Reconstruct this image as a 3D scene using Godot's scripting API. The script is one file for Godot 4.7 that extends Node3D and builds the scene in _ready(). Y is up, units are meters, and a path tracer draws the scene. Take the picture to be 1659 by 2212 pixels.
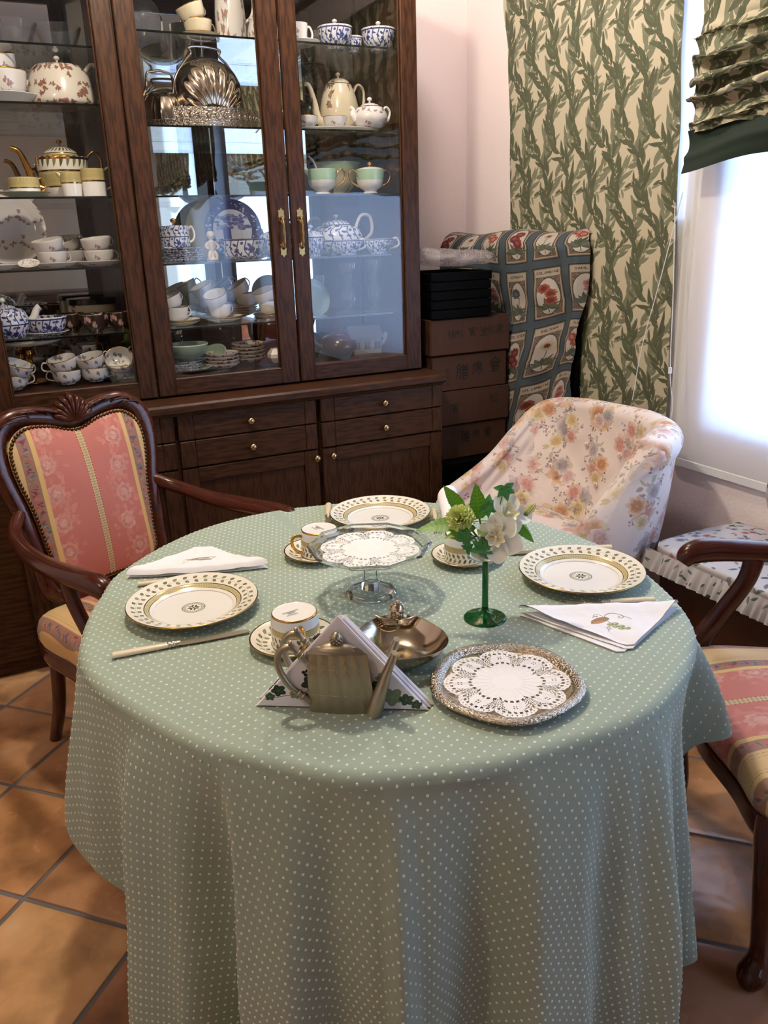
extends Node3D

# ---------------------------------------------------------------- geometry
class G:
	var v := PackedVector3Array()
	var n := PackedVector3Array()
	var t := PackedVector2Array()
	var i := PackedInt32Array()

	func add(o: G, x := Transform3D.IDENTITY) -> G:
		var b := v.size()
		var nb := x.basis.inverse().transposed()
		var neg := x.basis.determinant() < 0.0
		for k in o.v.size():
			v.append(x * o.v[k])
			n.append((nb * o.n[k]).normalized())
		t.append_array(o.t)
		for k in range(0, o.i.size(), 3):
			i.append(b + o.i[k])
			i.append(b + o.i[k + (2 if neg else 1)])
			i.append(b + o.i[k + (1 if neg else 2)])
		return self

	# rows of equal length; wrap when first and last column coincide; normal = dcol x drow, flip turns it
	func grid(rows: Array, wrap := false, uvs: Array = [], flip := false, us := 1.0, vs := 1.0) -> G:
		var R := rows.size()
		var C: int = rows[0].size()
		var b := v.size()
		var q := PackedVector3Array()
		q.resize((R - 1) * (C - 1))
		for r in R - 1:
			var A: PackedVector3Array = rows[r]
			var B: PackedVector3Array = rows[r + 1]
			for c in C - 1:
				q[r * (C - 1) + c] = (B[c + 1] - A[c]).cross(B[c] - A[c + 1]) * (-1.0 if flip else 1.0)
		for r in R:
			var row: PackedVector3Array = rows[r]
			for c in C:
				var s := Vector3.ZERO
				for dr in [-1, 0]:
					var rr: int = r + dr
					if rr < 0 or rr >= R - 1:
						continue
					for dc in [-1, 0]:
						var cc: int = c + dc
						if wrap:
							cc = posmod(cc, C - 1)
						elif cc < 0 or cc >= C - 1:
							continue
						s += q[rr * (C - 1) + cc]
				v.append(row[c])
				n.append(s.normalized() if s.length_squared() > 1e-24 else Vector3.UP)
				if uvs.is_empty():
					t.append(Vector2(float(c) / (C - 1) * us, float(r) / (R - 1) * vs))
				else:
					t.append(uvs[r][c])
		for r in R - 1:
			for c in C - 1:
				if q[r * (C - 1) + c].length_squared() < 1e-26:
					continue
				var a := b + r * C + c
				if flip:
					i.append_array([a, a + 1, a + C + 1, a, a + C + 1, a + C])
				else:
					i.append_array([a, a + C + 1, a + 1, a, a + C, a + C + 1])
		return self

	func quad(a: Vector3, b: Vector3, c: Vector3, d: Vector3, nn: Vector3, uva: Vector2, uvb: Vector2, uvc: Vector2, uvd: Vector2) -> void:
		var k := v.size()
		v.append_array([a, b, c, d])
		n.append_array([nn, nn, nn, nn])
		t.append_array([uva, uvb, uvc, uvd])
		if (c - a).cross(d - b).dot(nn) > 0.0:
			i.append_array([k, k + 2, k + 1, k, k + 3, k + 2])
		else:
			i.append_array([k, k + 1, k + 2, k, k + 2, k + 3])

	func tri(a: Vector3, b: Vector3, c: Vector3, nn: Vector3, ua := Vector2.ZERO, ub := Vector2.ZERO, uc := Vector2.ZERO) -> void:
		var k := v.size()
		v.append_array([a, b, c])
		n.append_array([nn, nn, nn])
		t.append_array([ua, ub, uc])
		if (b - a).cross(c - a).dot(nn) > 0.0:
			i.append_array([k, k + 2, k + 1])
		else:
			i.append_array([k, k + 1, k + 2])

	func planar(cx: float, cz: float, sx: float, sz: float) -> G:
		for k in v.size():
			t[k] = Vector2((v[k].x - cx) / sx + 0.5, (v[k].z - cz) / sz + 0.5)
		return self

	func outward() -> G:
		var vol := 0.0
		for k in range(0, i.size(), 3):
			vol += v[i[k]].dot(v[i[k + 1]].cross(v[i[k + 2]]))
		if vol > 0.0:   # front faces run clockwise: an outward solid gives a negative sum
			for k in range(0, i.size(), 3):
				var s := i[k + 1]
				i[k + 1] = i[k + 2]
				i[k + 2] = s
			for k in n.size():
				n[k] = -n[k]
		return self

	func mesh() -> ArrayMesh:
		var a := []
		a.resize(Mesh.ARRAY_MAX)
		a[Mesh.ARRAY_VERTEX] = v
		a[Mesh.ARRAY_NORMAL] = n
		a[Mesh.ARRAY_TEX_UV] = t
		a[Mesh.ARRAY_INDEX] = i
		var m := ArrayMesh.new()
		m.add_surface_from_arrays(Mesh.PRIMITIVE_TRIANGLES, a)
		return m

func pv(a: Array) -> PackedVector2Array:   # flat x, y list
	var o := PackedVector2Array()
	for k in range(0, a.size(), 2):
		o.append(Vector2(a[k], a[k + 1]))
	return o

func pw(a: Array) -> PackedVector3Array:   # flat x, y, z list
	var o := PackedVector3Array()
	for k in range(0, a.size(), 3):
		o.append(Vector3(a[k], a[k + 1], a[k + 2]))
	return o

func xf(p: Vector3, turn := 0.0) -> Transform3D:
	return Transform3D(Basis(Vector3.UP, turn), p)

func eul(p: Vector3, e: Vector3) -> Transform3D:
	return Transform3D(Basis.from_euler(e), p)

func smooth2(p: PackedVector2Array, n: int, closed := false) -> PackedVector2Array:
	var o := PackedVector2Array()
	var m := p.size()
	var last := m if closed else m - 1
	for k in last:
		var a := p[posmod(k - 1, m)] if closed else p[maxi(k - 1, 0)]
		var b := p[k]
		var c := p[(k + 1) % m]
		var d := p[(k + 2) % m] if closed else p[mini(k + 2, m - 1)]
		for j in n:
			o.append(b.cubic_interpolate(c, a, d, float(j) / n))
	if not closed:
		o.append(p[m - 1])
	return o

func smooth3(p: PackedVector3Array, n: int, closed := false) -> PackedVector3Array:
	var o := PackedVector3Array()
	var m := p.size()
	var last := m if closed else m - 1
	for k in last:
		var a := p[posmod(k - 1, m)] if closed else p[maxi(k - 1, 0)]
		var b := p[k]
		var c := p[(k + 1) % m]
		var d := p[(k + 2) % m] if closed else p[mini(k + 2, m - 1)]
		for j in n:
			o.append(b.cubic_interpolate(c, a, d, float(j) / n))
	if not closed:
		o.append(p[m - 1])
	return o

# value from a flat key, value list, cosine eased
func keyed(k: Array, x: float, smooth := true) -> float:
	if x <= k[0]:
		return k[1]
	for j in range(2, k.size(), 2):
		if x <= k[j]:
			var f: float = (x - k[j - 2]) / (k[j] - k[j - 2])
			if smooth:
				f = f * f * (3.0 - 2.0 * f)
			return lerpf(k[j - 1], k[j + 1], f)
	return k[k.size() - 1]

# profile: (radius, height) from the bottom centre out, up, over the rim and back in; a repeated point is a crease
func lathe(p: PackedVector2Array, seg := 32, ell := 1.0, flute := 0.0, nf := 0) -> G:
	var rows := []
	var uvs := []
	var len := [0.0]
	for k in range(1, p.size()):
		len.append(len[k - 1] + p[k].distance_to(p[k - 1]))
	for k in p.size():
		var r := PackedVector3Array()
		var u := PackedVector2Array()
		for c in seg + 1:
			var a := TAU * c / seg
			var rr: float = p[k].x * (1.0 + (flute * cos(nf * a) if nf else 0.0))
			r.append(Vector3(rr * cos(a), p[k].y, rr * sin(a) * ell))
			u.append(Vector2(float(c) / seg, 1.0 - len[k] / len[p.size() - 1]))
		rows.append(r)
		uvs.append(u)
	return G.new().grid(rows, true, uvs, true)

# sweep of a round section along points, radius one number or a list
func tube(p: PackedVector3Array, rad, seg := 8, flat := 1.0, up := Vector3.ZERO) -> G:
	var rows := []
	var m := p.size()
	var nrm := Vector3.ZERO
	var len := 0.0
	var uvs := []
	for k in m:
		var d := (p[mini(k + 1, m - 1)] - p[maxi(k - 1, 0)]).normalized()
		if up != Vector3.ZERO:
			nrm = (up - d * up.dot(d)).normalized()
		elif k == 0:
			nrm = d.cross(Vector3.UP if absf(d.y) < 0.9 else Vector3.RIGHT).normalized()
		else:
			nrm = (nrm - d * nrm.dot(d)).normalized()
		var bn := d.cross(nrm)
		var f: float = float(k) / (m - 1) * (rad.size() - 1) if rad is Array else 0.0
		var r: float = lerpf(rad[int(f)], rad[mini(int(f) + 1, rad.size() - 1)], f - int(f)) if rad is Array else rad
		if k:
			len += p[k].distance_to(p[k - 1])
		var row := PackedVector3Array()
		var u := PackedVector2Array()
		var cap := PackedVector3Array()
		for c in seg + 1:
			var a := -TAU * c / seg
			row.append(p[k] + nrm * cos(a) * r + bn * sin(a) * r * flat)
			cap.append(p[k])
			u.append(Vector2(len, float(c) / seg))
		if k == 0:
			rows.append(cap)
			uvs.append(u)
			rows.append(row)
			uvs.append(u)
		rows.append(row)
		uvs.append(u)
		if k == m - 1:
			rows.append(row)
			uvs.append(u)
			rows.append(cap)
			uvs.append(u)
	return G.new().grid(rows, true, uvs).outward()

# box with chamfered edges; the texture's u runs along the axis "grain", in metres
func rbox(s: Vector3, b := 0.002, grain := 0, at := Vector3.ZERO) -> G:
	var g := G.new()
	var h := s * 0.5
	b = minf(b, minf(h.x, minf(h.y, h.z)) * 0.9)
	for ax in 3:
		for sg in [-1.0, 1.0]:
			var ua := grain if grain != ax else (ax + 1) % 3
			var va := 3 - ax - ua
			var p := []
			var uv := []
			for c in [[-1, -1], [1, -1], [1, 1], [-1, 1]]:
				var q := Vector3.ZERO
				q[ax] = sg * h[ax]
				q[ua] = c[0] * (h[ua] - b)
				q[va] = c[1] * (h[va] - b)
				p.append(q + at)
				uv.append(Vector2(q[ua] + at[ua] + ax * 0.37, q[va] + at[va] + sg * 0.21))
			var nn := Vector3.ZERO
			nn[ax] = sg
			g.quad(p[0], p[1], p[2], p[3], nn, uv[0], uv[1], uv[2], uv[3])
	if b <= 0.0:
		return g
	for ax in 3:   # the twelve edges, by the axis they run along
		var a1 := (ax + 1) % 3
		var a2 := (ax + 2) % 3
		for s1 in [-1.0, 1.0]:
			for s2 in [-1.0, 1.0]:
				var p := []
				for e in [[-1, 0], [1, 0], [1, 1], [-1, 1]]:
					var q := Vector3.ZERO
					q[ax] = e[0] * (h[ax] - b)
					q[a1] = s1 * (h[a1] - (b if e[1] else 0.0))
					q[a2] = s2 * (h[a2] - (0.0 if e[1] else b))
					p.append(q + at)
				var nn := Vector3.ZERO
				nn[a1] = s1 * 0.7071
				nn[a2] = s2 * 0.7071
				var uu := func(q: Vector3): return Vector2(q[grain], q[(grain + 1) % 3] + q[(grain + 2) % 3])
				g.quad(p[0], p[1], p[2], p[3], nn, uu.call(p[0]), uu.call(p[1]), uu.call(p[2]), uu.call(p[3]))
	for sx in [-1.0, 1.0]:
		for sy in [-1.0, 1.0]:
			for sz in [-1.0, 1.0]:
				var c := Vector3(sx * h.x, sy * h.y, sz * h.z) + at
				g.tri(c - Vector3(0, sy, sz) * b, c - Vector3(sx, 0, sz) * b, c - Vector3(sx, sy, 0) * b, Vector3(sx, sy, sz).normalized())
	return g

# closed outline in x, y given a depth along z, its front edge rounded off by b
func prism(o: PackedVector2Array, depth: float, b := 0.0, sharp := true) -> G:
	var g := G.new()
	if Geometry2D.is_polygon_clockwise(o):
		o.reverse()
	var inner := o
	if b > 0.0:
		var off := Geometry2D.offset_polygon(o, -b, Geometry2D.JOIN_MITER)
		inner = PackedVector2Array()
		var m := o.size()
		for k in m:
			var d1 := (o[k] - o[posmod(k - 1, m)]).normalized()
			var d2 := (o[(k + 1) % m] - o[k]).normalized()
			var nn := (Vector2(-d1.y, d1.x) + Vector2(-d2.y, d2.x)).normalized()
			var co := maxf(0.5, nn.dot(Vector2(-d2.y, d2.x)))
			inner.append(o[k] + nn * b / co)
	for sg in [-1.0, 1.0]:
		var idx := Geometry2D.triangulate_polygon(inner)
		var base := g.v.size()
		for q in inner:
			g.v.append(Vector3(q.x, q.y, sg * depth * 0.5))
			g.n.append(Vector3(0, 0, sg))
			g.t.append(q)
		for k in range(0, idx.size(), 3):
			var a := inner[idx[k]]
			var ccw := (inner[idx[k + 1]] - a).cross(inner[idx[k + 2]] - a) > 0.0
			if ccw == (sg > 0.0):
				g.i.append_array([base + idx[k], base + idx[k + 2], base + idx[k + 1]])
			else:
				g.i.append_array([base + idx[k], base + idx[k + 1], base + idx[k + 2]])
	var rows := []
	for lv in ([[inner, -0.5], [o, -0.5], [o, 0.5], [inner, 0.5]] if b > 0.0 else [[o, -0.5], [o, 0.5]]):
		var r := PackedVector3Array()
		var z: float = lv[1] * depth
		if b > 0.0 and lv[0] == o:
			z -= signf(z) * minf(b, depth * 0.45)
		for q in lv[0]:
			r.append(Vector3(q.x, q.y, z))
		r.append(r[0])
		rows.append(r)
	if sharp:
		for k in o.size():
			var rr := []
			for r in rows:
				rr.append(PackedVector3Array([r[k], r[k + 1]]))
			g.grid(rr)
	else:
		g.grid(rows, true)
	return g

# ---------------------------------------------------------------- painting textures
class P:
	var im: Image
	var w: int
	var h: int

	func _init(ww: int, hh: int, c: Color) -> void:
		w = ww
		h = hh
		im = Image.create(w, h, false, Image.FORMAT_RGB8)
		im.fill(c)

	func span(x0: int, x1: int, y: int, c: Color) -> void:
		if x1 <= x0:
			return
		y = posmod(y, h)
		x1 = mini(x1, x0 + w)
		var a := posmod(x0, w)
		var l := x1 - x0
		if a + l <= w:
			im.fill_rect(Rect2i(a, y, l, 1), c)
		else:
			im.fill_rect(Rect2i(a, y, w - a, 1), c)
			im.fill_rect(Rect2i(0, y, a + l - w, 1), c)

	func poly(p: PackedVector2Array, c: Color) -> void:
		var lo := 1e9
		var hi := -1e9
		for q in p:
			lo = minf(lo, q.y)
			hi = maxf(hi, q.y)
		var m := p.size()
		for y in range(floori(lo), ceili(hi) + 1):
			var yy := y + 0.5
			var xs := []
			for k in m:
				var a := p[k]
				var b := p[(k + 1) % m]
				if (a.y <= yy) != (b.y <= yy):
					xs.append(a.x + (yy - a.y) / (b.y - a.y) * (b.x - a.x))
			xs.sort()
			for k in range(0, xs.size() - 1, 2):
				span(roundi(xs[k]), roundi(xs[k + 1]), y, c)

	func disc(x: float, y: float, rx: float, ry: float, c: Color) -> void:
		for yy in range(floori(y - ry), ceili(y + ry) + 1):
			var f := 1.0 - pow((yy + 0.5 - y) / ry, 2.0)
			if f > 0.0:
				span(roundi(x - rx * sqrt(f)), roundi(x + rx * sqrt(f)), yy, c)

	func line(p: PackedVector2Array, wd, c: Color) -> void:
		for k in p.size() - 1:
			var d := p[k + 1] - p[k]
			if d.length() < 0.01:
				continue
			var nn := Vector2(-d.y, d.x).normalized() * 0.5
			var w0: float = lerpf(wd[0], wd[1], float(k) / (p.size() - 1)) if wd is Array else wd
			var w1: float = lerpf(wd[0], wd[1], float(k + 1) / (p.size() - 1)) if wd is Array else wd
			poly(PackedVector2Array([p[k] + nn * w0, p[k + 1] + nn * w1, p[k + 1] - nn * w1, p[k] - nn * w0]), c)
			if w0 > 2.5:
				disc(p[k].x, p[k].y, w0 * 0.5, w0 * 0.5, c)

	# a pointed leaf from a to a + dir, bent by "bend"
	func leaf(a: Vector2, dir: Vector2, wd: float, bend: float, c: Color, vein := Color(0, 0, 0, 0)) -> void:
		var l := PackedVector2Array()
		var r := PackedVector2Array()
		var mid := PackedVector2Array()
		var nn := Vector2(-dir.y, dir.x)
		for k in 9:
			var f := k / 8.0
			var q := a + dir * f + nn * bend * (f * f)
			var e := wd * pow(sin(PI * pow(f, 0.85)), 0.8) * 0.5
			var d := (dir + nn * bend * 2.0 * f).normalized()
			var side := Vector2(-d.y, d.x) * e
			l.append(q + side)
			r.append(q - side)
			mid.append(q)
		r.reverse()
		l.append_array(r)
		poly(l, c)
		if vein.a > 0.0:
			line(mid, 1.4, vein)

	func tex() -> ImageTexture:
		im.generate_mipmaps()
		return ImageTexture.create_from_image(im)

func c8(r: int, g: int, b: int) -> Color:
	return Color8(r, g, b)

var rng := RandomNumberGenerator.new()
func rnd(a := 0.0, b := 1.0) -> float:
	return rng.randf_range(a, b)

func noise_tex(freq: float, ramp: Array, size := 512, kind := FastNoiseLite.TYPE_SIMPLEX_SMOOTH, oct := 4, sx := 1, sd := 1, normal := 0.0) -> NoiseTexture2D:
	var f := FastNoiseLite.new()
	f.noise_type = kind
	f.seed = sd
	f.frequency = freq
	f.fractal_octaves = oct
	var t := NoiseTexture2D.new()
	t.width = size
	t.height = maxi(8, size / sx)
	t.seamless = true
	t.noise = f
	if normal > 0.0:
		t.as_normal_map = true
		t.bump_strength = normal
	elif not ramp.is_empty():
		var gr := Gradient.new()
		gr.offsets = PackedFloat32Array(ramp.map(func(e): return e[0]))
		gr.colors = PackedColorArray(ramp.map(func(e): return e[1]))
		t.color_ramp = gr
	return t

# ---------------------------------------------------------------- materials
var M := {}
func mat(key: String, col: Color, rough := 0.6, metal := 0.0, tex: Texture2D = null, sc := Vector3.ONE) -> StandardMaterial3D:
	var m := StandardMaterial3D.new()
	m.resource_name = key
	m.albedo_color = col
	m.roughness = rough
	m.metallic = metal
	if tex:
		m.albedo_texture = tex
	m.uv1_scale = sc
	m.cull_mode = BaseMaterial3D.CULL_DISABLED
	M[key] = m
	return m

# ---------------------------------------------------------------- scene objects
var used := {}
func numbered(called: String) -> String:
	var k: int = used.get(called, 0)
	used[called] = k + 1
	return called if k == 0 else "%s_%03d" % [called, k]

func tag(o: Node3D, label: String, category: String, group := "", kind := "") -> Node3D:
	if label:
		o.set_meta("label", label)
	if category:
		o.set_meta("category", category)
	if group:
		o.set_meta("group", group)
	if kind:
		o.set_meta("kind", kind)
	return o

func thing(called: String, label: String, category: String, at := Vector3.ZERO, turn := 0.0, group := "") -> Node3D:
	var o := Node3D.new()
	o.name = numbered(called)
	add_child(o)
	o.position = at
	o.rotation.y = turn
	return tag(o, label, category, group)

func part(called: String, g, m: Material, parent: Node3D, label := "") -> MeshInstance3D:
	var o := MeshInstance3D.new()
	o.name = called
	var k := 0
	while parent.has_node(NodePath(o.name)):
		k += 1
		o.name = "%s_%03d" % [called, k]
	o.mesh = g.mesh() if g is G else g
	o.material_override = m
	parent.add_child(o, true)
	if label:
		o.set_meta("label", label)
	return o

func solo(called: String, g, m: Material, label: String, category: String, at := Vector3.ZERO, turn := 0.0, group := "") -> MeshInstance3D:
	var o := MeshInstance3D.new()
	o.name = numbered(called)
	o.mesh = g.mesh() if g is G else g
	o.material_override = m
	add_child(o)
	o.position = at
	o.rotation.y = turn
	tag(o, label, category, group)
	return o

func struct(called: String, g, m: Material) -> MeshInstance3D:
	var o := MeshInstance3D.new()
	o.name = numbered(called)
	o.mesh = g.mesh() if g is G else g
	o.material_override = m
	add_child(o)
	o.set_meta("kind", "structure")
	return o

func copy_of(src: Node3D, at: Vector3, turn: float, label: String, group := "") -> Node3D:
	var r: Node3D = src.duplicate()
	var base := String(src.name)
	if base.length() > 4 and base[base.length() - 4] == "_" and base.right(3).is_valid_int():
		base = base.left(base.length() - 4)
	r.name = numbered(base)
	add_child(r)
	r.position = at
	r.rotation.y = turn
	r.set_meta("label", label)
	if group:
		r.set_meta("group", group)
	return r

# ---------------------------------------------------------------- camera, sky, lamps
const EYE := Vector3(0, 1.435, 0)
func camera_and_light() -> void:
	var cam := Camera3D.new()
	cam.name = "camera"
	var pitch := deg_to_rad(19.1)
	var roll := deg_to_rad(-1.87)
	var yaw := deg_to_rad(25.9)
	var fw := Vector3(sin(yaw) * cos(pitch), -sin(pitch), -cos(yaw) * cos(pitch))
	var rt := Vector3(cos(yaw), 0, sin(yaw))
	var up := rt.cross(fw)
	cam.transform = Transform3D(Basis(rt * cos(roll) + up * sin(roll), up * cos(roll) - rt * sin(roll), -fw), EYE)
	cam.fov = rad_to_deg(2.0 * atan(1106.0 / 1740.0))
	cam.near = 0.05
	cam.far = 60.0
	add_child(cam)
	cam.current = true

	var sm := ProceduralSkyMaterial.new()
	sm.sky_top_color = Color(0.62, 0.76, 1.0)
	sm.sky_horizon_color = Color(0.74, 0.86, 1.0)
	sm.ground_bottom_color = Color(0.60, 0.70, 0.86)
	sm.ground_horizon_color = Color(0.68, 0.8, 0.95)
	sm.sky_energy_multiplier = SKY
	sm.ground_energy_multiplier = SKY
	var sky := Sky.new()
	sky.sky_material = sm
	var env := Environment.new()
	env.background_mode = Environment.BG_SKY
	env.sky = sky
	env.tonemap_mode = Environment.TONE_MAPPER_LINEAR
	env.tonemap_exposure = 1.0
	env.sdfgi_enabled = true
	env.ssao_enabled = true
	env.ssil_enabled = true
	var we := WorldEnvironment.new()
	we.name = "environment"
	we.environment = env
	add_child(we)

	# daylight that the shaded windows let in: one soft light over each opening
	for w in WINDOWS:
		var al := AreaLight3D.new()
		al.name = "window_daylight"
		al.area_size = Vector2(w[1] - w[0] - 0.1, 1.25)
		al.light_color = Color(0.80, 0.90, 1.0)
		al.light_energy = DAY
		al.shadow_enabled = true
		al.area_range = 10.0
		add_child(al, true)
		al.position = Vector3(WX - 0.16, 1.3, (w[0] + w[1]) * 0.5)
		al.rotation.y = PI / 2.0

const SKY := 2.7
const DAY := 0.56
const WX := 2.22     # inner face of the window wall
const BZ := -3.55    # inner face of the cabinet wall
const LX := -2.4
const FZ := 3.2
const CY := 2.80
const WINDOWS := [[-1.97, 0.9], [1.75, 3.0]]

func bulb_lamp(called: String, label: String, at: Vector3, energy: float, col: Color) -> void:
	var t := thing(called, label, "ceiling lamp", at)
	part("mount", lathe(pv([0, -0.03, 0.06, -0.03, 0.06, -0.03, 0.06, 0, 0.06, 0, 0, 0]), 24), M.brass, t)
	part("globe", lathe(pv([0, -0.17, 0.03, -0.166, 0.06, -0.145, 0.07, -0.105, 0.06, -0.06, 0.035, -0.032, 0, -0.03]), 24), M.bulb, t)
	var l := OmniLight3D.new()
	l.name = "lamp_light"
	l.light_color = col
	l.light_energy = energy
	l.light_size = 0.06
	l.omni_range = 12.0
	l.shadow_enabled = true
	t.add_child(l)
	l.position = Vector3(0, -0.105, 0)

# ---------------------------------------------------------------- the room
func wall_box(g: G, x0: float, x1: float, y0: float, y1: float, z0: float, z1: float) -> void:
	g.add(rbox(Vector3(x1 - x0, y1 - y0, z1 - z0), 0.0, 0, Vector3(x0 + x1, y0 + y1, z0 + z1) * 0.5))

func room() -> void:
	var plaster: StandardMaterial3D = mat("plaster", Color(0.94, 0.885, 0.875), 0.85)
	plaster.normal_enabled = true
	plaster.normal_texture = noise_tex(0.06, [], 512, FastNoiseLite.TYPE_SIMPLEX_SMOOTH, 5, 1, 4, 3.0)
	plaster.normal_scale = 0.25
	plaster.uv1_triplanar = true
	plaster.uv1_scale = Vector3(2, 2, 2)
	mat("ceiling_white", Color(0.62, 0.58, 0.54), 0.9)
	mat("white_paint", Color(0.88, 0.88, 0.88), 0.4)
	var g := G.new()
	wall_box(g, LX - 0.2, WX + 0.2, -0.05, CY + 0.1, BZ - 0.2, BZ)
	struct("wall_back", g, plaster)
	g = G.new()
	wall_box(g, LX - 0.2, LX, -0.05, CY + 0.1, BZ, FZ)
	struct("wall_left", g, plaster)
	g = G.new()
	wall_box(g, LX - 0.2, WX + 0.2, -0.05, CY + 0.1, FZ, FZ + 0.2)
	struct("wall_front", g, mat("beige_plaster", Color(0.62, 0.55, 0.48), 0.9))
	g = G.new()
	wall_box(g, LX - 0.2, WX + 0.2, CY, CY + 0.2, BZ - 0.2, FZ + 0.2)
	struct("ceiling", g, M.ceiling_white)
	# window wall: piers, the wall under and over the openings
	g = G.new()
	wall_box(g, WX, WX + 0.2, -0.05, 0.775, BZ, FZ)
	wall_box(g, WX, WX + 0.2, 2.42, CY + 0.1, BZ, FZ)
	var z := BZ
	for w in WINDOWS:
		if z < -3.0:   # a slit beside the first window, behind the sheer curtain
			wall_box(g, WX, WX + 0.2, 0.775, 2.42, z, -2.225)
			wall_box(g, WX, WX + 0.2, 0.775, 1.45, -2.225, -2.14)
			z = -2.14
		wall_box(g, WX, WX + 0.2, 0.775, 2.42, z, w[0])
		z = w[1]
	wall_box(g, WX, WX + 0.2, 0.775, 2.42, z, FZ)
	struct("wall_right", g, plaster)
	var k := 1
	var pane_m := mat("window_glass", Color(1, 1, 1, 0.06), 0.02)
	pane_m.transparency = BaseMaterial3D.TRANSPARENCY_ALPHA
	for w in WINDOWS:
		var o := Node3D.new()
		o.name = "window_%d" % k
		add_child(o)
		o.set_meta("kind", "structure")
		g = G.new()
		var c: float = (w[0] + w[1]) * 0.5
		var ln: float = w[1] - w[0]
		g.add(rbox(Vector3(0.06, 0.05, ln), 0.004, 2, Vector3(WX + 0.13, 0.80, c)))
		g.add(rbox(Vector3(0.06, 0.05, ln), 0.004, 2, Vector3(WX + 0.13, 2.395, c)))
		for e in [w[0] + 0.025, c, w[1] - 0.025]:
			g.add(rbox(Vector3(0.06, 1.545, 0.05), 0.004, 1, Vector3(WX + 0.13, 1.5975, e)))
		part("window_frame", g, M.white_paint, o)
		for s in [-1, 1]:
			part("pane", rbox(Vector3(0.006, 1.545, ln * 0.5 - 0.075), 0.0, 1, Vector3(WX + 0.13, 1.5975, c + s * ln * 0.25)), pane_m, o)
		k += 1
	floor_tiles()

func floor_tiles() -> void:
	var grout := mat("grout", Color(0.44, 0.43, 0.45), 0.9)
	var g := G.new()
	wall_box(g, LX - 0.2, WX + 0.2, -0.15, -0.004, BZ - 0.2, FZ + 0.2)
	var fl := struct("floor", g, grout)
	var tints := [Color(0.80, 0.60, 0.42), Color(0.74, 0.54, 0.38), Color(0.84, 0.65, 0.46), Color(0.68, 0.48, 0.36), Color(0.78, 0.57, 0.39)]
	var mats := []
	for k in tints.size():
		var c: Color = tints[k]
		var t := noise_tex(0.006, [[0.0, c.darkened(0.32)], [0.4, c.darkened(0.1)], [0.6, c], [1.0, c.lightened(0.16)]], 512, FastNoiseLite.TYPE_SIMPLEX_SMOOTH, 5, 1, 11 + k)
		var m := mat("terracotta_%d" % k, Color.WHITE, 0.30, 0.0, t, Vector3(1.4, 1.4, 1.4))
		m.uv1_triplanar = true
		m.uv1_world_triplanar = true
		m.roughness_texture = noise_tex(0.02, [[0.0, Color(0.55, 0.55, 0.55)], [1.0, Color(1, 1, 1)]], 256, FastNoiseLite.TYPE_SIMPLEX_SMOOTH, 3, 1, 41)
		m.normal_enabled = true
		m.normal_texture = noise_tex(0.012, [], 512, FastNoiseLite.TYPE_SIMPLEX_SMOOTH, 3, 1, 51 + k, 5.0)
		m.normal_scale = 0.22
		mats.append(m)
	var P0 := 0.462   # spacing of the joints measured along x - z and x + z
	var side := P0 / sqrt(2.0)
	# one slightly pillowed tile
	var rows := []
	var hs := side * 0.5 - 0.0055
	for lv in [[hs, -0.012], [hs, -0.0015], [hs - 0.003, 0.0], [hs - 0.02, 0.0008], [0.0, 0.0012]]:
		var r := PackedVector3Array()
		for e in [[-1, -1], [1, -1], [1, 1], [-1, 1], [-1, -1]]:
			for s in 1:
				r.append(Vector3(e[0] * lv[0], lv[1], e[1] * lv[0]))
		rows.append(r)
	var tile := G.new()
	for k in 4:
		var rr := []
		for r in rows:
			rr.append(PackedVector3Array([r[k], r[k + 1]]))
		tile.grid(rr, false, [], true)
	var tm := tile.mesh()
	for a in range(-16, 17):
		for b in range(-16, 17):
			var u := 1.585 + P0 * (a + 0.5)      # x - z
			var v := -1.846 + P0 * (b + 0.5)     # x + z
			var x := (u + v) * 0.5
			var z := (v - u) * 0.5
			if x < -0.95 or x > WX + 0.12 or z < BZ - 0.1 or z > 0.45:
				continue
			var p := part("tile", tm, mats[rng.randi() % mats.size()], fl)
			p.position = Vector3(x, rnd(-0.0008, 0.0004), z)
			p.rotation = Vector3(rnd(-0.0015, 0.0015), PI / 4.0, rnd(-0.0015, 0.0015))
	# the rest of the paving, outside the view, as one part
	var far := G.new()
	for a in range(-30, 31):
		for b in range(-30, 31):
			var u := 1.585 + P0 * (a + 0.5)
			var v := -1.846 + P0 * (b + 0.5)
			var x := (u + v) * 0.5
			var z := (v - u) * 0.5
			if x < LX - 0.1 or x > WX + 0.12 or z < BZ - 0.1 or z > FZ + 0.1:
				continue
			if not (x < -0.95 or z > 0.45):
				continue
			far.add(tile, xf(Vector3(x, 0, z), PI / 4.0))
	part("outer_tiles", far, mats[0], fl).set_meta("kind", "stuff")

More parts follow.
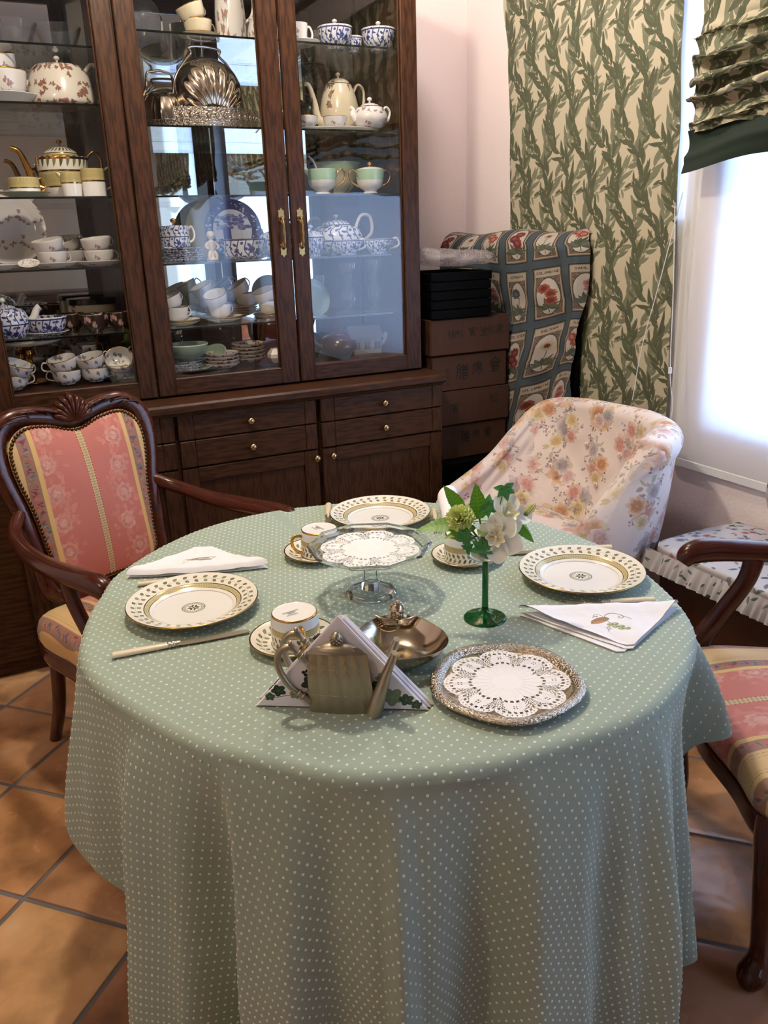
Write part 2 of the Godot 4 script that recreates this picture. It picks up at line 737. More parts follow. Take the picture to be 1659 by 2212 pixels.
# ---------------------------------------------------------------- table and cloth
const TC := Vector3(0.645, 0.72, -1.41)
const RIM := [-180.0, 0.618, -169.0, 0.62, -131.0, 0.594, -117.0, 0.573, -104.0, 0.568, -91.0, 0.574, -68.0, 0.56, -46.0, 0.574, -24.0, 0.604, -3.0, 0.611, 22.0, 0.640, 41.0, 0.638, 72.0, 0.601, 101.0, 0.583, 136.0, 0.609, 167.0, 0.61, 180.0, 0.618]
const HEM := [-180.0, 0.2, -130.0, 0.2, -108.0, 0.2, -95.0, 0.31, -84.0, 0.40, -76.0, 0.45, -70.0, 0.67, -20.0, 0.70, 18.0, 0.69, 24.0, 0.64, 33.0, 0.59, 40.0, 0.50, 46.0, 0.25, 60.0, 0.2, 120.0, 0.2, 180.0, 0.2]
const FOLD := [-180.0, 0.04, -160.0, 0.01, -140.0, 0.06, -120.0, 0.01, -106.0, 0.085, -98.5, 0.01, -91.0, 0.080, -84.0, 0.05, -76.0, 0.004, -71.5, 0.02, -66.5, 0.085, -58.0, 0.05, -49.0, -0.025, -45.5, 0.055, -38.0, 0.06, -31.0, 0.0, -25.0, 0.025, -22.5, 0.06, -19.0, 0.03, -11.0, -0.022, -3.0, 0.055, 3.0, 0.05, 8.0, 0.018, 13.0, 0.045, 17.5, 0.085, 20.0, 0.06, 25.0, -0.02, 30.0, -0.03, 37.0, -0.065, 42.5, -0.06, 49.0, 0.13, 58.0, 0.05, 75.0, 0.05, 95.0, 0.01, 120.0, 0.05, 150.0, 0.01, 180.0, 0.04]
const LATE := [22.0, 0.0, 26.0, 0.04, 31.0, 0.12, 37.0, 0.15, 42.0, 0.06, 45.0, 0.0]
const EDGE := 0.022

func rim_at(deg: float) -> float:
	return keyed(RIM, deg)

# a point of the cloth: azimuth in degrees, distance s from the centre along the cloth
func cloth_pt(deg: float, s: float) -> Vector3:
	var a := deg_to_rad(deg)
	var d := Vector3(sin(a), 0, cos(a))
	var R := rim_at(deg) - EDGE * 0.55
	if s <= R:
		return TC + d * s + Vector3(0, 0.0012, 0)
	var q := s - R
	var arc := EDGE * PI * 0.5
	var f := keyed(FOLD, deg)
	if q < arc:
		var th := q / EDGE
		return TC + d * (R + EDGE * sin(th)) + Vector3(0, 0.0012 - EDGE * (1.0 - cos(th)), 0)
	var t := q - arc
	var e := t / 0.62
	var out := keyed(LATE, deg) * pow(e, 1.2) + f * (1.0 - exp(-e * 4.2)) * (0.72 + 0.5 * e) + 0.004 * sin(e * 9.0 + deg * 0.1)
	return TC + d * (R + EDGE + out) + Vector3(0, 0.0012 - EDGE - t, 0)

func hem_at(deg: float) -> float:
	return rim_at(deg) - EDGE * 0.55 + EDGE * PI * 0.5 + keyed(HEM, deg) - EDGE

func table_and_cloth() -> void:
	var wood: Material = M.dark_wood
	var t := thing("round_table", "round dining table hidden under the dotted green tablecloth, one dark leg showing", "table", Vector3(TC.x, 0, TC.z))
	part("tabletop", lathe(pv([0, 0.688, 0.52, 0.688, 0.535, 0.692, 0.535, 0.712, 0.52, 0.718, 0, 0.718]), 64), wood, t)
	for k in 4:
		var a := deg_to_rad(22.0 + 90.0 * k)
		var g := G.new().add(rbox(Vector3(0.06, 0.69, 0.06), 0.006, 1, Vector3(0, 0.345, 0)))
		part("leg", g, wood, t).transform = xf(Vector3(sin(a) * 0.47, 0, cos(a) * 0.47), a)
	var cm := mat("sage_cloth", Color(0.60, 0.66, 0.605), 0.92)
	cm.rim_enabled = true
	cm.rim = 0.35
	cm.rim_tint = 0.6
	cm.normal_enabled = true
	cm.normal_texture = weave_normal()
	cm.normal_scale = 0.35
	cm.uv1_scale = Vector3(110, 110, 110)
	var NC := 720
	var rows := []
	var uvs := []
	for r in 74:
		var row := PackedVector3Array()
		var uv := PackedVector2Array()
		for c in NC + 1:
			var deg := -180.0 + 360.0 * c / NC
			var R := rim_at(deg) - EDGE * 0.55
			var s: float
			if r < 8:
				s = R * r / 7.0
			elif r < 16:
				s = R + EDGE * PI * 0.5 * (r - 7) / 8.0
			else:
				s = lerpf(R + EDGE * PI * 0.5, hem_at(deg), (r - 15) / 58.0)
			row.append(cloth_pt(deg, s) - TC)
			var a := deg_to_rad(deg)
			uv.append(Vector2(sin(a), cos(a)) * s)
		rows.append(row)
		uvs.append(uv)
	var th := thing("tablecloth", "sage green tablecloth with raised white dots draped over the round table", "tablecloth", TC)
	part("cloth", G.new().grid(rows, true, uvs), cm, th)
	# the woven dots: small raised tufts on a diagonal lattice of the flat cloth
	var dm := mat("tuft", Color(0.88, 0.90, 0.84), 0.95)
	var tuft := rbox(Vector3(0.0046, 0.0018, 0.0038), 0.0008, 0, Vector3(0, -0.0001, 0))
	var pts := []
	var ax := deg_to_rad(25.0)
	var e1 := Vector2(cos(ax), -sin(ax))
	var e2 := Vector2(sin(ax), cos(ax))
	var pitch := 0.0157
	for a in range(-90, 91):
		for b in range(-90, 91):
			var q := (e1 * a + e2 * b) * pitch
			var deg := rad_to_deg(atan2(q.x, q.y))
			var s := q.length()
			if s > hem_at(deg) - 0.006 or absf(deg) > 178.5:
				continue
			if s > 0.66 and (deg > 75.0 or deg < -125.0):
				continue
			var p := cloth_pt(deg, s)
			var du := cloth_pt(deg + 0.25, s) - p
			var ds := cloth_pt(deg, s + 0.002) - p
			var nn := ds.cross(du).normalized()
			if s < 0.5:
				nn = Vector3.UP
			var bx := (e1.x * Vector3(1, 0, 0) + e1.y * Vector3(0, 0, 1))
			var x := (bx - nn * bx.dot(nn)).normalized()
			if nn.y < 0.6:
				x = ds.normalized()
			pts.append(Transform3D(Basis(x, nn, x.cross(nn)).rotated(nn, rnd(-0.3, 0.3)).scaled_local(Vector3(rnd(0.85, 1.15), 1.0, rnd(0.85, 1.15))), p - TC))
	var mm := MultiMesh.new()
	mm.transform_format = MultiMesh.TRANSFORM_3D
	mm.mesh = tuft.mesh()
	mm.instance_count = pts.size()
	for k in pts.size():
		mm.set_instance_transform(k, pts[k])
	var mi := MultiMeshInstance3D.new()
	mi.name = "woven_dots"
	mi.multimesh = mm
	mi.material_override = dm
	th.add_child(mi, true)
	mi.set_meta("kind", "stuff")

func weave_normal() -> Texture2D:
	if M.has("_weave"):
		return M["_weave"]
	var im := Image.create(32, 32, false, Image.FORMAT_RGB8)
	for y in 32:
		for x in 32:
			var over := ((x / 8) + (y / 8)) % 2 == 0
			var f := (x % 8 + 0.5) / 8.0 - 0.5
			var h := (y % 8 + 0.5) / 8.0 - 0.5
			var nx := f * 0.9 if over else f * 0.25
			var ny := h * 0.25 if over else h * 0.9
			var v := Vector3(nx, ny, 0.8).normalized()
			im.set_pixel(x, y, Color(v.x * 0.5 + 0.5, v.y * 0.5 + 0.5, v.z * 0.5 + 0.5))
	M["_weave"] = ImageTexture.create_from_image(im)
	return M["_weave"]

# ---------------------------------------------------------------- the china cabinet
func wood_mat(key: String, dark: Color, light: Color, rough: float, sd: int, sc := Vector3(0.9, 5.5, 1)) -> StandardMaterial3D:
	var t := noise_tex(0.012, [[0.0, dark.darkened(0.25)], [0.35, dark], [0.5, dark.lerp(light, 0.55)], [0.7, light.darkened(0.06)], [1.0, light]], 512, FastNoiseLite.TYPE_SIMPLEX_SMOOTH, 5, 1, sd)
	var m := mat(key, Color.WHITE, rough, 0.0, t, sc)
	m.normal_enabled = true
	m.normal_texture = noise_tex(0.05, [], 256, FastNoiseLite.TYPE_SIMPLEX_SMOOTH, 3, 1, sd + 1, 2.0)
	m.normal_scale = 0.06
	m.metallic_specular = 0.35
	return m

func knob(parent: Node3D, p: Vector3) -> void:
	var g := lathe(pv([0, 0, 0.007, 0, 0.007, 0.0, 0.0065, 0.006, 0.0075, 0.009, 0.0125, 0.013, 0.0145, 0.019, 0.0130, 0.0255, 0.008, 0.0298, 0, 0.031]), 20)
	part("knob", g, M.knob_metal, parent).transform = eul(p, Vector3(PI / 2, 0, 0))

func cabinet() -> void:
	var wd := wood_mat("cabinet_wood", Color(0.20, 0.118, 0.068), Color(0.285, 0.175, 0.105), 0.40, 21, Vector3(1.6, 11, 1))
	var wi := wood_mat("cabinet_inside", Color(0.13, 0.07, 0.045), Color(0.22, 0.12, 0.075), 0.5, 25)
	mat("knob_metal", Color(0.74, 0.66, 0.52), 0.2, 1.0)
	mat("old_brass", Color(0.66, 0.55, 0.36), 0.32, 1.0)
	mat("mirror", Color(0.86, 0.87, 0.86), 0.015, 1.0)
	var pane := mat("door_glass", Color(1, 1, 1, 0.0), 0.01)
	pane.transparency = BaseMaterial3D.TRANSPARENCY_ALPHA
	var shelf_m := mat("shelf_glass", Color(0.9, 1, 0.97, 0.05), 0.01)
	shelf_m.transparency = BaseMaterial3D.TRANSPARENCY_ALPHA
	mat("shelf_edge", Color(0.03, 0.055, 0.05), 0.1)
	var t := thing("china_cabinet", "tall dark brown wooden china cabinet with glass doors full of porcelain", "china cabinet", Vector3(0, 0, -2.78))
	var zz := 2.78
	# carcass
	var g := G.new()
	g.add(rbox(Vector3(2.30, 0.07, 0.66), 0.003, 0, Vector3(0.475, 0.035, -0.39)))
	part("plinth", g, wd, t)
	part("base_body", rbox(Vector3(2.28, 0.798, 0.70), 0.003, 0, Vector3(0.485, 0.469, -0.376)), wd, t)
	g = rbox(Vector3(2.31, 0.034, 0.76), 0.007, 0, Vector3(0.485, 0.884, -0.355))
	g.add(rbox(Vector3(2.30, 0.010, 0.75), 0.004, 0, Vector3(0.482, 0.8625, -0.365)))
	part("counter", g, wd, t)
	var uz := -0.145    # back of the upper doors
	part("side_panel", rbox(Vector3(0.024, 1.50, 0.62), 0.002, 1, Vector3(1.592, 1.652, uz - 0.31)), wd, t)
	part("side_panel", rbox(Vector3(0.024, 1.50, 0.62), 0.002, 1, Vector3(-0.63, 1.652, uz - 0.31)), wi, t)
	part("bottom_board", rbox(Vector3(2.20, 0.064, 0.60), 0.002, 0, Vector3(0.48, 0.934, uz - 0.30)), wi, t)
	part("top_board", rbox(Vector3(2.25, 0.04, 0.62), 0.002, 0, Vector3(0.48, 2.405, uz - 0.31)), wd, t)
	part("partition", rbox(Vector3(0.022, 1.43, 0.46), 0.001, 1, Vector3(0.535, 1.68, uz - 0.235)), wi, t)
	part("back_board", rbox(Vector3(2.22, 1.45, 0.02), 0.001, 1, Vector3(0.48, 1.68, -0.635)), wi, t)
	part("mirror", rbox(Vector3(2.18, 1.42, 0.005), 0.0, 1, Vector3(0.48, 1.67, -0.6125)), M.mirror, t)
	# lower fronts: three columns of two drawers over a door
	for c in [[0.005, 0.553, 0.0], [0.565, 1.083, 1.07], [1.10, 1.628, 1.137]]:
		var w: float = c[1] - c[0]
		var cx: float = (c[0] + c[1]) * 0.5
		for d in [[0.768, 0.858], [0.669, 0.764]]:
			var hh: float = d[1] - d[0]
			var dr := part("drawer", rbox(Vector3(w - 0.102, hh, 0.024), 0.003, 0, Vector3.ZERO), wd, t)
			dr.position = Vector3(cx + 0.004, (d[0] + d[1]) * 0.5, -0.012)
			part("end_block", rbox(Vector3(0.055, hh, 0.026), 0.003, 1, Vector3(-w * 0.5 + 0.024, 0, 0)), wd, dr)
			part("end_block", rbox(Vector3(0.046, hh, 0.026), 0.003, 1, Vector3(w * 0.5 - 0.028, 0, 0)), wd, dr)
			knob(dr, Vector3(-0.005, 0, 0.012))
		var lo := 0.075
		var hi := 0.664
		g = G.new()
		for e in [c[0] + 0.028, c[1] - 0.028]:
			g.add(rbox(Vector3(0.056, hi - lo, 0.022), 0.003, 1, Vector3(e - cx, 0, 0)))
		for y in [[0.61, 0.664], [0.075, 0.145]]:
			g.add(rbox(Vector3(w - 0.113, y[1] - y[0], 0.022), 0.003, 0, Vector3(0, (y[0] + y[1]) * 0.5 - (lo + hi) * 0.5, 0)))
		var door := part("door", g, wd, t)
		door.position = Vector3(cx, (lo + hi) * 0.5, -0.014)
		part("door_panel", rbox(Vector3(w - 0.112, 0.466, 0.012), 0.002, 1, Vector3(0, 0.008, -0.006)), wd, door)
		if c[2] > 0.0:
			knob(door, Vector3(c[2] - cx, 0.635 - (lo + hi) * 0.5, 0.011))
	# upper glass doors: left, middle, right
	for c in [[0.008, 0.533, 0.06, 0.06, 0.0], [0.541, 1.071, 0.06, 0.07, 1.039], [1.079, 1.602, 0.058, 0.066, 1.110], [-0.60, 0.0, 0.06, 0.06, 0.0]]:
		var lo := 0.908
		var hi := 2.40
		var cx: float = (c[0] + c[1]) * 0.5
		var ym := (lo + hi) * 0.5
		g = G.new()
		g.add(rbox(Vector3(c[2], hi - lo, 0.024), 0.003, 1, Vector3(c[0] + c[2] * 0.5 - cx, 0, 0)))
		g.add(rbox(Vector3(c[3], hi - lo, 0.024), 0.003, 1, Vector3(c[1] - c[3] * 0.5 - cx, 0, 0)))
		var iw: float = c[1] - c[0] - c[2] - c[3]
		var ic: float = (c[0] + c[2] + c[1] - c[3]) * 0.5 - cx
		g.add(rbox(Vector3(iw, 0.060, 0.024), 0.003, 0, Vector3(ic, lo + 0.03 - ym, 0)))
		g.add(rbox(Vector3(iw, 0.07, 0.024), 0.003, 0, Vector3(ic, hi - 0.035 - ym, 0)))
		for e in [-1, 1]:   # glazing beads
			g.add(rbox(Vector3(0.006, hi - lo - 0.13, 0.010), 0.002, 1, Vector3(ic + e * (iw * 0.5 - 0.003), -0.005, -0.004)))
		var door := part("glass_door", g, wd, t)
		door.position = Vector3(cx, ym, -0.132)
		part("pane", rbox(Vector3(iw - 0.001, hi - lo - 0.131, 0.004), 0.0, 1, Vector3(ic, -0.005, -0.006)), pane, door)
		if c[4] > 0.0:
			var hx: float = c[4] - cx
			for s in [1, -1]:
				var pl := smooth2(pv([0, 0.030, 0.006, 0.021, 0.012, 0.020, 0.0105, 0.008, 0.0125, 0.0, 0.010, -0.009, 0.012, -0.015, 0.005, -0.019, 0, -0.026, -0.005, -0.019, -0.012, -0.015, -0.010, -0.009, -0.0125, 0, -0.0105, 0.008, -0.012, 0.020, -0.006, 0.021]), 2, true)
				var pm := prism(pl, 0.003, 0.0012)
				part("handle_plate", pm, M.old_brass, door).transform = Transform3D(Basis.IDENTITY.scaled(Vector3(1, s, 1)), Vector3(hx, 1.446 + s * 0.056 - ym, 0.0135))
			var pts := pw([0, 0.052, 0.0, 0, 0.05, 0.012, 0, 0.040, 0.019, 0, 0.0, 0.022, 0, -0.040, 0.019, 0, -0.05, 0.012, 0, -0.052, 0.0])
			var h := tube(smooth3(pts, 7), [0.0045, 0.006, 0.0045, 0.004, 0.0065, 0.0040, 0.0062, 0.0045, 0.0065, 0.0045, 0.0062, 0.004, 0.0065, 0.004, 0.0045, 0.006, 0.0045], 10)
			part("handle", h, M.old_brass, door).position = Vector3(hx, 1.446 - ym, 0.012)
	# glass shelves
	for s in [[0.0, 0.523, 2.013], [0.0, 0.523, 1.849], [0.0, 0.523, 1.575], [0.0, 0.523, 1.354], [0.0, 0.523, 1.134], [0.548, 1.578, 2.070], [0.548, 1.578, 1.794], [0.548, 1.578, 1.575], [0.548, 1.578, 1.354], [0.548, 1.578, 1.131]]:
		var w: float = s[1] - s[0]
		var sh := part("glass_shelf", rbox(Vector3(w, 0.006, 0.42), 0.0, 0, Vector3.ZERO), shelf_m, t)
		sh.position = Vector3((s[0] + s[1]) * 0.5, s[2], -0.393)
		part("shelf_edge", rbox(Vector3(w, 0.0064, 0.0012), 0.0, 0, Vector3(0, 0, 0.2108)), M.shelf_edge, sh)

# ---------------------------------------------------------------- window wall: shades, blinds, hanging panel
func willow_tex() -> Texture2D:
	if M.has("_willow"):
		return M["_willow"]
	var p := P.new(1024, 1024, c8(204, 194, 168))
	var tones := [[c8(136, 138, 112), c8(126, 122, 98), 0.95], [c8(94, 100, 74), c8(78, 74, 52), 1.0]]
	for layer in 2:
		var L: Array = tones[layer]
		var sg := 1.0 if layer == 0 else -1.0
		for s in 4:
			var x0 := s * 256.0 + layer * 118.0 + 30.0
			var stem := PackedVector2Array()
			for k in 61:
				var f := k / 60.0
				stem.append(Vector2(x0 + sg * f * 512.0 + 46.0 * sin(f * TAU * 2.0 + s * 0.0 + layer), 1024.0 - f * 1024.0))
			p.line(stem, 4.5, L[1])
			for k in range(0, 60):
				if (k + s) % 5 == 4:
					continue
				var d := (stem[k + 1] - stem[k]).normalized()
				var side := 1.0 if k % 2 else -1.0
				var ang := side * rnd(0.55, 0.95)
				var c: Color = L[0]
				c = c.lerp(c8(104, 112, 90), rnd(0, 0.35)).darkened(rnd(0, 0.10))
				p.leaf(stem[k], d.rotated(ang) * rnd(96, 140), rnd(28, 38), -side * rnd(0.15, 0.55), c, L[1])
			for k in [12, 34, 52]:   # short curling side shoots
				var d := (stem[k + 1] - stem[k]).normalized()
				var a := stem[k]
				var sh := PackedVector2Array()
				for j in 10:
					sh.append(a)
					a += d.rotated(sg * (0.7 + j * 0.10)) * 14.0
				p.line(sh, 3.0, L[1])
				for j in range(2, 10, 2):
					p.leaf(sh[j], (sh[j] - sh[j - 1]).normalized().rotated(0.8 if j % 4 else -0.8) * rnd(60, 85), rnd(20, 26), 0.3, L[0], L[1])
	M["_willow"] = p.tex()
	return M["_willow"]

func window_dressing() -> void:
	var fab := mat("willow_fabric", Color(0.90, 0.90, 0.90), 0.9, 0.0, willow_tex(), Vector3(1.85, 1.85, 1))
	fab.backlight_enabled = true
	fab.backlight = Color(0.08, 0.08, 0.07)
	# the flat panel
	var rows := []
	var uvs := []
	for r in 60:
		var y := lerpf(2.60, 0.66, r / 59.0)
		var za := keyed([0.6, -3.115, 1.46, -3.12, 1.8, -3.136, 2.12, -3.167, 2.33, -3.21, 2.62, -3.26], y)
		var zb := keyed([0.6, -2.115, 0.81, -2.129, 1.2, -2.147, 1.7, -2.178, 2.0, -2.20, 2.62, -2.23], y)
		var row := PackedVector3Array()
		var uv := PackedVector2Array()
		for c in 41:
			var z := lerpf(za, zb, c / 40.0)
			row.append(Vector3(2.184 + 0.003 * sin(z * 9.0 + y) + 0.003 * sin(y * 5.0 + z * 3.0), y, z))
			uv.append(Vector2(z, -y))
		rows.append(row)
		uvs.append(uv)
	var g := G.new().grid(rows, false, uvs)
	var back := []
	for row in rows:
		var q := PackedVector3Array()
		for v in row:
			q.append(v + Vector3(0.003, 0, 0))
		back.append(q)
	g.grid(back, false, uvs, true)
	for e in [0, 40]:
		var strip := []
		for r in 60:
			strip.append(PackedVector3Array([rows[r][e], back[r][e]]))
		g.grid(strip)
	solo("curtain_panel", g, fab, "flat hanging curtain panel printed with green willow leaves on beige", "curtain")
	# sheer curtain in the slit beside the panel
	var sheer := mat("sheer", Color(0.9, 0.92, 0.92), 0.9)
	sheer.backlight_enabled = true
	sheer.backlight = Color(1, 1, 1)
	rows = []
	for r in 24:
		var y := lerpf(2.55, 0.60, r / 23.0)
		var row := PackedVector3Array()
		for c in 41:
			var f := c / 40.0
			var z := lerpf(-2.235, -2.095, f) + keyed([0.6, 0.03, 1.6, 0.02, 2.1, -0.005, 2.6, -0.01], y)
			row.append(Vector3(2.207 + 0.008 * sin(f * TAU * 4.5 + y * 0.6), y, z))
		rows.append(row)
	solo("sheer_curtain", G.new().grid(rows), sheer, "narrow pleated white sheer curtain between the willow panel and the window shade", "curtain")
	# roller shades and bunched blinds
	var shade := mat("shade_cloth", Color(0.90, 0.91, 0.92), 0.9)
	shade.backlight_enabled = true
	shade.backlight = Color(1, 1, 1)
	shade.normal_enabled = true
	shade.normal_texture = weave_normal()
	shade.normal_scale = 0.3
	shade.uv1_scale = Vector3(200, 250, 1)
	var hemm := mat("blind_hem", Color(0.055, 0.13, 0.085), 0.85)
	hemm.rim_enabled = true
	hemm.rim = 0.3
	var k := 0
	for w in [[-2.083, 0.98, -2.06, 0.94], [1.66, 3.1, 1.68, 3.08]]:
		var ln: float = w[1] - w[0]
		var zc: float = (w[0] + w[1]) * 0.5
		var t := thing("roller_shade", ["white translucent roller shade glowing with daylight beside the willow panel", "white translucent roller shade on the far window seen in the cabinet mirror"][k], "window shade", Vector3(2.198, 0.6, zc))
		rows = []
		for r in 30:
			var row := PackedVector3Array()
			for c in 81:
				row.append(Vector3(0.002 * sin(c * 0.21) * (1.0 - r / 29.0), r / 29.0 * 1.93, (c / 80.0 - 0.5) * ln))
			rows.append(row)
		part("shade_cloth", G.new().grid(rows), shade, t)
		part("bottom_bar", rbox(Vector3(0.006, 0.030, ln), 0.002, 2, Vector3(0.0, 0.016, 0)), M.white_paint, t)
		part("roller", tube(pw([-0.012, 1.95, -ln * 0.5, -0.012, 1.95, ln * 0.5]), 0.022, 12), M.white_paint, t)
		# the blind: loops of bunched cloth over a green hem
		var b := thing("roman_blind", ["bunched roman blind in willow leaf cloth with a dark green hem", "second bunched willow leaf blind on the far window seen in the mirror"][k], "blind")
		var z0: float = w[2]
		var z1: float = w[3]
		var nz := FastNoiseLite.new()
		nz.seed = 5 + k
		nz.frequency = 1.1
		rows = []
		uvs = []
		var NV := 150
		var NU := 150
		for r in NV + 1:
			var v := float(r) / NV
			var row := PackedVector3Array()
			var uv := PackedVector2Array()
			for c in NU + 1:
				var z := lerpf(z0, z1, float(c) / NU)
				var yh := blind_hem(z) + 0.105 + 0.018 * sin((z - z0) * 5.0 + 2.6)
				var y0 := 2.02 + 0.03 * sin(z * 4.0)
				var y: float
				var x: float
				if v < 0.25:
					y = lerpf(2.56, y0, v / 0.25)
					x = 0.022 + 0.015 * nz.get_noise_2d(z * 3.0, y * 3.0) + 0.02 * v / 0.25
				else:
					var f := (v - 0.25) / 0.75
					var n1 := nz.get_noise_2d(z * 2.2, 3.0 + f * 1.5)
					var ph := f * TAU * 5.0 + 2.6 * n1 + 1.1 * sin(z * 3.3) + 0.7 * nz.get_noise_2d(z * 6.0, f * 6.0)
					var env := sin(PI * clampf(f, 0.0, 1.0))
					var am := (0.55 + 0.45 * nz.get_noise_2d(z * 1.7 + 9.0, f * 3.0)) * (0.35 + 0.65 * env)
					y = lerpf(y0, yh, f) - 0.040 * am * sin(ph)
					x = 0.042 + 0.062 * env * (0.5 - 0.5 * cos(ph)) * (0.55 + am) + 0.018 * nz.get_noise_2d(z * 9.0, f * 9.0)
				var pinch := 1.0 - 0.5 * exp(-pow((z - z0) / 0.05, 2.0))
				row.append(Vector3(2.14 - x * pinch, y, z + 0.012 * sin(v * 31.0)))
				uv.append(Vector2(z, -v * 1.7))
			rows.append(row)
			uvs.append(uv)
		part("blind_cloth", G.new().grid(rows, false, uvs), fab, b)
		rows = []
		for r in 14:
			var f := r / 13.0
			var row := PackedVector3Array()
			for c in NU + 1:
				var z := lerpf(z0 - 0.004, z1, float(c) / NU)
				var y := lerpf(blind_hem(z) + 0.125, blind_hem(z), f)
				row.append(Vector3(2.098 - 0.010 * sin(z * 7.0 + 1.0) + 0.014 * sin(f * 4.0 + z * 6.0) - 0.012 * exp(-pow((f - 0.62 + 0.25 * (z - z0)) / 0.10, 2.0)), y, z))
			rows.append(row)
		part("hem_band", G.new().grid(rows), hemm, b)
		k += 1
	# pull cords
	var cord := mat("cord", Color(0.85, 0.84, 0.80), 0.8)
	var toggle := lathe(pv([0, -0.011, 0.006, -0.011, 0.006, -0.011, 0.0065, 0.0, 0.006, 0.010, 0.006, 0.010, 0, 0.011]), 14)
	var t := thing("pull_cord", "white pull cord with a small toggle hanging beside the shade and looping over the armchair", "cord", Vector3(2.10, 0.96, -2.045))
	part("cord", tube(smooth3(pw([0.03, 0.54, -0.07, 0.015, 0.25, -0.03, 0, 0.0, 0, 0.005, -0.12, 0.02, -0.01, -0.20, 0.03, -0.10, -0.27, 0.14, -0.17, -0.275, 0.205, -0.28, -0.335, 0.235, -0.40, -0.385, 0.225, -0.47, -0.40, 0.175]), 6), 0.0017, 6), cord, t)
	part("toggle", toggle, M.white_paint, t)
	solo("blind_cord", tube(smooth3(pw([0.02, 0.70, 0.11, 0.0, 0.42, 0.06, -0.02, 0.2, 0.02, -0.03, 0.0, 0.0]), 8), 0.0016, 6), cord, "thin white cord slanting down the willow panel to the armchair back", "cord", Vector3(2.13, 0.83, -2.215))

func blind_hem(z: float) -> float:
	return keyed([-2.1, 1.582, -1.76, 1.618, -1.2, 1.665, -0.24, 1.725, 0.4, 1.76, 0.9, 1.80, 1.7, 1.8, 2.4, 1.70, 3.1, 1.82], z)

# ---------------------------------------------------------------- things in the corner beside the cabinet
# strokes of brush characters on a 100 x 100 square
const GLYPHS := {
	"hui": [[50, 4, 30, 22, 8, 40], [50, 4, 68, 22, 94, 38], [34, 32, 66, 31], [24, 40, 25, 60], [24, 40, 76, 39, 75, 60], [50, 41, 50, 58], [36, 44, 40, 54], [64, 44, 60, 54], [25, 60, 75, 59], [30, 68, 31, 96], [30, 68, 70, 67, 69, 96], [32, 80, 68, 79], [31, 94, 69, 93]],
	"xi": [[50, 2, 52, 12], [16, 16, 88, 14], [17, 16, 16, 50, 6, 92], [26, 32, 86, 30], [40, 22, 41, 46], [68, 21, 66, 46], [41, 46, 67, 45], [32, 56, 33, 82], [32, 56, 78, 54, 77, 80, 70, 78], [55, 46, 55, 98]],
	"shan": [[14, 8, 13, 50, 6, 92], [14, 8, 34, 7, 35, 88, 27, 84], [15, 30, 34, 29], [15, 50, 34, 49], [56, 4, 60, 12], [80, 3, 74, 12], [46, 16, 94, 14], [68, 14, 68, 34], [50, 24, 88, 23], [44, 35, 96, 33], [54, 42, 54, 58], [54, 42, 86, 41, 85, 57], [55, 57, 85, 56], [50, 66, 92, 64], [54, 76, 55, 96], [54, 76, 86, 75, 85, 96], [55, 95, 86, 94]],
	"hei": [[26, 8, 27, 42], [26, 8, 74, 7, 73, 42], [27, 25, 73, 24], [50, 8, 50, 64], [27, 42, 73, 41], [22, 53, 78, 52], [10, 66, 90, 64], [18, 78, 12, 94], [38, 78, 42, 92], [58, 78, 64, 92], [78, 76, 90, 92]],
	"tu": [[12, 10, 20, 20], [8, 30, 17, 38], [22, 44, 10, 62], [58, 6, 40, 22, 28, 28], [58, 6, 74, 20, 92, 28], [44, 28, 76, 27], [36, 40, 84, 38], [60, 28, 60, 62], [46, 48, 38, 58], [74, 46, 84, 56], [24, 72, 78, 70], [50, 60, 50, 94], [10, 95, 92, 93]],
	"song": [[6, 30, 46, 27], [27, 6, 27, 96], [27, 32, 8, 66], [28, 34, 46, 54], [64, 12, 48, 42], [76, 8, 94, 36], [68, 46, 52, 84, 88, 78], [78, 64, 94, 90]],
	"bao": [[50, 2, 51, 12], [12, 16, 12, 30], [12, 16, 90, 14, 84, 28], [26, 30, 74, 28], [50, 30, 50, 52], [30, 41, 70, 40], [20, 53, 80, 51], [32, 58, 32, 84], [32, 58, 70, 57, 69, 84], [33, 70, 69, 69], [33, 83, 69, 82], [36, 86, 16, 98], [64, 86, 88, 97]],
	"ban": [[6, 28, 44, 26], [26, 6, 26, 96], [26, 30, 8, 64], [27, 34, 44, 52], [56, 12, 92, 8], [56, 12, 55, 50, 44, 92], [58, 36, 86, 34, 76, 66, 54, 94], [62, 48, 76, 74, 94, 92]],
	"ren": [[50, 8, 46, 44, 10, 92], [48, 38, 66, 70, 92, 90]],
	"da": [[10, 34, 90, 30], [50, 6, 46, 50, 10, 94], [50, 40, 68, 74, 92, 92]],
	"jiu": [[34, 8, 30, 60, 8, 92], [12, 36, 62, 32, 62, 84, 90, 84, 92, 70]],
}

func write(p: P, g: String, x: float, y: float, s: float, wd: float, c: Color) -> void:
	for st in GLYPHS[g]:
		var q := pv(st)
		for k in q.size():
			q[k] = Vector2(x, y) + q[k] * s / 100.0
		if q.size() > 2:
			q = smooth2(q, 3)
		p.line(q, [wd, wd * 0.6], c)

func box_face(seed_: int, glyphs: Array) -> Texture2D:
	var p := P.new(768, 320, c8(112, 72, 42))
	rng.seed = seed_
	for k in 420:   # upright cedar grain
		var x := rnd(0, 768)
		var c := c8(112, 72, 42).lerp(c8(84, 50, 28) if rnd() < 0.6 else c8(132, 88, 54), rnd(0.15, 0.6))
		p.im.fill_rect(Rect2i(int(x), int(rnd(-40, 120)), int(rnd(1, 3)), int(rnd(120, 360))), c)
	p.im.fill_rect(Rect2i(300, 0, 3, 320), c8(48, 28, 16))
	for e in glyphs:
		write(p, e[0], e[1], e[2], e[3], e[4], c8(26, 17, 12))
	return p.tex()

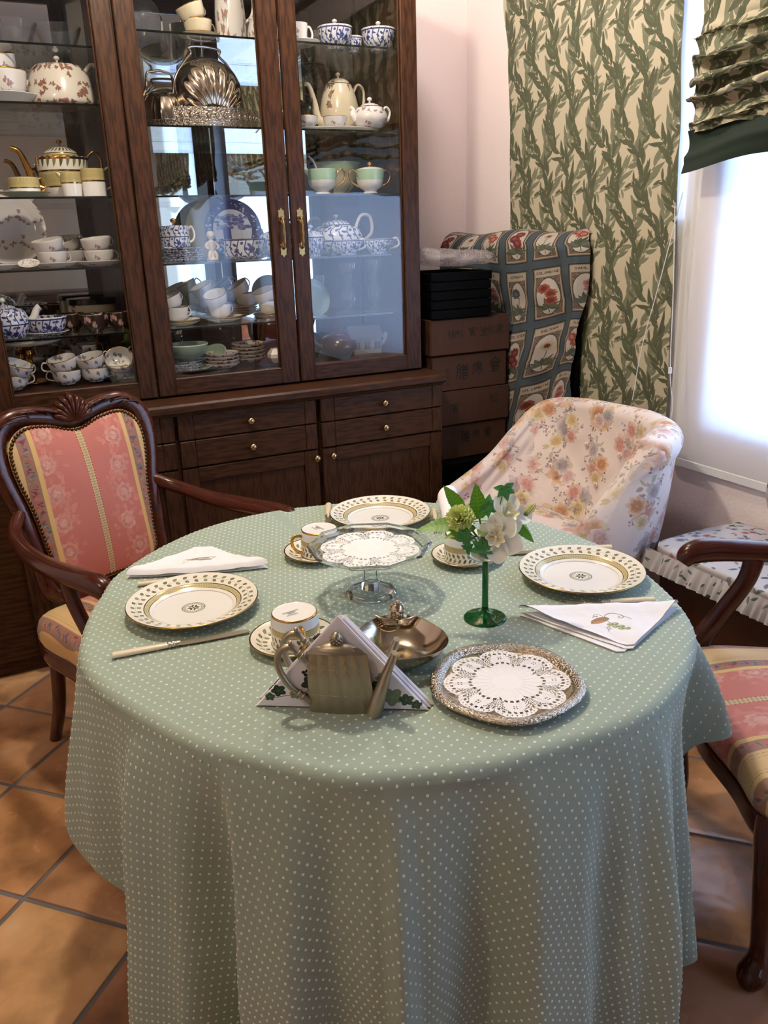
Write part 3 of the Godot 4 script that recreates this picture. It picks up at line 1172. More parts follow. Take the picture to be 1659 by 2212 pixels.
func corner_boxes() -> void:
	var cedar := wood_mat("cedar", Color(0.17, 0.095, 0.055), Color(0.29, 0.18, 0.105), 0.65, 61, Vector3(1.6, 9, 1))
	var cx := 1.838
	var w := 0.388
	# labelled box, lid hanging over the body
	var faces := [
		[box_face(1, [["ban", 150, 90, 96, 9], ["song", 232, 90, 84, 8], ["bao", 352, 80, 92, 9], ["tu", 470, 84, 92, 9], ["song", 548, 80, 86, 8], ["hei", 626, 76, 96, 9]]), box_face(2, [["shan", 232, 84, 150, 13], ["xi", 402, 70, 136, 13], ["hui", 574, 40, 156, 14], ["da", 120, 100, 58, 7], ["jiu", 124, 168, 54, 7], ["ren", 128, 232, 54, 7]])],
		[box_face(3, [["bao", 170, 110, 100, 9], ["song", 560, 60, 96, 9]]), box_face(4, [["shan", 282, 60, 108, 10], ["xi", 400, 58, 100, 10], ["hui", 520, 44, 112, 11]])],
	]
	for b in 2:
		var top: float = [1.094, 0.795][b]
		var t := thing("wooden_box", ["old cedar storage box with brush lettering, upper of the stacked pair beside the cabinet", "old cedar storage box with brush lettering, lower of the stacked pair beside the cabinet"][b], "wooden box", Vector3(cx + 0.004 * b, top - 0.298, -2.90 - 0.19), 0.0, "cedar boxes stacked beside the cabinet")
		for f in 2:
			var fm := mat("cedar_face", Color(0.62, 0.58, 0.54), 0.7, 0.0, faces[b][f], Vector3(1, 1, 1))
			var hh: float = [0.146, 0.148][f]
			var y: float = [0.225, 0.074][f]
			var inset: float = [0.0, 0.008][f]
			part(["lid", "box_body"][f], rbox(Vector3(w - inset * 2.0, hh, 0.38 - inset * 2.0), 0.003, 1, Vector3(0, y, 0)), cedar, t)
			var g := G.new()
			var hw := w * 0.5 - inset - 0.004
			var z := 0.19 - inset + 0.0007
			var y0 := y - hh * 0.5 + 0.004
			var y1 := y + hh * 0.5 - 0.004
			g.quad(Vector3(-hw, y0, z), Vector3(hw, y0, z), Vector3(hw, y1, z), Vector3(-hw, y1, z), Vector3(0, 0, 1), Vector2(0, 1), Vector2(1, 1), Vector2(1, 0), Vector2(0, 0))
			part("lettered_board", g, fm, t)
	# black chest under them and the stack of lacquer trays on top
	mat("black_lacquer", Color(0.010, 0.010, 0.010), 0.5).metallic_specular = 0.2
	var bx := thing("black_chest", "plain black wooden chest on the floor carrying the cedar boxes", "chest", Vector3(cx + 0.005, 0, -3.07))
	part("chest_body", rbox(Vector3(0.40, 0.46, 0.40), 0.004, 1, Vector3(0, 0.23, 0)), M.black_lacquer, bx)
	part("chest_lid", rbox(Vector3(0.415, 0.034, 0.415), 0.005, 0, Vector3(0, 0.478, 0)), M.black_lacquer, bx)
	for k in 5:
		var t := thing("lacquer_tray", ["lowest black lacquer tray of the five on the cedar boxes", "second black lacquer tray up from the cedar boxes", "third and middle black lacquer tray of the five on the cedar boxes", "fourth black lacquer tray up, just under the topmost one", "topmost black lacquer tray, directly under the bubble wrap"][k], "tray", Vector3(1.790 + rnd(-0.003, 0.003), 1.0955 + 0.0365 * k, -3.03), 0.0, "black lacquer trays on the cedar boxes")
		var g := rbox(Vector3(0.27, 0.006, 0.26), 0.001, 0, Vector3(0, 0.003, 0))
		part("tray_bottom", g, M.black_lacquer, t)
		g = G.new()
		for s in [-1, 1]:
			g.add(rbox(Vector3(0.285, 0.034, 0.006), 0.002, 0, Vector3(0, 0.019, s * 0.1365)))
			g.add(rbox(Vector3(0.006, 0.034, 0.267), 0.002, 2, Vector3(s * 0.1395, 0.019, 0)))
		part("tray_rim", g, M.black_lacquer, t)
	# bubble wrap bundle
	var wrap := mat("bubble_wrap", Color(0.78, 0.74, 0.75, 0.36), 0.28)
	wrap.transparency = BaseMaterial3D.TRANSPARENCY_ALPHA
	var bn := Image.create(64, 64, false, Image.FORMAT_RGB8)
	for y in 64:
		for x in 64:
			var cx2 := (x % 32) - 15.5
			var cy2 := (y % 32) - 15.5
			if (y / 32) == 1:
				cx2 = ((x + 16) % 32) - 15.5
			var r := Vector2(cx2, cy2) / 14.0
			var nn := Vector3(0, 0, 1)
			if r.length() < 1.0:
				nn = Vector3(r.x * 0.8, r.y * 0.8, sqrt(maxf(0.05, 1.0 - 0.64 * r.length_squared()))).normalized()
			bn.set_pixel(x, y, Color(nn.x * 0.5 + 0.5, nn.y * 0.5 + 0.5, nn.z * 0.5 + 0.5))
	wrap.normal_enabled = true
	wrap.normal_texture = ImageTexture.create_from_image(bn)
	wrap.normal_scale = 0.7
	wrap.uv1_scale = Vector3(40, 40, 1)
	var nz := FastNoiseLite.new()
	nz.seed = 3
	nz.frequency = 7.0
	var rows := []
	var uvs := []
	for r in 41:
		var a := TAU * r / 40.0
		var row := PackedVector3Array()
		var uv := PackedVector2Array()
		for c in 49:
			var f := c / 48.0
			var x := lerpf(-0.19, 0.205, f)
			var end := pow(sin(PI * clampf(f, 0.012, 0.988)), 0.28)
			var pinch := 1.0 - 0.30 * exp(-pow((f - 0.34) / 0.06, 2.0))
			var hh := 0.036 * end * pinch * lerpf(1.15, 0.72, f)
			var dd := 0.125 * end
			var q := Vector3(x, hh * signf(sin(a)) * pow(absf(sin(a)), 0.7), dd * signf(cos(a)) * pow(absf(cos(a)), 0.6))
			var n1 := nz.get_noise_3d(q.x, q.y * 2.0, q.z)
			q += Vector3(0, 0.014 * n1, 0.012 * n1)
			q.y += 0.030 * pow(1.0 - f, 2.0) + 0.010 * f
			row.append(q)
			uv.append(Vector2(x, a * 0.04))
		rows.append(row)
		uvs.append(uv)
	solo("bubble_wrap_bundle", G.new().grid(rows, false, uvs).outward(), wrap, "clear bubble wrap bundle lying on the black lacquer trays", "bubble wrap", Vector3(1.805, 1.318, -3.03), -0.06)
	patchwork_cloth()

const LETTERS := {
	"A": [0, 10, 3, 0, 6, 10, 4.8, 6.4, 1.2, 6.4], "B": [0, 10, 0, 0, 5, 1, 5, 4, 0, 5, 6, 6, 6, 9, 0, 10], "C": [6, 1.5, 3, 0, 0, 3, 0, 7, 3, 10, 6, 8.5], "D": [0, 0, 4, 0, 6, 3, 6, 7, 4, 10, 0, 10, 0, 0],
	"E": [6, 0, 0, 0, 0, 5, 5, 5, 0, 5, 0, 10, 6, 10], "G": [6, 1.5, 3, 0, 0, 3, 0, 7, 3, 10, 6, 8.5, 6, 5.5, 3.5, 5.5], "I": [3, 0, 3, 10], "L": [0, 0, 0, 10, 6, 10], "M": [0, 10, 0, 0, 3, 6, 6, 0, 6, 10], "N": [0, 10, 0, 0, 6, 10, 6, 0],
	"O": [3, 0, 0, 3, 0, 7, 3, 10, 6, 7, 6, 3, 3, 0], "P": [0, 10, 0, 0, 5, 0, 6, 2.5, 5, 5, 0, 5], "R": [0, 10, 0, 0, 5, 0, 6, 2.5, 5, 5, 0, 5, 6, 10], "S": [6, 1.5, 3, 0, 0, 2, 6, 7, 3.5, 10, 0, 8.5], "T": [0, 0, 6, 0, 3, 0, 3, 10], "U": [0, 0, 0, 8, 3, 10, 6, 8, 6, 0], "Z": [0, 0, 6, 0, 0, 10, 6, 10], "F": [6, 0, 0, 0, 0, 5, 5, 5, 0, 5, 0, 10], "H": [0, 0, 0, 10, 0, 5, 6, 5, 6, 0, 6, 10],
}
func text(p: P, s: String, x: float, y: float, h: float, wd: float, c: Color) -> void:
	for ch in s:
		if LETTERS.has(ch):
			var q := pv(LETTERS[ch])
			for k in q.size():
				q[k] = Vector2(x, y) + q[k] * h / 10.0
			p.line(q, wd, c)
		x += h * (0.9 if ch != " " else 0.6)

func rosette(p: P, x: float, y: float, r: float, cols: Array, petals := 6, rings := 3) -> void:
	for k in rings:
		var rr := r * (1.0 - k * 0.85 / rings)
		var c0: Color = cols[mini(k, cols.size() - 1)]
		var off := rnd(0, TAU)
		for j in petals:
			var a := off + TAU * j / petals
			var c := c0.lightened(rnd(0, 0.16)).darkened(rnd(0, 0.10))
			var q := Vector2(x, y) + Vector2(cos(a), sin(a)) * rr * 0.52
			var pl := PackedVector2Array()
			for m in 14:
				var b := TAU * m / 14.0
				pl.append(q + Vector2(cos(b) * rr * 0.52, sin(b) * rr * 0.40).rotated(a) * (1.0 + 0.12 * sin(b * 3.0 + j)))
			p.poly(pl, c)
			p.line(PackedVector2Array([q - Vector2(cos(a), sin(a)) * rr * 0.4, q + Vector2(cos(a), sin(a)) * rr * 0.3]), maxf(1.0, r * 0.03), c.darkened(0.14))

func patchwork_cloth() -> void:
	var p := P.new(768, 1024, c8(176, 165, 148))
	rng.seed = 11
	var names := ["PRIZE ASTER", "BALSAM", "PLANTS", "GERBERA", "COLUMBINE", "DAHLIA"]
	for k in 6:
		var x0 := (k % 3) * 256.0
		var y0 := (k / 3) * 512.0
		p.im.fill_rect(Rect2i(int(x0), int(y0), 256, 512), c8(86, 102, 112))
		p.im.fill_rect(Rect2i(int(x0) + 26, int(y0) + 30, 204, 452), c8(44, 54, 66))
		p.im.fill_rect(Rect2i(int(x0) + 34, int(y0) + 40, 188, 432), c8(160, 140, 104))
		p.im.fill_rect(Rect2i(int(x0) + 40, int(y0) + 48, 176, 416), c8(205, 194, 176))
		p.im.fill_rect(Rect2i(int(x0) + 46, int(y0) + 110, 164, 346), c8(128, 112, 100))
		for j in 160:
			p.disc(x0 + rnd(50, 206), y0 + rnd(114, 452), rnd(2, 6), rnd(2, 6), c8(70, 60, 54) if rnd() < 0.5 else c8(176, 160, 140))
		p.disc(x0 + 128, y0 + 284, 78, 164, c8(70, 64, 60))
		p.disc(x0 + 128, y0 + 284, 72, 158, c8(226, 220, 208))
		for j in 9:
			p.leaf(Vector2(x0 + 128, y0 + 390), Vector2.from_angle(-PI / 2 + (j - 4) * 0.42) * rnd(60, 110), 26, 0.2, c8(84, 96, 74).lerp(c8(120, 126, 110), rnd()), c8(60, 66, 50))
		p.line(pv([x0 + 128, y0 + 430, x0 + 122, y0 + 330, x0 + 130, y0 + 250]), 5.0, c8(84, 90, 66))
		var sets := [[c8(150, 56, 50), c8(116, 34, 34), c8(170, 90, 80)], [c8(226, 218, 196), c8(214, 196, 160), c8(130, 60, 36)], [c8(196, 110, 92), c8(164, 64, 54), c8(210, 150, 120)], [c8(96, 104, 104), c8(70, 76, 80), c8(120, 126, 120)], [c8(186, 96, 66), c8(150, 60, 44), c8(120, 44, 34)], [c8(204, 150, 144), c8(176, 100, 96), c8(150, 70, 66)]]
		for j in [3, 1, 2, 1, 3, 2][k]:
			rosette(p, x0 + 128 + rnd(-26, 26), y0 + 215 + j * 52 + rnd(-8, 8), rnd(38, 56), sets[k], 8)
		text(p, names[k], x0 + 128 - names[k].length() * 8.2, y0 + 66, 19, 3.2, c8(56, 48, 46))
	var m := mat("patchwork", Color(0.74, 0.73, 0.73), 0.92, 0.0, p.tex(), Vector3(1.0 / 0.50, 1.0 / 0.47, 1))
	# folded boards leaning in the corner, and the cloth thrown over them
	var bt := thing("folded_boards", "flat boards standing in the corner behind the cedar boxes under the patchwork cloth", "board", Vector3(2.128, 0, -3.0), 0.09)
	part("board", rbox(Vector3(0.02, 1.36, 0.80), 0.004, 1, Vector3(0.0, 0.6825, 0)), M.black_lacquer, bt)
	var nz := FastNoiseLite.new()
	nz.seed = 8
	nz.frequency = 3.0
	var rows := []
	var uvs := []
	# profile across: from the back edge over the top and down the front
	for r in 60:
		var s := r / 59.0
		var row := PackedVector3Array()
		var uv := PackedVector2Array()
		for c in 71:
			var f := c / 70.0
			var z := lerpf(-3.45, -2.555, f)
			var fx := lerpf(2.020, 2.118, f)
			var x: float
			var y: float
			if s < 0.13:
				var e := s / 0.13
				x = fx + 0.085 * (1.0 - e) - 0.010 * sin(e * PI)
				y = lerpf(1.425, 1.368, e * e) + 0.008 * sin(z * 12.0)
			else:
				var e := (s - 0.13) / 0.87
				y = 1.368 - e * lerpf(0.80, 0.92, smoothstep(0.2, 0.55, f) * (1.0 - smoothstep(0.75, 1.0, f)))
				var fold := 0.030 * sin(f * 15.0 + e * 2.0 + 1.5 * nz.get_noise_2d(z, y)) * smoothstep(0.0, 0.5, e)
				x = fx - 0.004 - 0.020 * e + fold + 0.016 * nz.get_noise_2d(z * 2.0, y * 1.2)
				z += (0.030 * sin(e * 5.0 + 1.0) * f) + 0.02 * nz.get_noise_2d(y * 2.0, 4.0) * e
			if f > 0.94:   # the end wraps round the boards towards the panel
				x += (f - 0.94) * 0.75
				z -= (f - 0.94) * 0.42
			if z < -2.86 and y < 1.115:
				x = maxf(x, 2.044)
			row.append(Vector3(minf(x, 2.168), y, z))
			uv.append(Vector2(f * 0.92 + 0.05 * sin(s * 6.0 + f * 2.0) + 0.10 * s, s * 1.02 + 0.04 * f + 0.04 * sin(f * 9.0) * s))
		rows.append(row)
		uvs.append(uv)
	solo("patchwork_cloth", G.new().grid(rows, false, uvs), m, "blue grey patchwork print cloth with flower ovals draped over the corner boards", "cloth")

# ---------------------------------------------------------------- chairs
func chintz_tex() -> Texture2D:
	var p := P.new(1024, 1024, c8(238, 229, 226))
	rng.seed = 5
	var pal := [[c8(236, 206, 196), c8(228, 184, 174), c8(214, 150, 144)], [c8(238, 228, 196), c8(232, 214, 168), c8(216, 188, 136)], [c8(234, 206, 176), c8(226, 184, 146), c8(204, 146, 110)], [c8(240, 224, 222), c8(232, 206, 204), c8(220, 182, 182)], [c8(214, 208, 208), c8(196, 188, 192), c8(174, 164, 172)]]
	for cl in 30:
		var cx := rnd(0, 1024)
		var cy := rnd(0, 1024)
		if cl < 16:
			cx = (cl % 4) * 256.0 + 60.0 + rnd(-50, 50)
			cy = (cl / 4) * 256.0 + 60.0 + ((cl % 2) * 128.0) + rnd(-40, 40)
		for k in 9:
			var a := rnd(0, TAU)
			p.leaf(Vector2(cx, cy) + Vector2.from_angle(a) * rnd(20, 70), Vector2.from_angle(a + rnd(-0.8, 0.8)) * rnd(26, 54), rnd(14, 26), rnd(-0.4, 0.4), [c8(196, 192, 176), c8(212, 204, 160), c8(184, 172, 164), c8(198, 200, 176)][rng.randi() % 4], c8(170, 160, 150))
		for k in 9:
			var q := Vector2(cx, cy) + Vector2.from_angle(rnd(0, TAU)) * rnd(50, 120)
			for j in 6:
				p.disc(q.x + rnd(-14, 14), q.y + rnd(-14, 14), rnd(3, 8), rnd(3, 7), [c8(168, 150, 148), c8(202, 190, 202), c8(196, 164, 140), c8(150, 134, 130)][rng.randi() % 4])
		for k in (3 if cl < 16 else 1):
			var q := Vector2(cx, cy) + Vector2.from_angle(k * 1.9 + cl) * (rnd(36, 66) if k else 0.0)
			rosette(p, q.x, q.y, rnd(42, 60) * (1.7 if k == 0 and cl < 16 else 1.0), pal[(cl * 2 + k + cl / 4) % 5], 7, 4)
			p.disc(q.x, q.y, 6, 6, c8(206, 170, 110))
	return p.tex()

# an upholstered block with rounded edges: half sizes h, corner roundness by the power e
func cushion(h: Vector3, e := 5.0, nu := 40, nv := 20, puff := 0.0) -> G:
	var rows := []
	var uvs := []
	for r in nv + 1:
		var v := PI * (float(r) / nv - 0.5)
		var row := PackedVector3Array()
		var uv := PackedVector2Array()
		for c in nu + 1:
			var u := TAU * c / nu
			var d := Vector3(cos(v) * cos(u), sin(v), cos(v) * sin(u))
			var l := pow(pow(absf(d.x), e) + pow(absf(d.y), e) + pow(absf(d.z), e), -1.0 / e)
			d *= l
			var q := Vector3(d.x * h.x, d.y * h.y, d.z * h.z)
			if puff > 0.0 and q.y > 0.0:
				q.y += puff * (1.0 - d.x * d.x) * (1.0 - d.z * d.z)
			row.append(q)
			uv.append(Vector2(q.x + q.y * 0.5, q.z + q.y * 0.5))
		rows.append(row)
		uvs.append(uv)
	return G.new().grid(rows, true, uvs).outward()

func tub_chair() -> void:
	var ch := mat("chintz", Color(0.95, 0.93, 0.92), 0.85, 0.0, chintz_tex(), Vector3(1.55, 1.55, 1.55))
	ch.uv1_triplanar = true
	ch.uv1_triplanar_sharpness = 6.0
	ch.rim_enabled = true
	ch.rim = 0.2
	var t := thing("tub_armchair", "small floral armchair with a buttoned curved back in the corner by the window", "armchair", Vector3(1.75, 0, -2.215))
	# path round the U, from the far arm's front over the back to the near arm's front, x towards the wall
	var rim := smooth3(pw([-0.22, 0.47, -0.33, -0.02, 0.56, -0.355, 0.115, 0.67, -0.365, 0.205, 0.755, -0.34, 0.250, 0.782, -0.20, 0.258, 0.785, 0.0, 0.250, 0.782, 0.15, 0.195, 0.775, 0.27, 0.115, 0.768, 0.335, 0.055, 0.757, 0.358]), 9)
	var foot := smooth3(pw([-0.40, 0.34, -0.285, -0.25, 0.36, -0.285, -0.10, 0.37, -0.28, 0.06, 0.37, -0.24, 0.145, 0.37, -0.11, 0.155, 0.37, 0.0, 0.145, 0.37, 0.11, 0.06, 0.37, 0.24, -0.15, 0.37, 0.28, -0.36, 0.36, 0.285]), 9)
	var C := rim.size()
	var cols := []
	for c in C:
		var a := float(c) / (C - 1)
		var tan_ := (rim[mini(c + 1, C - 1)] - rim[maxi(c - 1, 0)])
		tan_.y = 0
		var out := tan_.normalized().cross(Vector3.UP)
		if out.dot(Vector3(-0.1, 0, 0) - Vector3(rim[c].x, 0, rim[c].z)) > 0.0:
			out = -out
		var col := PackedVector3Array()
		var R := lerpf(0.034, 0.062, smoothstep(0.3, 1.0, a))
		var f := foot[c]
		var top := rim[c]
		var n_in := 16
		for k in n_in + 1:   # inner face, deeply buttoned
			var s := k / float(n_in)
			var q := f.lerp(top, s) + Vector3(0, 0.0, 0) + out * (0.030 * sin(PI * s) - 0.02 * s)
			var bu := a * 11.0
			var bv := s * 3.2 + 0.2
			var d1 := absf(fposmod(bu + bv, 2.0) - 1.0)
			var d2 := absf(fposmod(bu - bv, 2.0) - 1.0)
			var puff := pow(minf(d1, d2), 0.6) * 0.020 * smoothstep(0.02, 0.2, s) * (1.0 - smoothstep(0.72, 0.92, s)) * smoothstep(0.08, 0.2, a) * (1.0 - smoothstep(0.8, 0.92, a))
			col.append(q - out * puff)
		for k in range(1, 13):   # the roll over the top
			var th := PI * 1.25 * k / 12.0
			col.append(top + out * (R - R * cos(th) - 0.02) + Vector3(0, R * sin(th) * 0.9, 0))
		var last := col[col.size() - 1]
		for k in range(1, 11):   # outer face down to the floor rail
			var s := k / 10.0
			var base := Vector3(lerpf(f.x, top.x, 0.45), 0.13, lerpf(f.z, top.z, 0.75)) + out * (0.035)
			col.append(last.lerp(base, s) + out * 0.022 * sin(PI * s))
		cols.append(col)
	var NR: int = cols[0].size()
	var rows := []
	var uvs := []
	for k in NR:
		var row := PackedVector3Array()
		var uv := PackedVector2Array()
		var c0: PackedVector3Array = cols[0]
		var cn: PackedVector3Array = cols[C - 1]
		var ulen := 0.0
		var m0: Vector3 = (c0[k] + c0[NR - 1 - k]) * 0.5    # the two fronts are closed across, bulging
		var mn: Vector3 = (cn[k] + cn[NR - 1 - k]) * 0.5
		for e in [0.0, 0.35, 0.75, 0.95]:
			row.append(m0.lerp(c0[k], e) + Vector3(-0.03 * sqrt(1.0 - e * e), 0, 0))
		for c in C:
			row.append(cols[c][k])
		for e in [0.95, 0.75, 0.35, 0.0]:
			row.append(mn.lerp(cn[k], e) + Vector3(-0.03, 0, 0.012) * sqrt(1.0 - e * e))
		for c in row.size():
			if c:
				ulen += (rim[clampi(c - 4, 1, C - 1)] - rim[clampi(c - 5, 0, C - 2)]).length() * 0.85 if c > 4 and c < C + 4 else 0.022
			uv.append(Vector2(ulen, -k * 0.031))
		rows.append(row)
		uvs.append(uv)
	part("shell", G.new().grid(rows, false, uvs).outward(), ch, t)
	part("seat_cushion", cushion(Vector3(0.29, 0.085, 0.275), 6.0, 48, 20, 0.02), ch, t).position = Vector3(-0.16, 0.335, 0.0)
	part("seat_base", cushion(Vector3(0.30, 0.085, 0.285), 9.0, 48, 16), ch, t).position = Vector3(-0.13, 0.205, 0.0)
	var bt := lathe(pv([0, -0.004, 0.008, -0.003, 0.011, 0.001, 0.008, 0.005, 0, 0.007]), 14)
	for s in [[0.135, 0.57, -0.185], [0.200, 0.53, 0.0], [0.225, 0.66, -0.09], [0.225, 0.66, 0.09], [0.135, 0.57, 0.185]]:
		part("button", bt, ch, t).transform = eul(Vector3(s[0], s[1], s[2]), Vector3(0, 0, PI / 2))
	for e in [[-0.40, -0.25], [-0.40, 0.25], [0.12, -0.2], [0.12, 0.2]]:
		part("leg", lathe(pv([0, 0, 0.014, 0, 0.014, 0, 0.02, 0.06, 0.024, 0.125, 0.024, 0.125, 0, 0.125]), 14), M.dark_wood, t).position = Vector3(e[0], 0, e[1])

func stool_and_pillow() -> void:
	var m := mat("chintz_blue", Color(0.80, 0.79, 0.80), 0.88, 0.0, stool_tex(), Vector3(2.4, 2.4, 1))
	var t := thing("bench", "low dark wooden bench under the window with a ruffled floral seat pad", "bench", Vector3(2.0, 0, -1.47))
	part("bench_seat", rbox(Vector3(0.40, 0.05, 0.58), 0.004, 2, Vector3(0, 0.415, 0)), M.dark_wood, t)
	part("bench_body", rbox(Vector3(0.37, 0.34, 0.54), 0.004, 2, Vector3(0, 0.22, 0)), M.dark_wood, t)
	for e in [[-0.15, -0.24], [0.15, -0.24], [-0.15, 0.24], [0.15, 0.24]]:
		part("foot", rbox(Vector3(0.05, 0.05, 0.05), 0.004, 1, Vector3(e[0], 0.025, e[1])), M.dark_wood, t)
	var c := thing("seat_pad", "floral seat pad with a gathered ruffle round its edge on the low bench", "cushion", Vector3(2.0, 0.44, -1.47))
	part("pad", cushion(Vector3(0.205, 0.022, 0.31), 8.0, 64, 14, 0.008), m, c).position = Vector3(0, 0.022, 0)
	var rows := []
	var uvs := []
	var path := PackedVector3Array()
	for e in [[-0.21, -0.315], [0.21, -0.315], [0.21, 0.315], [-0.21, 0.315]]:
		path.append(Vector3(e[0], 0, e[1]))
	for r in 9:
		var row := PackedVector3Array()
		var uv := PackedVector2Array()
		var n := 0
		for s in 4:
			var a := path[s]
			var b := path[(s + 1) % 4]
			var cnt := 80 if s % 2 == 0 else 120
			var out := -(b - a).normalized().cross(Vector3.UP)
			for k in cnt:
				var f := float(k) / cnt
				var e := r / 8.0
				var dist := a.distance_to(b) * f
				var wave := sin(dist * 200.0 + 2.0 * sin(dist * 37.0))
				var corner := exp(-pow(minf(f, 1.0 - f) * a.distance_to(b) / 0.03, 2.0))
				row.append(a.lerp(b, f) + out * (0.004 + (0.026 + 0.010 * wave) * e) * (1.0 - corner * 0.5) + Vector3(0, 0.026 - 0.058 * e + 0.004 * wave * e, 0))
				uv.append(Vector2(dist * 1.3, e * 0.085 + 0.4))
				n += 1
		row.append(row[0])
		uv.append(uv[0])
		rows.append(row)
		uvs.append(uv)
	part("ruffle", G.new().grid(rows, true, uvs), m, c)
	var pl := thing("throw_pillow", "small floral pillow leaning on the wall under the window sill, at the picture edge", "pillow", Vector3(2.10, 0.61, -1.40))
	part("pillow_body", cushion(Vector3(0.17, 0.055, 0.19), 2.6, 40, 20), m, pl).rotation = Vector3(0, 0, -1.15)

func stool_tex() -> Texture2D:
	var p := P.new(512, 512, c8(226, 222, 220))
	rng.seed = 15
	for k in 120:
		p.leaf(Vector2(rnd(0, 512), rnd(0, 512)), Vector2.from_angle(rnd(0, TAU)) * rnd(18, 40), rnd(8, 15), 0.2, [c8(96, 124, 122), c8(128, 132, 138), c8(158, 150, 154), c8(70, 96, 84)][rng.randi() % 4])
	for k in 16:
		rosette(p, rnd(0, 512), rnd(0, 512), rnd(14, 26), [c8(224, 196, 200), c8(200, 140, 140), c8(176, 96, 90)] if k % 2 else [c8(200, 196, 208), c8(160, 156, 176), c8(120, 116, 140)], 6)
	return p.tex()

# one repeat of the striped damask: u across the stripes, v along them
func damask_tex() -> Texture2D:
	var p := P.new(1024, 1024, c8(192, 112, 98))
	rng.seed = 23
	var ground := c8(192, 112, 98)
	for k in 12:   # tone-on-tone leaves and blossoms
		var cx := 130.0 + (k % 2) * 470.0 + rnd(-40, 40) + 110.0
		var cy := (k / 2) * 172.0 + (k % 2) * 86.0
		for j in 26:
			var a := rnd(0, TAU)
			var q := Vector2(cx, cy) + Vector2.from_angle(a) * rnd(10, 105)
			p.leaf(q, Vector2.from_angle(a + rnd(-0.8, 0.8)) * rnd(26, 52), rnd(18, 30), rnd(-0.4, 0.4), ground.lerp(c8(214, 146, 126), rnd(0.35, 0.75)), c8(186, 108, 94))
		rosette(p, cx, cy, 58, [c8(212, 144, 126), c8(200, 126, 110), c8(214, 150, 132)], 8, 3)
	var stripe := func(x: float, w: float, c: Color):
		p.im.fill_rect(Rect2i(int(x), 0, int(w), 1024), c)
	# thin stripe in the middle of the field
	stripe.call(488, 48, c8(206, 178, 132))
	for e in [[488, 5, 150, 40, 36], [531, 5, 150, 40, 36], [500, 4, 140, 120, 80], [519, 4, 140, 120, 80], [509, 6, 120, 140, 100]]:
		for y in range(0, 1024, 16):
			p.im.fill_rect(Rect2i(e[0], y, e[1], 10), c8(e[2], e[3], e[4]))
	# wide coloured border band, split over the two edges of the repeat
	stripe.call(0, 96, c8(212, 178, 124))
	stripe.call(928, 96, c8(212, 178, 124))
	for s in [0, 1]:
		var x0 := 100.0 if s == 0 else 852.0
		stripe.call(x0 - 4, 76, c8(150, 112, 92))
		for k in 120:
			p.poly(PackedVector2Array([Vector2(x0 + rnd(0, 66), k * 8.6), Vector2(x0 + rnd(0, 66), k * 8.6 + rnd(8, 26)), Vector2(x0 + rnd(0, 66), k * 8.6 + rnd(6, 30))]), [c8(132, 30, 52), c8(52, 108, 108), c8(180, 84, 74), c8(156, 138, 120), c8(98, 72, 110), c8(184, 106, 90)][rng.randi() % 6])
		stripe.call(x0 + 72 if s == 0 else x0 - 34.0, 30, c8(216, 178, 112))
		for y in range(0, 1024, 14):
			p.im.fill_rect(Rect2i(int(60.0 if s == 0 else 950.0), y, 4, 9), c8(122, 130, 92))
			p.im.fill_rect(Rect2i(int(40.0 if s == 0 else 974.0), y, 3, 9), c8(176, 130, 90))
	return p.tex()

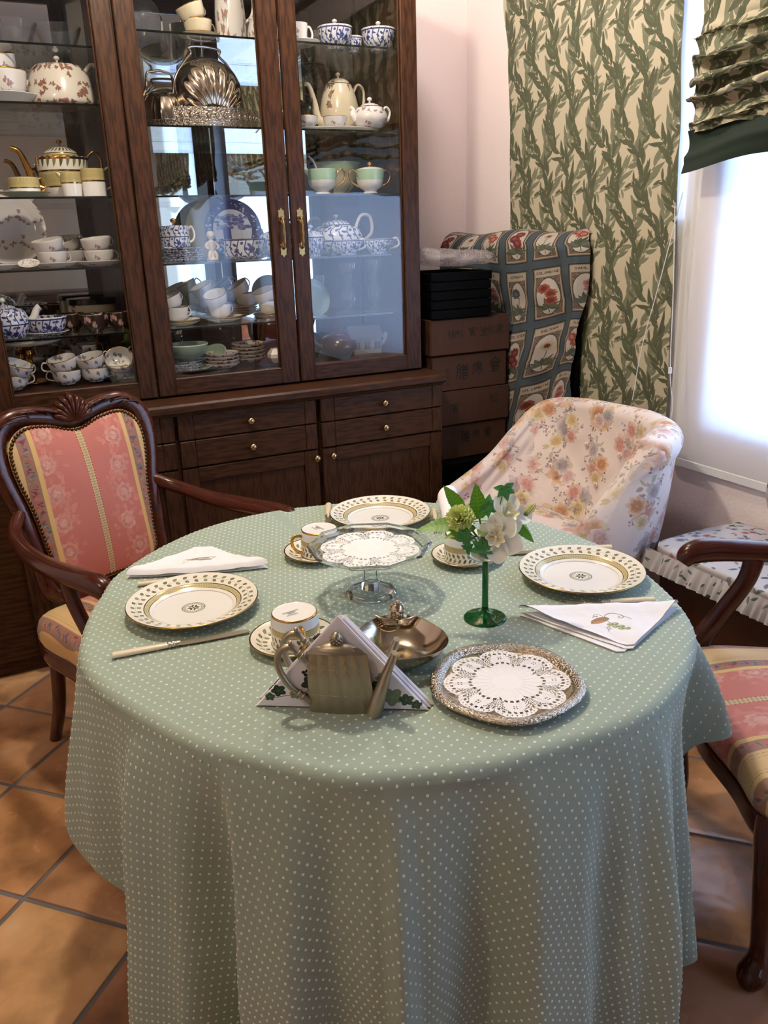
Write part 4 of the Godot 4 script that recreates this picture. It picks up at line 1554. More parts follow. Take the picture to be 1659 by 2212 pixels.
func red_chair() -> Node3D:
	var wood := wood_mat("mahogany", Color(0.23, 0.090, 0.048), Color(0.30, 0.125, 0.068), 0.24, 71, Vector3(1.5, 9, 1))
	wood.clearcoat_enabled = true
	wood.clearcoat = 0.5
	wood.clearcoat_roughness = 0.08
	var dam := mat("damask", Color(0.95, 0.95, 0.95), 0.6, 0.0, damask_tex(), Vector3(2.55, 2.0, 1))
	dam.rim_enabled = true
	dam.rim = 0.3
	mat("nail_brass", Color(0.36, 0.26, 0.16), 0.35, 1.0)
	var t := thing("armchair", "mahogany armchair with rose striped damask back and carved crest, before the cabinet", "armchair")
	# --- seat: serpentine frame and sprung pad
	var outline := smooth2(pv([-0.245, -0.235, 0.0, -0.25, 0.245, -0.235, 0.268, 0.0, 0.285, 0.18, 0.26, 0.262, 0.15, 0.272, 0.0, 0.292, -0.15, 0.272, -0.26, 0.262, -0.285, 0.18, -0.268, 0.0]), 6, true)
	var rows := []
	for lv in [[0.93, 0.335], [0.985, 0.338], [1.0, 0.35], [1.0, 0.385], [0.985, 0.395], [0.9, 0.396]]:
		var r := PackedVector3Array()
		for q in outline:
			r.append(Vector3(q.x * lv[0], lv[1] + (0.02 * (1.0 - smoothstep(0.0, 0.2, absf(q.x))) if q.y > 0.2 and lv[1] < 0.345 else 0.0), q.y * lv[0]))
		r.append(r[0])
		rows.append(r)
	part("seat_frame", G.new().grid(rows, true).outward(), wood, t)
	rows = []
	var uvs := []
	for lv in [[0.985, 0.392], [1.0, 0.405], [1.0, 0.43], [0.985, 0.447], [0.95, 0.46], [0.85, 0.470], [0.6, 0.482], [0.3, 0.488], [0.0, 0.489]]:
		var r := PackedVector3Array()
		var uv := PackedVector2Array()
		for q in outline:
			r.append(Vector3(q.x * lv[0], lv[1], q.y * lv[0]))
			uv.append(Vector2(q.x * lv[0] * 0.99 + 0.196, -q.y * lv[0] + (0.47 - lv[1])))
		r.append(r[0])
		uv.append(uv[0])
		rows.append(r)
		uvs.append(uv)
	part("seat", G.new().grid(rows, true, uvs).outward(), dam, t)
	# --- cabriole front legs and raked rear legs
	for s in [-1.0, 1.0]:
		var pts := smooth3(pw([s * 0.262, 0.385, 0.225, s * 0.280, 0.33, 0.240, s * 0.284, 0.26, 0.246, s * 0.272, 0.16, 0.236, s * 0.262, 0.085, 0.228, s * 0.264, 0.045, 0.232, s * 0.276, 0.018, 0.244, s * 0.276, 0.0, 0.244]), 5)
		part("front_leg", tube(pts, [0.044, 0.042, 0.036, 0.030, 0.025, 0.0225, 0.021, 0.020, 0.019, 0.0185, 0.019, 0.024, 0.029, 0.028, 0.020, 0.017], 16, 1.0, Vector3(0, 0, 1)), wood, t)
		pts = smooth3(pw([s * 0.205, 0.44, -0.235, s * 0.208, 0.30, -0.245, s * 0.212, 0.14, -0.275, s * 0.218, 0.0, -0.335]), 6)
		part("rear_leg", tube(pts, [0.024, 0.024, 0.022, 0.020, 0.018], 12, 0.9, Vector3(0, 0, 1)), wood, t)
	# --- back: shield frame leaning backwards
	var back := Node3D.new()
	back.name = "back"
	t.add_child(back)
	back.position = Vector3(0, 0.44, -0.245)
	back.rotation.x = -0.20
	var sh := smooth2(pv([0.165, 0.05, 0.19, 0.16, 0.205, 0.30, 0.228, 0.42, 0.222, 0.505, 0.17, 0.552, 0.09, 0.548, 0.0, 0.522, -0.09, 0.548, -0.17, 0.552, -0.222, 0.505, -0.228, 0.42, -0.205, 0.30, -0.19, 0.16, -0.165, 0.05, 0.0, 0.028]), 6, true)
	var fr := PackedVector3Array()
	for q in sh:
		fr.append(Vector3(q.x, q.y, 0))
	fr.append(fr[0])
	var fg := []
	for k in fr.size():
		var d := (fr[(k + 1) % (fr.size() - 1)] - fr[posmod(k - 1, fr.size() - 1)]).normalized()
		var o := d.cross(Vector3(0, 0, 1))
		var top := smoothstep(0.35, 0.54, fr[k].y)
		var wdt := lerpf(0.024, 0.030, top)
		var row := PackedVector3Array()
		for e in [[-1.0, -0.6], [-1.0, 0.25], [-0.75, 0.62], [-0.3, 0.95], [0.3, 1.0], [0.8, 0.7], [1.0, 0.2], [1.0, -0.5], [0.6, -0.9], [-0.6, -0.9], [-1.0, -0.6]]:
			row.append(fr[k] + o * e[0] * wdt + Vector3(0, 0, e[1] * 0.022))
		fg.append(row)
	part("back_frame", G.new().grid(fg, false).outward(), wood, t)
	rows = []
	uvs = []
	for e in [0.90, 0.86, 0.75, 0.55, 0.3, 0.0]:
		var r := PackedVector3Array()
		var uv := PackedVector2Array()
		for q in sh:
			var c := Vector2(0, 0.31)
			var w: Vector2 = c + (q - c) * e
			r.append(Vector3(w.x, w.y, 0.012 + 0.036 * sqrt(1.0 - pow(e / 0.92, 2.0)) if e < 0.92 else 0.012))
			uv.append(Vector2(w.x * 0.88 + 0.196, -w.y))
		r.append(r[0])
		uv.append(uv[0])
		rows.append(r)
		uvs.append(uv)
	var pad := part("back_pad", G.new().grid(rows, true, uvs), dam, t)
	if pad.mesh.get_faces()[0].is_finite():
		pass
	part("back_cover", prism(sh, 0.008, 0.0, false), dam, t)
	# nails round the pad
	var dot := lathe(pv([0.0058, 0, 0.0051, 0.0026, 0.0029, 0.0044, 0, 0.0050]), 9)
	var ng := G.new()
	var per := PackedVector2Array()
	for q in sh:
		per.append(Vector2(0, 0.31) + (q - Vector2(0, 0.31)) * 0.875)
	per.append(per[0])
	var acc := 0.0
	for k in per.size() - 1:
		var seg := per[k].distance_to(per[k + 1])
		while acc < seg:
			var q := per[k].lerp(per[k + 1], acc / seg)
			ng.add(dot, eul(Vector3(q.x, q.y, 0.0225), Vector3(PI / 2, 0, 0)))
			acc += 0.0112
		acc -= seg
	part("nail_trim", ng, M.nail_brass, t).set_meta("kind", "stuff")
	# carved crest: a shell of ribs between two sprays of curling leaves
	var cg := G.new()
	for k in 9:
		var a := (k - 4) * 0.27
		var ln := 0.082 - 0.006 * absf(k - 4)
		var d := Vector3(sin(a), cos(a), 0)
		var p0 := Vector3(sin(a) * 0.006, 0.518, 0.016)
		cg.add(tube(smooth3(PackedVector3Array([p0, p0 + d * ln * 0.4 + Vector3(0, 0, 0.016), p0 + d * ln * 0.8 + Vector3(0, 0, 0.014), p0 + d * ln + Vector3(0, 0, -0.006)]), 4), [0.003, 0.006, 0.0095, 0.0105, 0.006], 8, 0.8, Vector3(0, 0, 1)))
	part("crest_shell", cg, wood, t)
	for s in [-1.0, 1.0]:
		cg = G.new()
		for k in 6:
			var f := k / 5.0
			var b := Vector3(s * (0.03 + 0.135 * f), 0.540 + 0.020 * sin(f * 3.0), 0.018)
			var e := b + Vector3(s * 0.040, 0.020 * (1.0 - f) - 0.004, 0.004)
			cg.add(tube(smooth3(PackedVector3Array([b - Vector3(s * 0.018, 0.004, 0.004), b + Vector3(0, 0.006, 0.010), e + Vector3(0, 0.004, 0.004), e + Vector3(s * 0.006, -0.006, 0)]), 4), [0.003, 0.009 - 0.004 * f, 0.007 - 0.003 * f, 0.002], 8, 0.6, Vector3(0, 0, 1)))
		part("crest_leaves", cg, wood, t)
	for o in t.get_children():
		if String(o.name) in ["back_frame", "back_pad", "back_cover", "nail_trim", "crest_shell", "crest_leaves", "crest_leaves_001"]:
			o.transform = back.transform
	t.remove_child(back)
	back.free()
	# --- arms: from the back frame out, forward and scrolled, on curved posts
	for s in [-1.0, 1.0]:
		var pts := smooth3(pw([s * 0.212, 0.735, -0.300, s * 0.262, 0.705, -0.235, s * 0.288, 0.688, -0.10, s * 0.299, 0.692, 0.05, s * 0.296, 0.701, 0.19, s * 0.288, 0.697, 0.25, s * 0.282, 0.674, 0.272]), 7)
		part("arm", tube(pts, [0.020, 0.020, 0.021, 0.023, 0.025, 0.026, 0.028, 0.029, 0.026, 0.017], 14, 0.95, Vector3.UP), wood, t)
		pts = smooth3(pw([s * 0.296, 0.68, 0.10, s * 0.294, 0.62, 0.115, s * 0.288, 0.54, 0.165, s * 0.278, 0.46, 0.215, s * 0.268, 0.37, 0.22]), 6)
		part("arm_post", tube(pts, [0.026, 0.023, 0.023, 0.027, 0.030], 12, 0.7, Vector3(0, 0, 1)), wood, t)
	return t

func chairs() -> void:
	tub_chair()
	stool_and_pillow()
	var a := red_chair()
	a.position = Vector3(0.325, 0, -2.125)
	a.rotation.y = 0.38
	copy_of(a, Vector3(1.498, 0, -0.895), deg_to_rad(-119.5), "mahogany armchair with rose striped damask seat, on the window side of the table")

# ---------------------------------------------------------------- the table service
const TOP := 0.7216

func polar(c: float, r: float, a: float) -> Vector2:
	return Vector2(c + r * cos(a), c + r * sin(a))

func ring(p: P, c: float, r0: float, r1: float, col: Color) -> void:
	var a := PackedVector2Array()
	for k in 181:
		a.append(polar(c, r1, TAU * k / 180.0))
	for k in 181:
		a.append(polar(c, r0, TAU * (180 - k) / 180.0))
	p.poly(a, col)

func olive_leaf(p: P, c: float, r: float, a: float, ln: float, wd: float, out: float, k: int) -> void:
	# a little leaf standing off the stem circle, slanting along it
	var b := polar(c, r, a)
	var e := polar(c, r + out, a + ln / r)
	var cols := [c8(118, 120, 88), c8(98, 104, 78), c8(140, 134, 98), c8(108, 110, 86), c8(128, 120, 90)]
	p.leaf(b, e - b, wd, 0.1, cols[k % 5], c8(70, 74, 50))
	p.leaf(b + (e - b) * 0.2, (e - b) * 0.6, wd * 0.35, 0.1, (cols[k % 5] as Color).lightened(0.22))

func service_tex(n: int, kind: String) -> Array:
	var p := P.new(n, n, c8(243, 240, 236))
	var g := P.new(n, n, Color(0, 0, 0))
	var c := n * 0.5
	var R := n * 0.5 / 1.02
	var gold := c8(176, 150, 92)
	var lines: Array
	if kind == "plate":
		ring(p, c, R * 0.735, R * 0.99, c8(240, 235, 222))
		lines = [[0.984, 1.0], [0.722, 0.735], [0.655, 0.664]]
		ring(p, c, R * 0.664, R * 0.722, c8(206, 194, 150))
		for k in 110:
			var a := TAU * k / 110.0
			p.line(PackedVector2Array([polar(c, R * 0.675, a), polar(c, R * 0.693, a + 0.022), polar(c, R * 0.711, a)]), maxf(1.5, n / 400.0), c8(120, 116, 72))
		# centre medallion
		for e in [[0.165, 0.178], [0.118, 0.126]]:
			ring(p, c, R * e[0], R * e[1], c8(110, 98, 60))
		for k in 30:
			p.disc(polar(c, R * 0.146, TAU * k / 30.0).x, polar(c, R * 0.146, TAU * k / 30.0).y, R * 0.011, R * 0.011, c8(124, 114, 76))
		for k in 4:
			for s in [-1, 1]:
				var b := polar(c, R * 0.03, TAU * k / 4.0)
				p.leaf(b, (polar(c, R * 0.10, TAU * k / 4.0 + s * 0.5) - b), R * 0.035, 0.1, c8(72, 84, 62))
		p.disc(c, c, R * 0.02, R * 0.02, c8(120, 60, 50))
		ring(p, c, R * 0.842, R * 0.847, c8(170, 164, 140))
		for k in 34:
			var a := TAU * k / 34.0
			olive_leaf(p, c, R * 0.868, a, R * 0.066, R * 0.058, R * 0.050, k)
			olive_leaf(p, c, R * 0.822, a + 0.03, R * 0.066, R * 0.058, -R * 0.046, k + 2)
	else:
		ring(p, c, R * 0.50, R * 0.99, c8(240, 235, 222))
		lines = [[0.96, 1.0], [0.485, 0.50], [0.415, 0.425]]
		ring(p, c, R * 0.425, R * 0.485, c8(206, 194, 150))
		for k in 60:
			var a := TAU * k / 60.0
			p.line(PackedVector2Array([polar(c, R * 0.435, a), polar(c, R * 0.455, a + 0.04), polar(c, R * 0.475, a)]), 1.6, c8(120, 116, 72))
		ring(p, c, R * 0.712, R * 0.719, c8(170, 164, 140))
		for k in 22:
			var a := TAU * k / 22.0
			olive_leaf(p, c, R * 0.74, a, R * 0.11, R * 0.085, R * 0.11, k)
			olive_leaf(p, c, R * 0.69, a + 0.06, R * 0.11, R * 0.085, -R * 0.09, k + 1)
	for e in lines:
		ring(p, c, R * e[0], R * e[1], gold)
		ring(g, c, R * e[0], R * e[1], Color.WHITE)
	return [p.tex(), g.tex()]

func cup_tex() -> Array:
	# u round the cup, v from the rim (0) to the foot (1)
	var p := P.new(1024, 256, c8(240, 235, 222))
	var g := P.new(1024, 256, Color(0, 0, 0))
	p.im.fill_rect(Rect2i(0, 150, 1024, 106), c8(244, 243, 242))
	for k in 24:
		var x := k * 1024.0 / 24.0
		var cols := [c8(112, 118, 78), c8(84, 94, 62), c8(132, 128, 88)]
		p.leaf(Vector2(x, 62), Vector2(14, -46), 22, 0.12, cols[k % 3], c8(70, 74, 50))
		p.leaf(Vector2(x + 12, 66), Vector2(14, 46), 22, -0.12, cols[(k + 1) % 3], c8(70, 74, 50))
	p.im.fill_rect(Rect2i(0, 63, 1024, 2), c8(170, 164, 140))
	p.im.fill_rect(Rect2i(0, 122, 1024, 44), c8(196, 180, 126))
	for k in 70:
		var x := k * 1024.0 / 70.0
		p.line(PackedVector2Array([Vector2(x, 132), Vector2(x + 8, 144), Vector2(x, 156)]), 2.2, c8(124, 112, 66))
	for e in [[0, 6], [118, 5], [165, 5], [248, 8]]:
		p.im.fill_rect(Rect2i(0, e[0], 1024, e[1]), c8(184, 156, 96))
		g.im.fill_rect(Rect2i(0, e[0], 1024, e[1]), Color.WHITE)
	return [p.tex(), g.tex()]

func porcelain(key: String, tex: Array, sc := Vector3.ONE) -> StandardMaterial3D:
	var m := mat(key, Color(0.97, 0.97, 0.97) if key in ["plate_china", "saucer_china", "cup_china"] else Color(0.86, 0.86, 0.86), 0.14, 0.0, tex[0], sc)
	if tex.size() > 1:
		m.metallic = 1.0
		m.metallic_texture = tex[1]
	return m

func china_materials() -> void:
	mat("white_china", Color(0.94, 0.93, 0.915), 0.13)
	mat("gold", Color(0.83, 0.62, 0.30), 0.2, 1.0)
	mat("silver", Color(0.80, 0.73, 0.63), 0.12, 1.0)
	mat("bright_silver", Color(0.86, 0.82, 0.76), 0.10, 1.0)
	porcelain("plate_china", service_tex(1024, "plate"))
	porcelain("saucer_china", service_tex(512, "saucer"))
	porcelain("cup_china", cup_tex())

func dinner_plate() -> G:
	var pr := smooth2(pv([0.076, 0.0015, 0.082, 0.0035, 0.090, 0.0078, 0.098, 0.0125, 0.118, 0.0185, 0.1312, 0.0225]), 4)
	var o := pv([0, 0.003, 0.070, 0.003, 0.070, 0.0, 0.074, 0.0])
	o.append_array(pr)
	o.append_array(pv([0.1325, 0.0236, 0.1318, 0.0247]))
	var back := pr.duplicate()
	back.reverse()
	for q in back:
		o.append(q + Vector2(-0.0005 if q.x > 0.08 else 0.002, 0.0034))
	o.append_array(pv([0.06, 0.0046, 0, 0.0046]))
	return lathe(o, 80).planar(0, 0, 0.1325 * 2.04, 0.1325 * 2.04)

func place_plates() -> void:
	var pl := solo("dinner_plate", dinner_plate(), M.plate_china, "leaf bordered dinner plate between the pearl knife and napkin at the cabinet-side armchair", "plate", Vector3(0.297, TOP, -1.514), 0.4, "leaf pattern dinner plates")
	copy_of(pl, Vector3(1.068, TOP, -1.243), 1.7, "leaf bordered dinner plate between the flower vase and the window-side armchair")
	copy_of(pl, Vector3(0.864, TOP, -1.803), 2.9, "leaf bordered dinner plate behind the glass cake stand")

func stamp(parent: Node3D, s: String, at: Vector3, px: float, turn: float) -> void:
	var f := SystemFont.new()
	f.font_names = PackedStringArray(["Droid Serif"])
	var tm := TextMesh.new()
	tm.text = s
	tm.font = f
	tm.font_size = 24
	tm.pixel_size = px
	tm.depth = 0.00015
	var o := part("backstamp", tm, M.stamp_ink, parent)
	o.position = at
	o.rotation = Vector3(-PI / 2, turn, 0)

func place_cups() -> void:
	mat("stamp_ink", Color(0.25, 0.25, 0.23), 0.6)
	# saucer
	var sp := smooth2(pv([0.048, 0.001, 0.056, 0.004, 0.068, 0.0105, 0.0795, 0.0150]), 4)
	var o := pv([0, 0.002, 0.042, 0.002, 0.042, 0.0, 0.046, 0.0])
	o.append_array(sp)
	o.append_array(pv([0.0805, 0.0158, 0.080, 0.0168]))
	var b := sp.duplicate()
	b.reverse()
	for q in b:
		o.append(q + Vector2(0.0, 0.0030))
	o.append_array(pv([0.044, 0.0034, 0, 0.0034]))
	var sauc := lathe(o, 64).planar(0, 0, 0.0805 * 2.04, 0.0805 * 2.04)
	# cup upside down: rim on the saucer, foot on top
	var R := 0.0445
	var H := 0.0615
	var cupg := G.new()
	var wall := lathe(pv([0.0425, 0.0045, 0.0425, 0.0, R, 0.0, R, 0.0, R + 0.0002, H * 0.5, R - 0.0012, H * 0.88, R - 0.003, H]), 56)
	for k in wall.v.size():
		wall.t[k] = Vector2(wall.t[k].x, clampf(wall.v[k].y / H, 0.0, 1.0))
	cupg.add(wall)
	var sp0 := thing("saucer", "leaf bordered saucer under the upturned cup next to the silver napkin holder", "saucer", Vector3(0.424, TOP, -1.276), 0.0, "leaf pattern saucers")
	part("saucer_body", sauc, M.saucer_china, sp0)
	var c := thing("upturned_cup", "upturned leaf pattern cup with gold handle behind the teapot shaped napkin holder", "cup", Vector3(0.428, TOP + 0.0042, -1.270), 0.0, "upturned leaf pattern cups")
	part("cup_wall", cupg, M.cup_china, c)
	var base := lathe(pv([R - 0.0030, H, R - 0.0045, H + 0.0016, R - 0.0060, H + 0.0012, R - 0.0075, H + 0.0002, 0.0, H - 0.0004]), 48)
	part("cup_base", base, M.white_china, c, "plain white base with a printed backstamp")
	part("foot_ring", lathe(pv([R - 0.0030, H - 0.0006, R - 0.0026, H, R - 0.0036, H + 0.0013, R - 0.0046, H + 0.0017]), 48), M.gold, c, "gold line round the foot")
	var inner := lathe(pv([0.0425, 0.0045, 0.0420, H - 0.006, 0.038, H - 0.0035, 0, H - 0.003]), 40)
	part("cup_inside", inner, M.white_china, c)
	var hd := tube(smooth3(pw([R - 0.001, 0.050, 0, R + 0.016, 0.0525, 0, R + 0.0235, 0.042, 0, R + 0.021, 0.027, 0, R + 0.010, 0.014, 0, R - 0.001, 0.0085, 0]), 6), [0.0036, 0.0032, 0.003, 0.003, 0.003, 0.0038], 10, 1.25)
	part("cup_handle", hd, M.gold, c, "gilded loop handle")
	for e in [["BERNARDAUD", 0.0, 0.00020, 0.0], ["LIMOGES", 0.0042, 0.00016, 0.0], ["FRANCE", 0.0075, 0.00014, 0.0], ["Constance", 0.013, 0.0002, 0.0]]:
		stamp(c, e[0], Vector3(-0.004 + e[1], H + 0.0006, 0.006), e[2], PI / 2 + 0.25)
	# each handle points where the photograph shows it
	c.rotation.y = atan2(-0.90, -0.43) + PI
	c.rotation.y = -atan2(0.905, -0.10)
	copy_of(sp0, Vector3(0.628, TOP, -1.655), 1.0, "leaf bordered saucer under the upturned cup left of the glass cake stand")
	copy_of(c, Vector3(0.634, TOP + 0.0042, -1.655), PI - 0.05, "upturned leaf pattern cup beside the glass cake stand, its handle away from it")
	copy_of(sp0, Vector3(0.912, TOP, -1.455), 2.0, "leaf bordered saucer under the upturned cup behind the green stemmed vase")
	copy_of(c, Vector3(0.906, TOP + 0.0042, -1.456), 0.6, "upturned leaf pattern cup partly hidden by the flower vase")

func knife_blade(l: float) -> G:
	var o := PackedVector2Array()
	for k in 9:
		o.append(Vector2(l * k / 8.0, 0.0088 if k < 8 else 0.003))
	o[0].y = 0.005
	o.append_array(pv([l * 1.012, -0.001, l * 0.97, -0.0068, l * 0.5, -0.0085, 0.012, -0.0075, 0, -0.004]))
	return prism(smooth2(o, 2, true), 0.0016, 0.0006, false)

func cutlery() -> void:
	var pearl := mat("pearl", Color(0.90, 0.84, 0.73), 0.22)
	pearl.subsurf_scatter_enabled = true
	pearl.subsurf_scatter_strength = 0.15
	mat("old_silver", Color(0.80, 0.76, 0.68), 0.36, 1.0)
	var flat := Basis.from_euler(Vector3(-PI / 2, 0, 0))
	var kn := thing("table_knife", "pearl handled knife lying in front of the dinner plate at the tablecloth's near edge", "knife", Vector3.ZERO, 0.0, "pearl handled cutlery")
	part("handle", tube(smooth3(pw([0, 0, 0, 0.006, 0, 0, 0.05, 0, 0, 0.096, 0, 0, 0.10, 0, 0]), 5), [0.004, 0.0080, 0.0083, 0.0080, 0.0077, 0.0072, 0.0066, 0.006], 14, 0.66, Vector3(0, 0, 1)), pearl, kn)
	part("ferrule", tube(smooth3(pw([0.098, 0, 0, 0.102, 0, 0, 0.108, 0, 0, 0.114, 0, 0, 0.122, 0, 0]), 4), [0.0068, 0.0084, 0.0066, 0.0084, 0.006, 0.0072, 0.0052], 14, 0.8, Vector3(0, 0, 1)), M.old_silver, kn)
	part("blade", knife_blade(0.130), M.old_silver, kn).transform = Transform3D(flat, Vector3(0.119, -0.002, 0))
	kn.position = Vector3(0.117, TOP + 0.0062, -1.386)
	kn.rotation.y = -0.11
	var fk := thing("table_fork", "pearl handled fork tucked under the white napkin by the cabinet-side plate", "fork", Vector3.ZERO, 0.0, "pearl handled cutlery")
	part("handle", tube(smooth3(pw([0, 0, 0, 0.006, 0, 0, 0.045, 0, 0, 0.086, 0, 0, 0.09, 0, 0]), 5), [0.003, 0.0064, 0.0066, 0.006, 0.0056, 0.005], 14, 0.7, Vector3(0, 0, 1)), pearl, fk)
	part("ferrule", tube(smooth3(pw([0.088, 0, 0, 0.094, 0, 0, 0.100, 0, 0, 0.108, 0, 0]), 4), [0.0055, 0.0068, 0.0052, 0.0064, 0.004], 14, 0.8, Vector3(0, 0, 1)), M.old_silver, fk)
	var g := tube(smooth3(pw([0.106, 0, 0, 0.122, -0.0005, 0, 0.134, 0.001, 0, 0.142, 0.001, 0]), 4), [0.0036, 0.0032, 0.005, 0.0095, 0.0105], 12, 0.25, Vector3(0, 0, 1))
	for k in 4:
		var z := (k - 1.5) * 0.0054
		g.add(tube(smooth3(pw([0.138, 0.001, z, 0.152, -0.0015, z, 0.168, -0.0005, z, 0.178, 0.002, z]), 4), [0.0019, 0.0016, 0.0013, 0.0007], 8, 0.8))
	part("fork_head", g, M.old_silver, fk)
	fk.position = Vector3(0.217, TOP + 0.006, -1.690)
	fk.rotation.y = -0.22
	copy_of(kn, Vector3(1.235, TOP + 0.0062, -1.336), PI - 0.40, "pearl handled knife behind the plate near the floral armchair")
	copy_of(kn, Vector3(0.790, TOP + 0.0062, -1.978), PI + 1.16, "pearl handled knife between the far cup and the far plate")
	copy_of(fk, Vector3(1.118, TOP + 0.006, -1.078), PI - 0.42, "pearl handled fork peeping out from under the embroidered napkin")
	copy_of(fk, Vector3(1.020, TOP + 0.006, -1.792), PI + 1.10, "pearl handled fork with its tines showing between the far plate and the rolled napkin")

func motif_tex(kind: int) -> Texture2D:
	var p := P.new(512, 288, c8(244, 243, 246))
	var y := 96.0
	if kind == 0:
		p.line(smooth2(pv([250, y + 10, 258, y - 8, 276, y - 16, 300, y - 10, 310, y + 6, 300, y + 14, 294, y + 6, 304, y, 330, y + 22]), 6), 2.6, c8(140, 124, 110))
		p.line(smooth2(pv([248, y + 2, 240, y - 10, 226, y - 12, 220, y - 2, 228, y + 2, 232, y - 4, 214, y + 4]), 6), 2.4, c8(140, 124, 110))
		p.poly(smooth2(pv([204, y + 40, 208, y + 22, 230, y + 8, 256, y + 4, 264, y + 14, 250, y + 28, 226, y + 38]), 5, true), c8(160, 132, 100))
		p.poly(smooth2(pv([206, y + 40, 216, y + 30, 240, y + 24, 246, y + 30, 226, y + 40]), 5, true), c8(196, 140, 104))
		p.line(pv([252, y + 20, 262, y + 44]), 2.4, c8(140, 124, 110))
		for e in [[258, 46], [274, 44], [270, 58], [288, 58], [284, 70], [302, 70]]:
			p.disc(e[0], y + e[1], 10, 7, c8(150, 160, 112))
			p.disc(e[0] - 2, y + e[1] - 2, 5, 3, c8(206, 208, 180))
		p.line(smooth2(pv([256, y + 56, 244, y + 60, 244, y + 72, 254, y + 70, 250, y + 62, 242, y + 86]), 5), 2.2, c8(140, 124, 110))
	else:
		for e in [[236, 20, 24, 6], [262, 16, 30, 8], [286, 26, 22, 6], [256, 34, 34, 5]]:
			p.disc(e[0], y + e[1], e[2], e[3], c8(150, 142, 124))
		p.line(smooth2(pv([200, y + 34, 230, y + 40, 270, y + 40, 320, y + 30]), 5), 3.0, c8(140, 132, 112))
		p.line(smooth2(pv([286, y + 18, 310, y + 6, 318, y - 6, 306, y - 10]), 5), 2.6, c8(130, 120, 100))
		p.line(pv([204, y + 34, 214, y + 26]), 3.0, c8(150, 150, 120))
	return p.tex()

func napkin(called_label: String, at: Vector3, turn: float, motif: int, group: String) -> void:
	var t := thing("napkin", called_label, "napkin", at, turn, group)
	var m := mat("napkin_cloth_%d" % motif, Color(0.97, 0.97, 0.98), 0.9, 0.0, motif_tex(motif))
	m.normal_enabled = true
	m.normal_texture = weave_normal()
	m.normal_scale = 0.12
	var pl := mat("napkin_plain", Color(0.93, 0.93, 0.95), 0.9)
	var nz := FastNoiseLite.new()
	nz.seed = 2 + motif
	nz.frequency = 9.0
	for layer in 3:
		var rows := []
		var uvs := []
		var lo: float = [0.0006, 0.0034, 0.0064][layer]
		var NV := 26
		for r in NV * 2 + 2:
			var bot := r > NV
			var v := float(r if not bot else NV * 2 + 1 - r) / NV
			var row := PackedVector3Array()
			var uv := PackedVector2Array()
			for c in 49:
				var u := c / 24.0 - 1.0
				var w := 0.156 * (1.0 - v * 0.955) + 0.001
				var ap: float = [-0.006, 0.010, 0.016][layer]
				var ln: float = [0.172, 0.166, 0.158][layer]
				var x := u * w + ap * v + 0.004 * (1.0 - v) * nz.get_noise_2d(v * 0.4 + layer, u * 0.4)
				var z: float = ln * v + 0.008 * (1.0 - v) * u * u + [0.006, 0.003, 0.0][layer] * (1.0 - v)
				var curl := pow(absf(u), 6.0) * (1.0 - v)
				var y: float = (lo + 0.0034 * layer * exp(-v * 4.0)) * (1.0 - 0.75 * exp(-v * 30.0)) + 0.006 * curl * (1.0 if layer == 2 else 0.0) + 0.0022 * nz.get_noise_2d(x * 1.2, z + layer * 3.0) * layer
				if layer == 2:
					y += 0.006 * exp(-pow((v - 0.10) / 0.16, 2.0))
				var th := 0.0022
				if not bot:
					y += th
				if v < 0.001:
					y -= th * 0.5 * (1.0 if not bot else -1.0)
				row.append(Vector3(x, y, z))
				uv.append(Vector2(0.5 + x / 0.32, 0.02 + z / 0.18))
			rows.append(row)
			uvs.append(uv)
		part(["under_fold", "middle_fold", "top_fold"][layer], G.new().grid(rows, false, uvs).outward(), m if layer == 2 else pl, t)

func rolled_napkin() -> void:
	var t := thing("rolled_napkin", "plain white napkin rolled into a cone beside the far plate's fork", "napkin", Vector3(0.952, TOP, -1.585))
	var rows := []
	var a0 := Vector3(0, 0, 0)
	var a1 := Vector3(0.115, 0.0, -0.215)
	var dir := (a1 - a0).normalized()
	var side := dir.cross(Vector3.UP)
	for r in 27:
		var f := r / 26.0
		var row := PackedVector3Array()
		for c in 65:
			var th := TAU * 1.6 * c / 64.0
			var rad := lerpf(0.016, 0.030, f) * (1.0 - 0.22 * c / 64.0)
			var ce := a0.lerp(a1, f) + Vector3(0, lerpf(0.017, 0.031, f), 0)
			row.append(ce + side * cos(th - 1.2) * rad + Vector3(0, sin(th - 1.2) * rad, 0) + dir * 0.018 * sin(th) * f)
		rows.append(row)
	part("roll", G.new().grid(rows), M.napkin_plain, t)

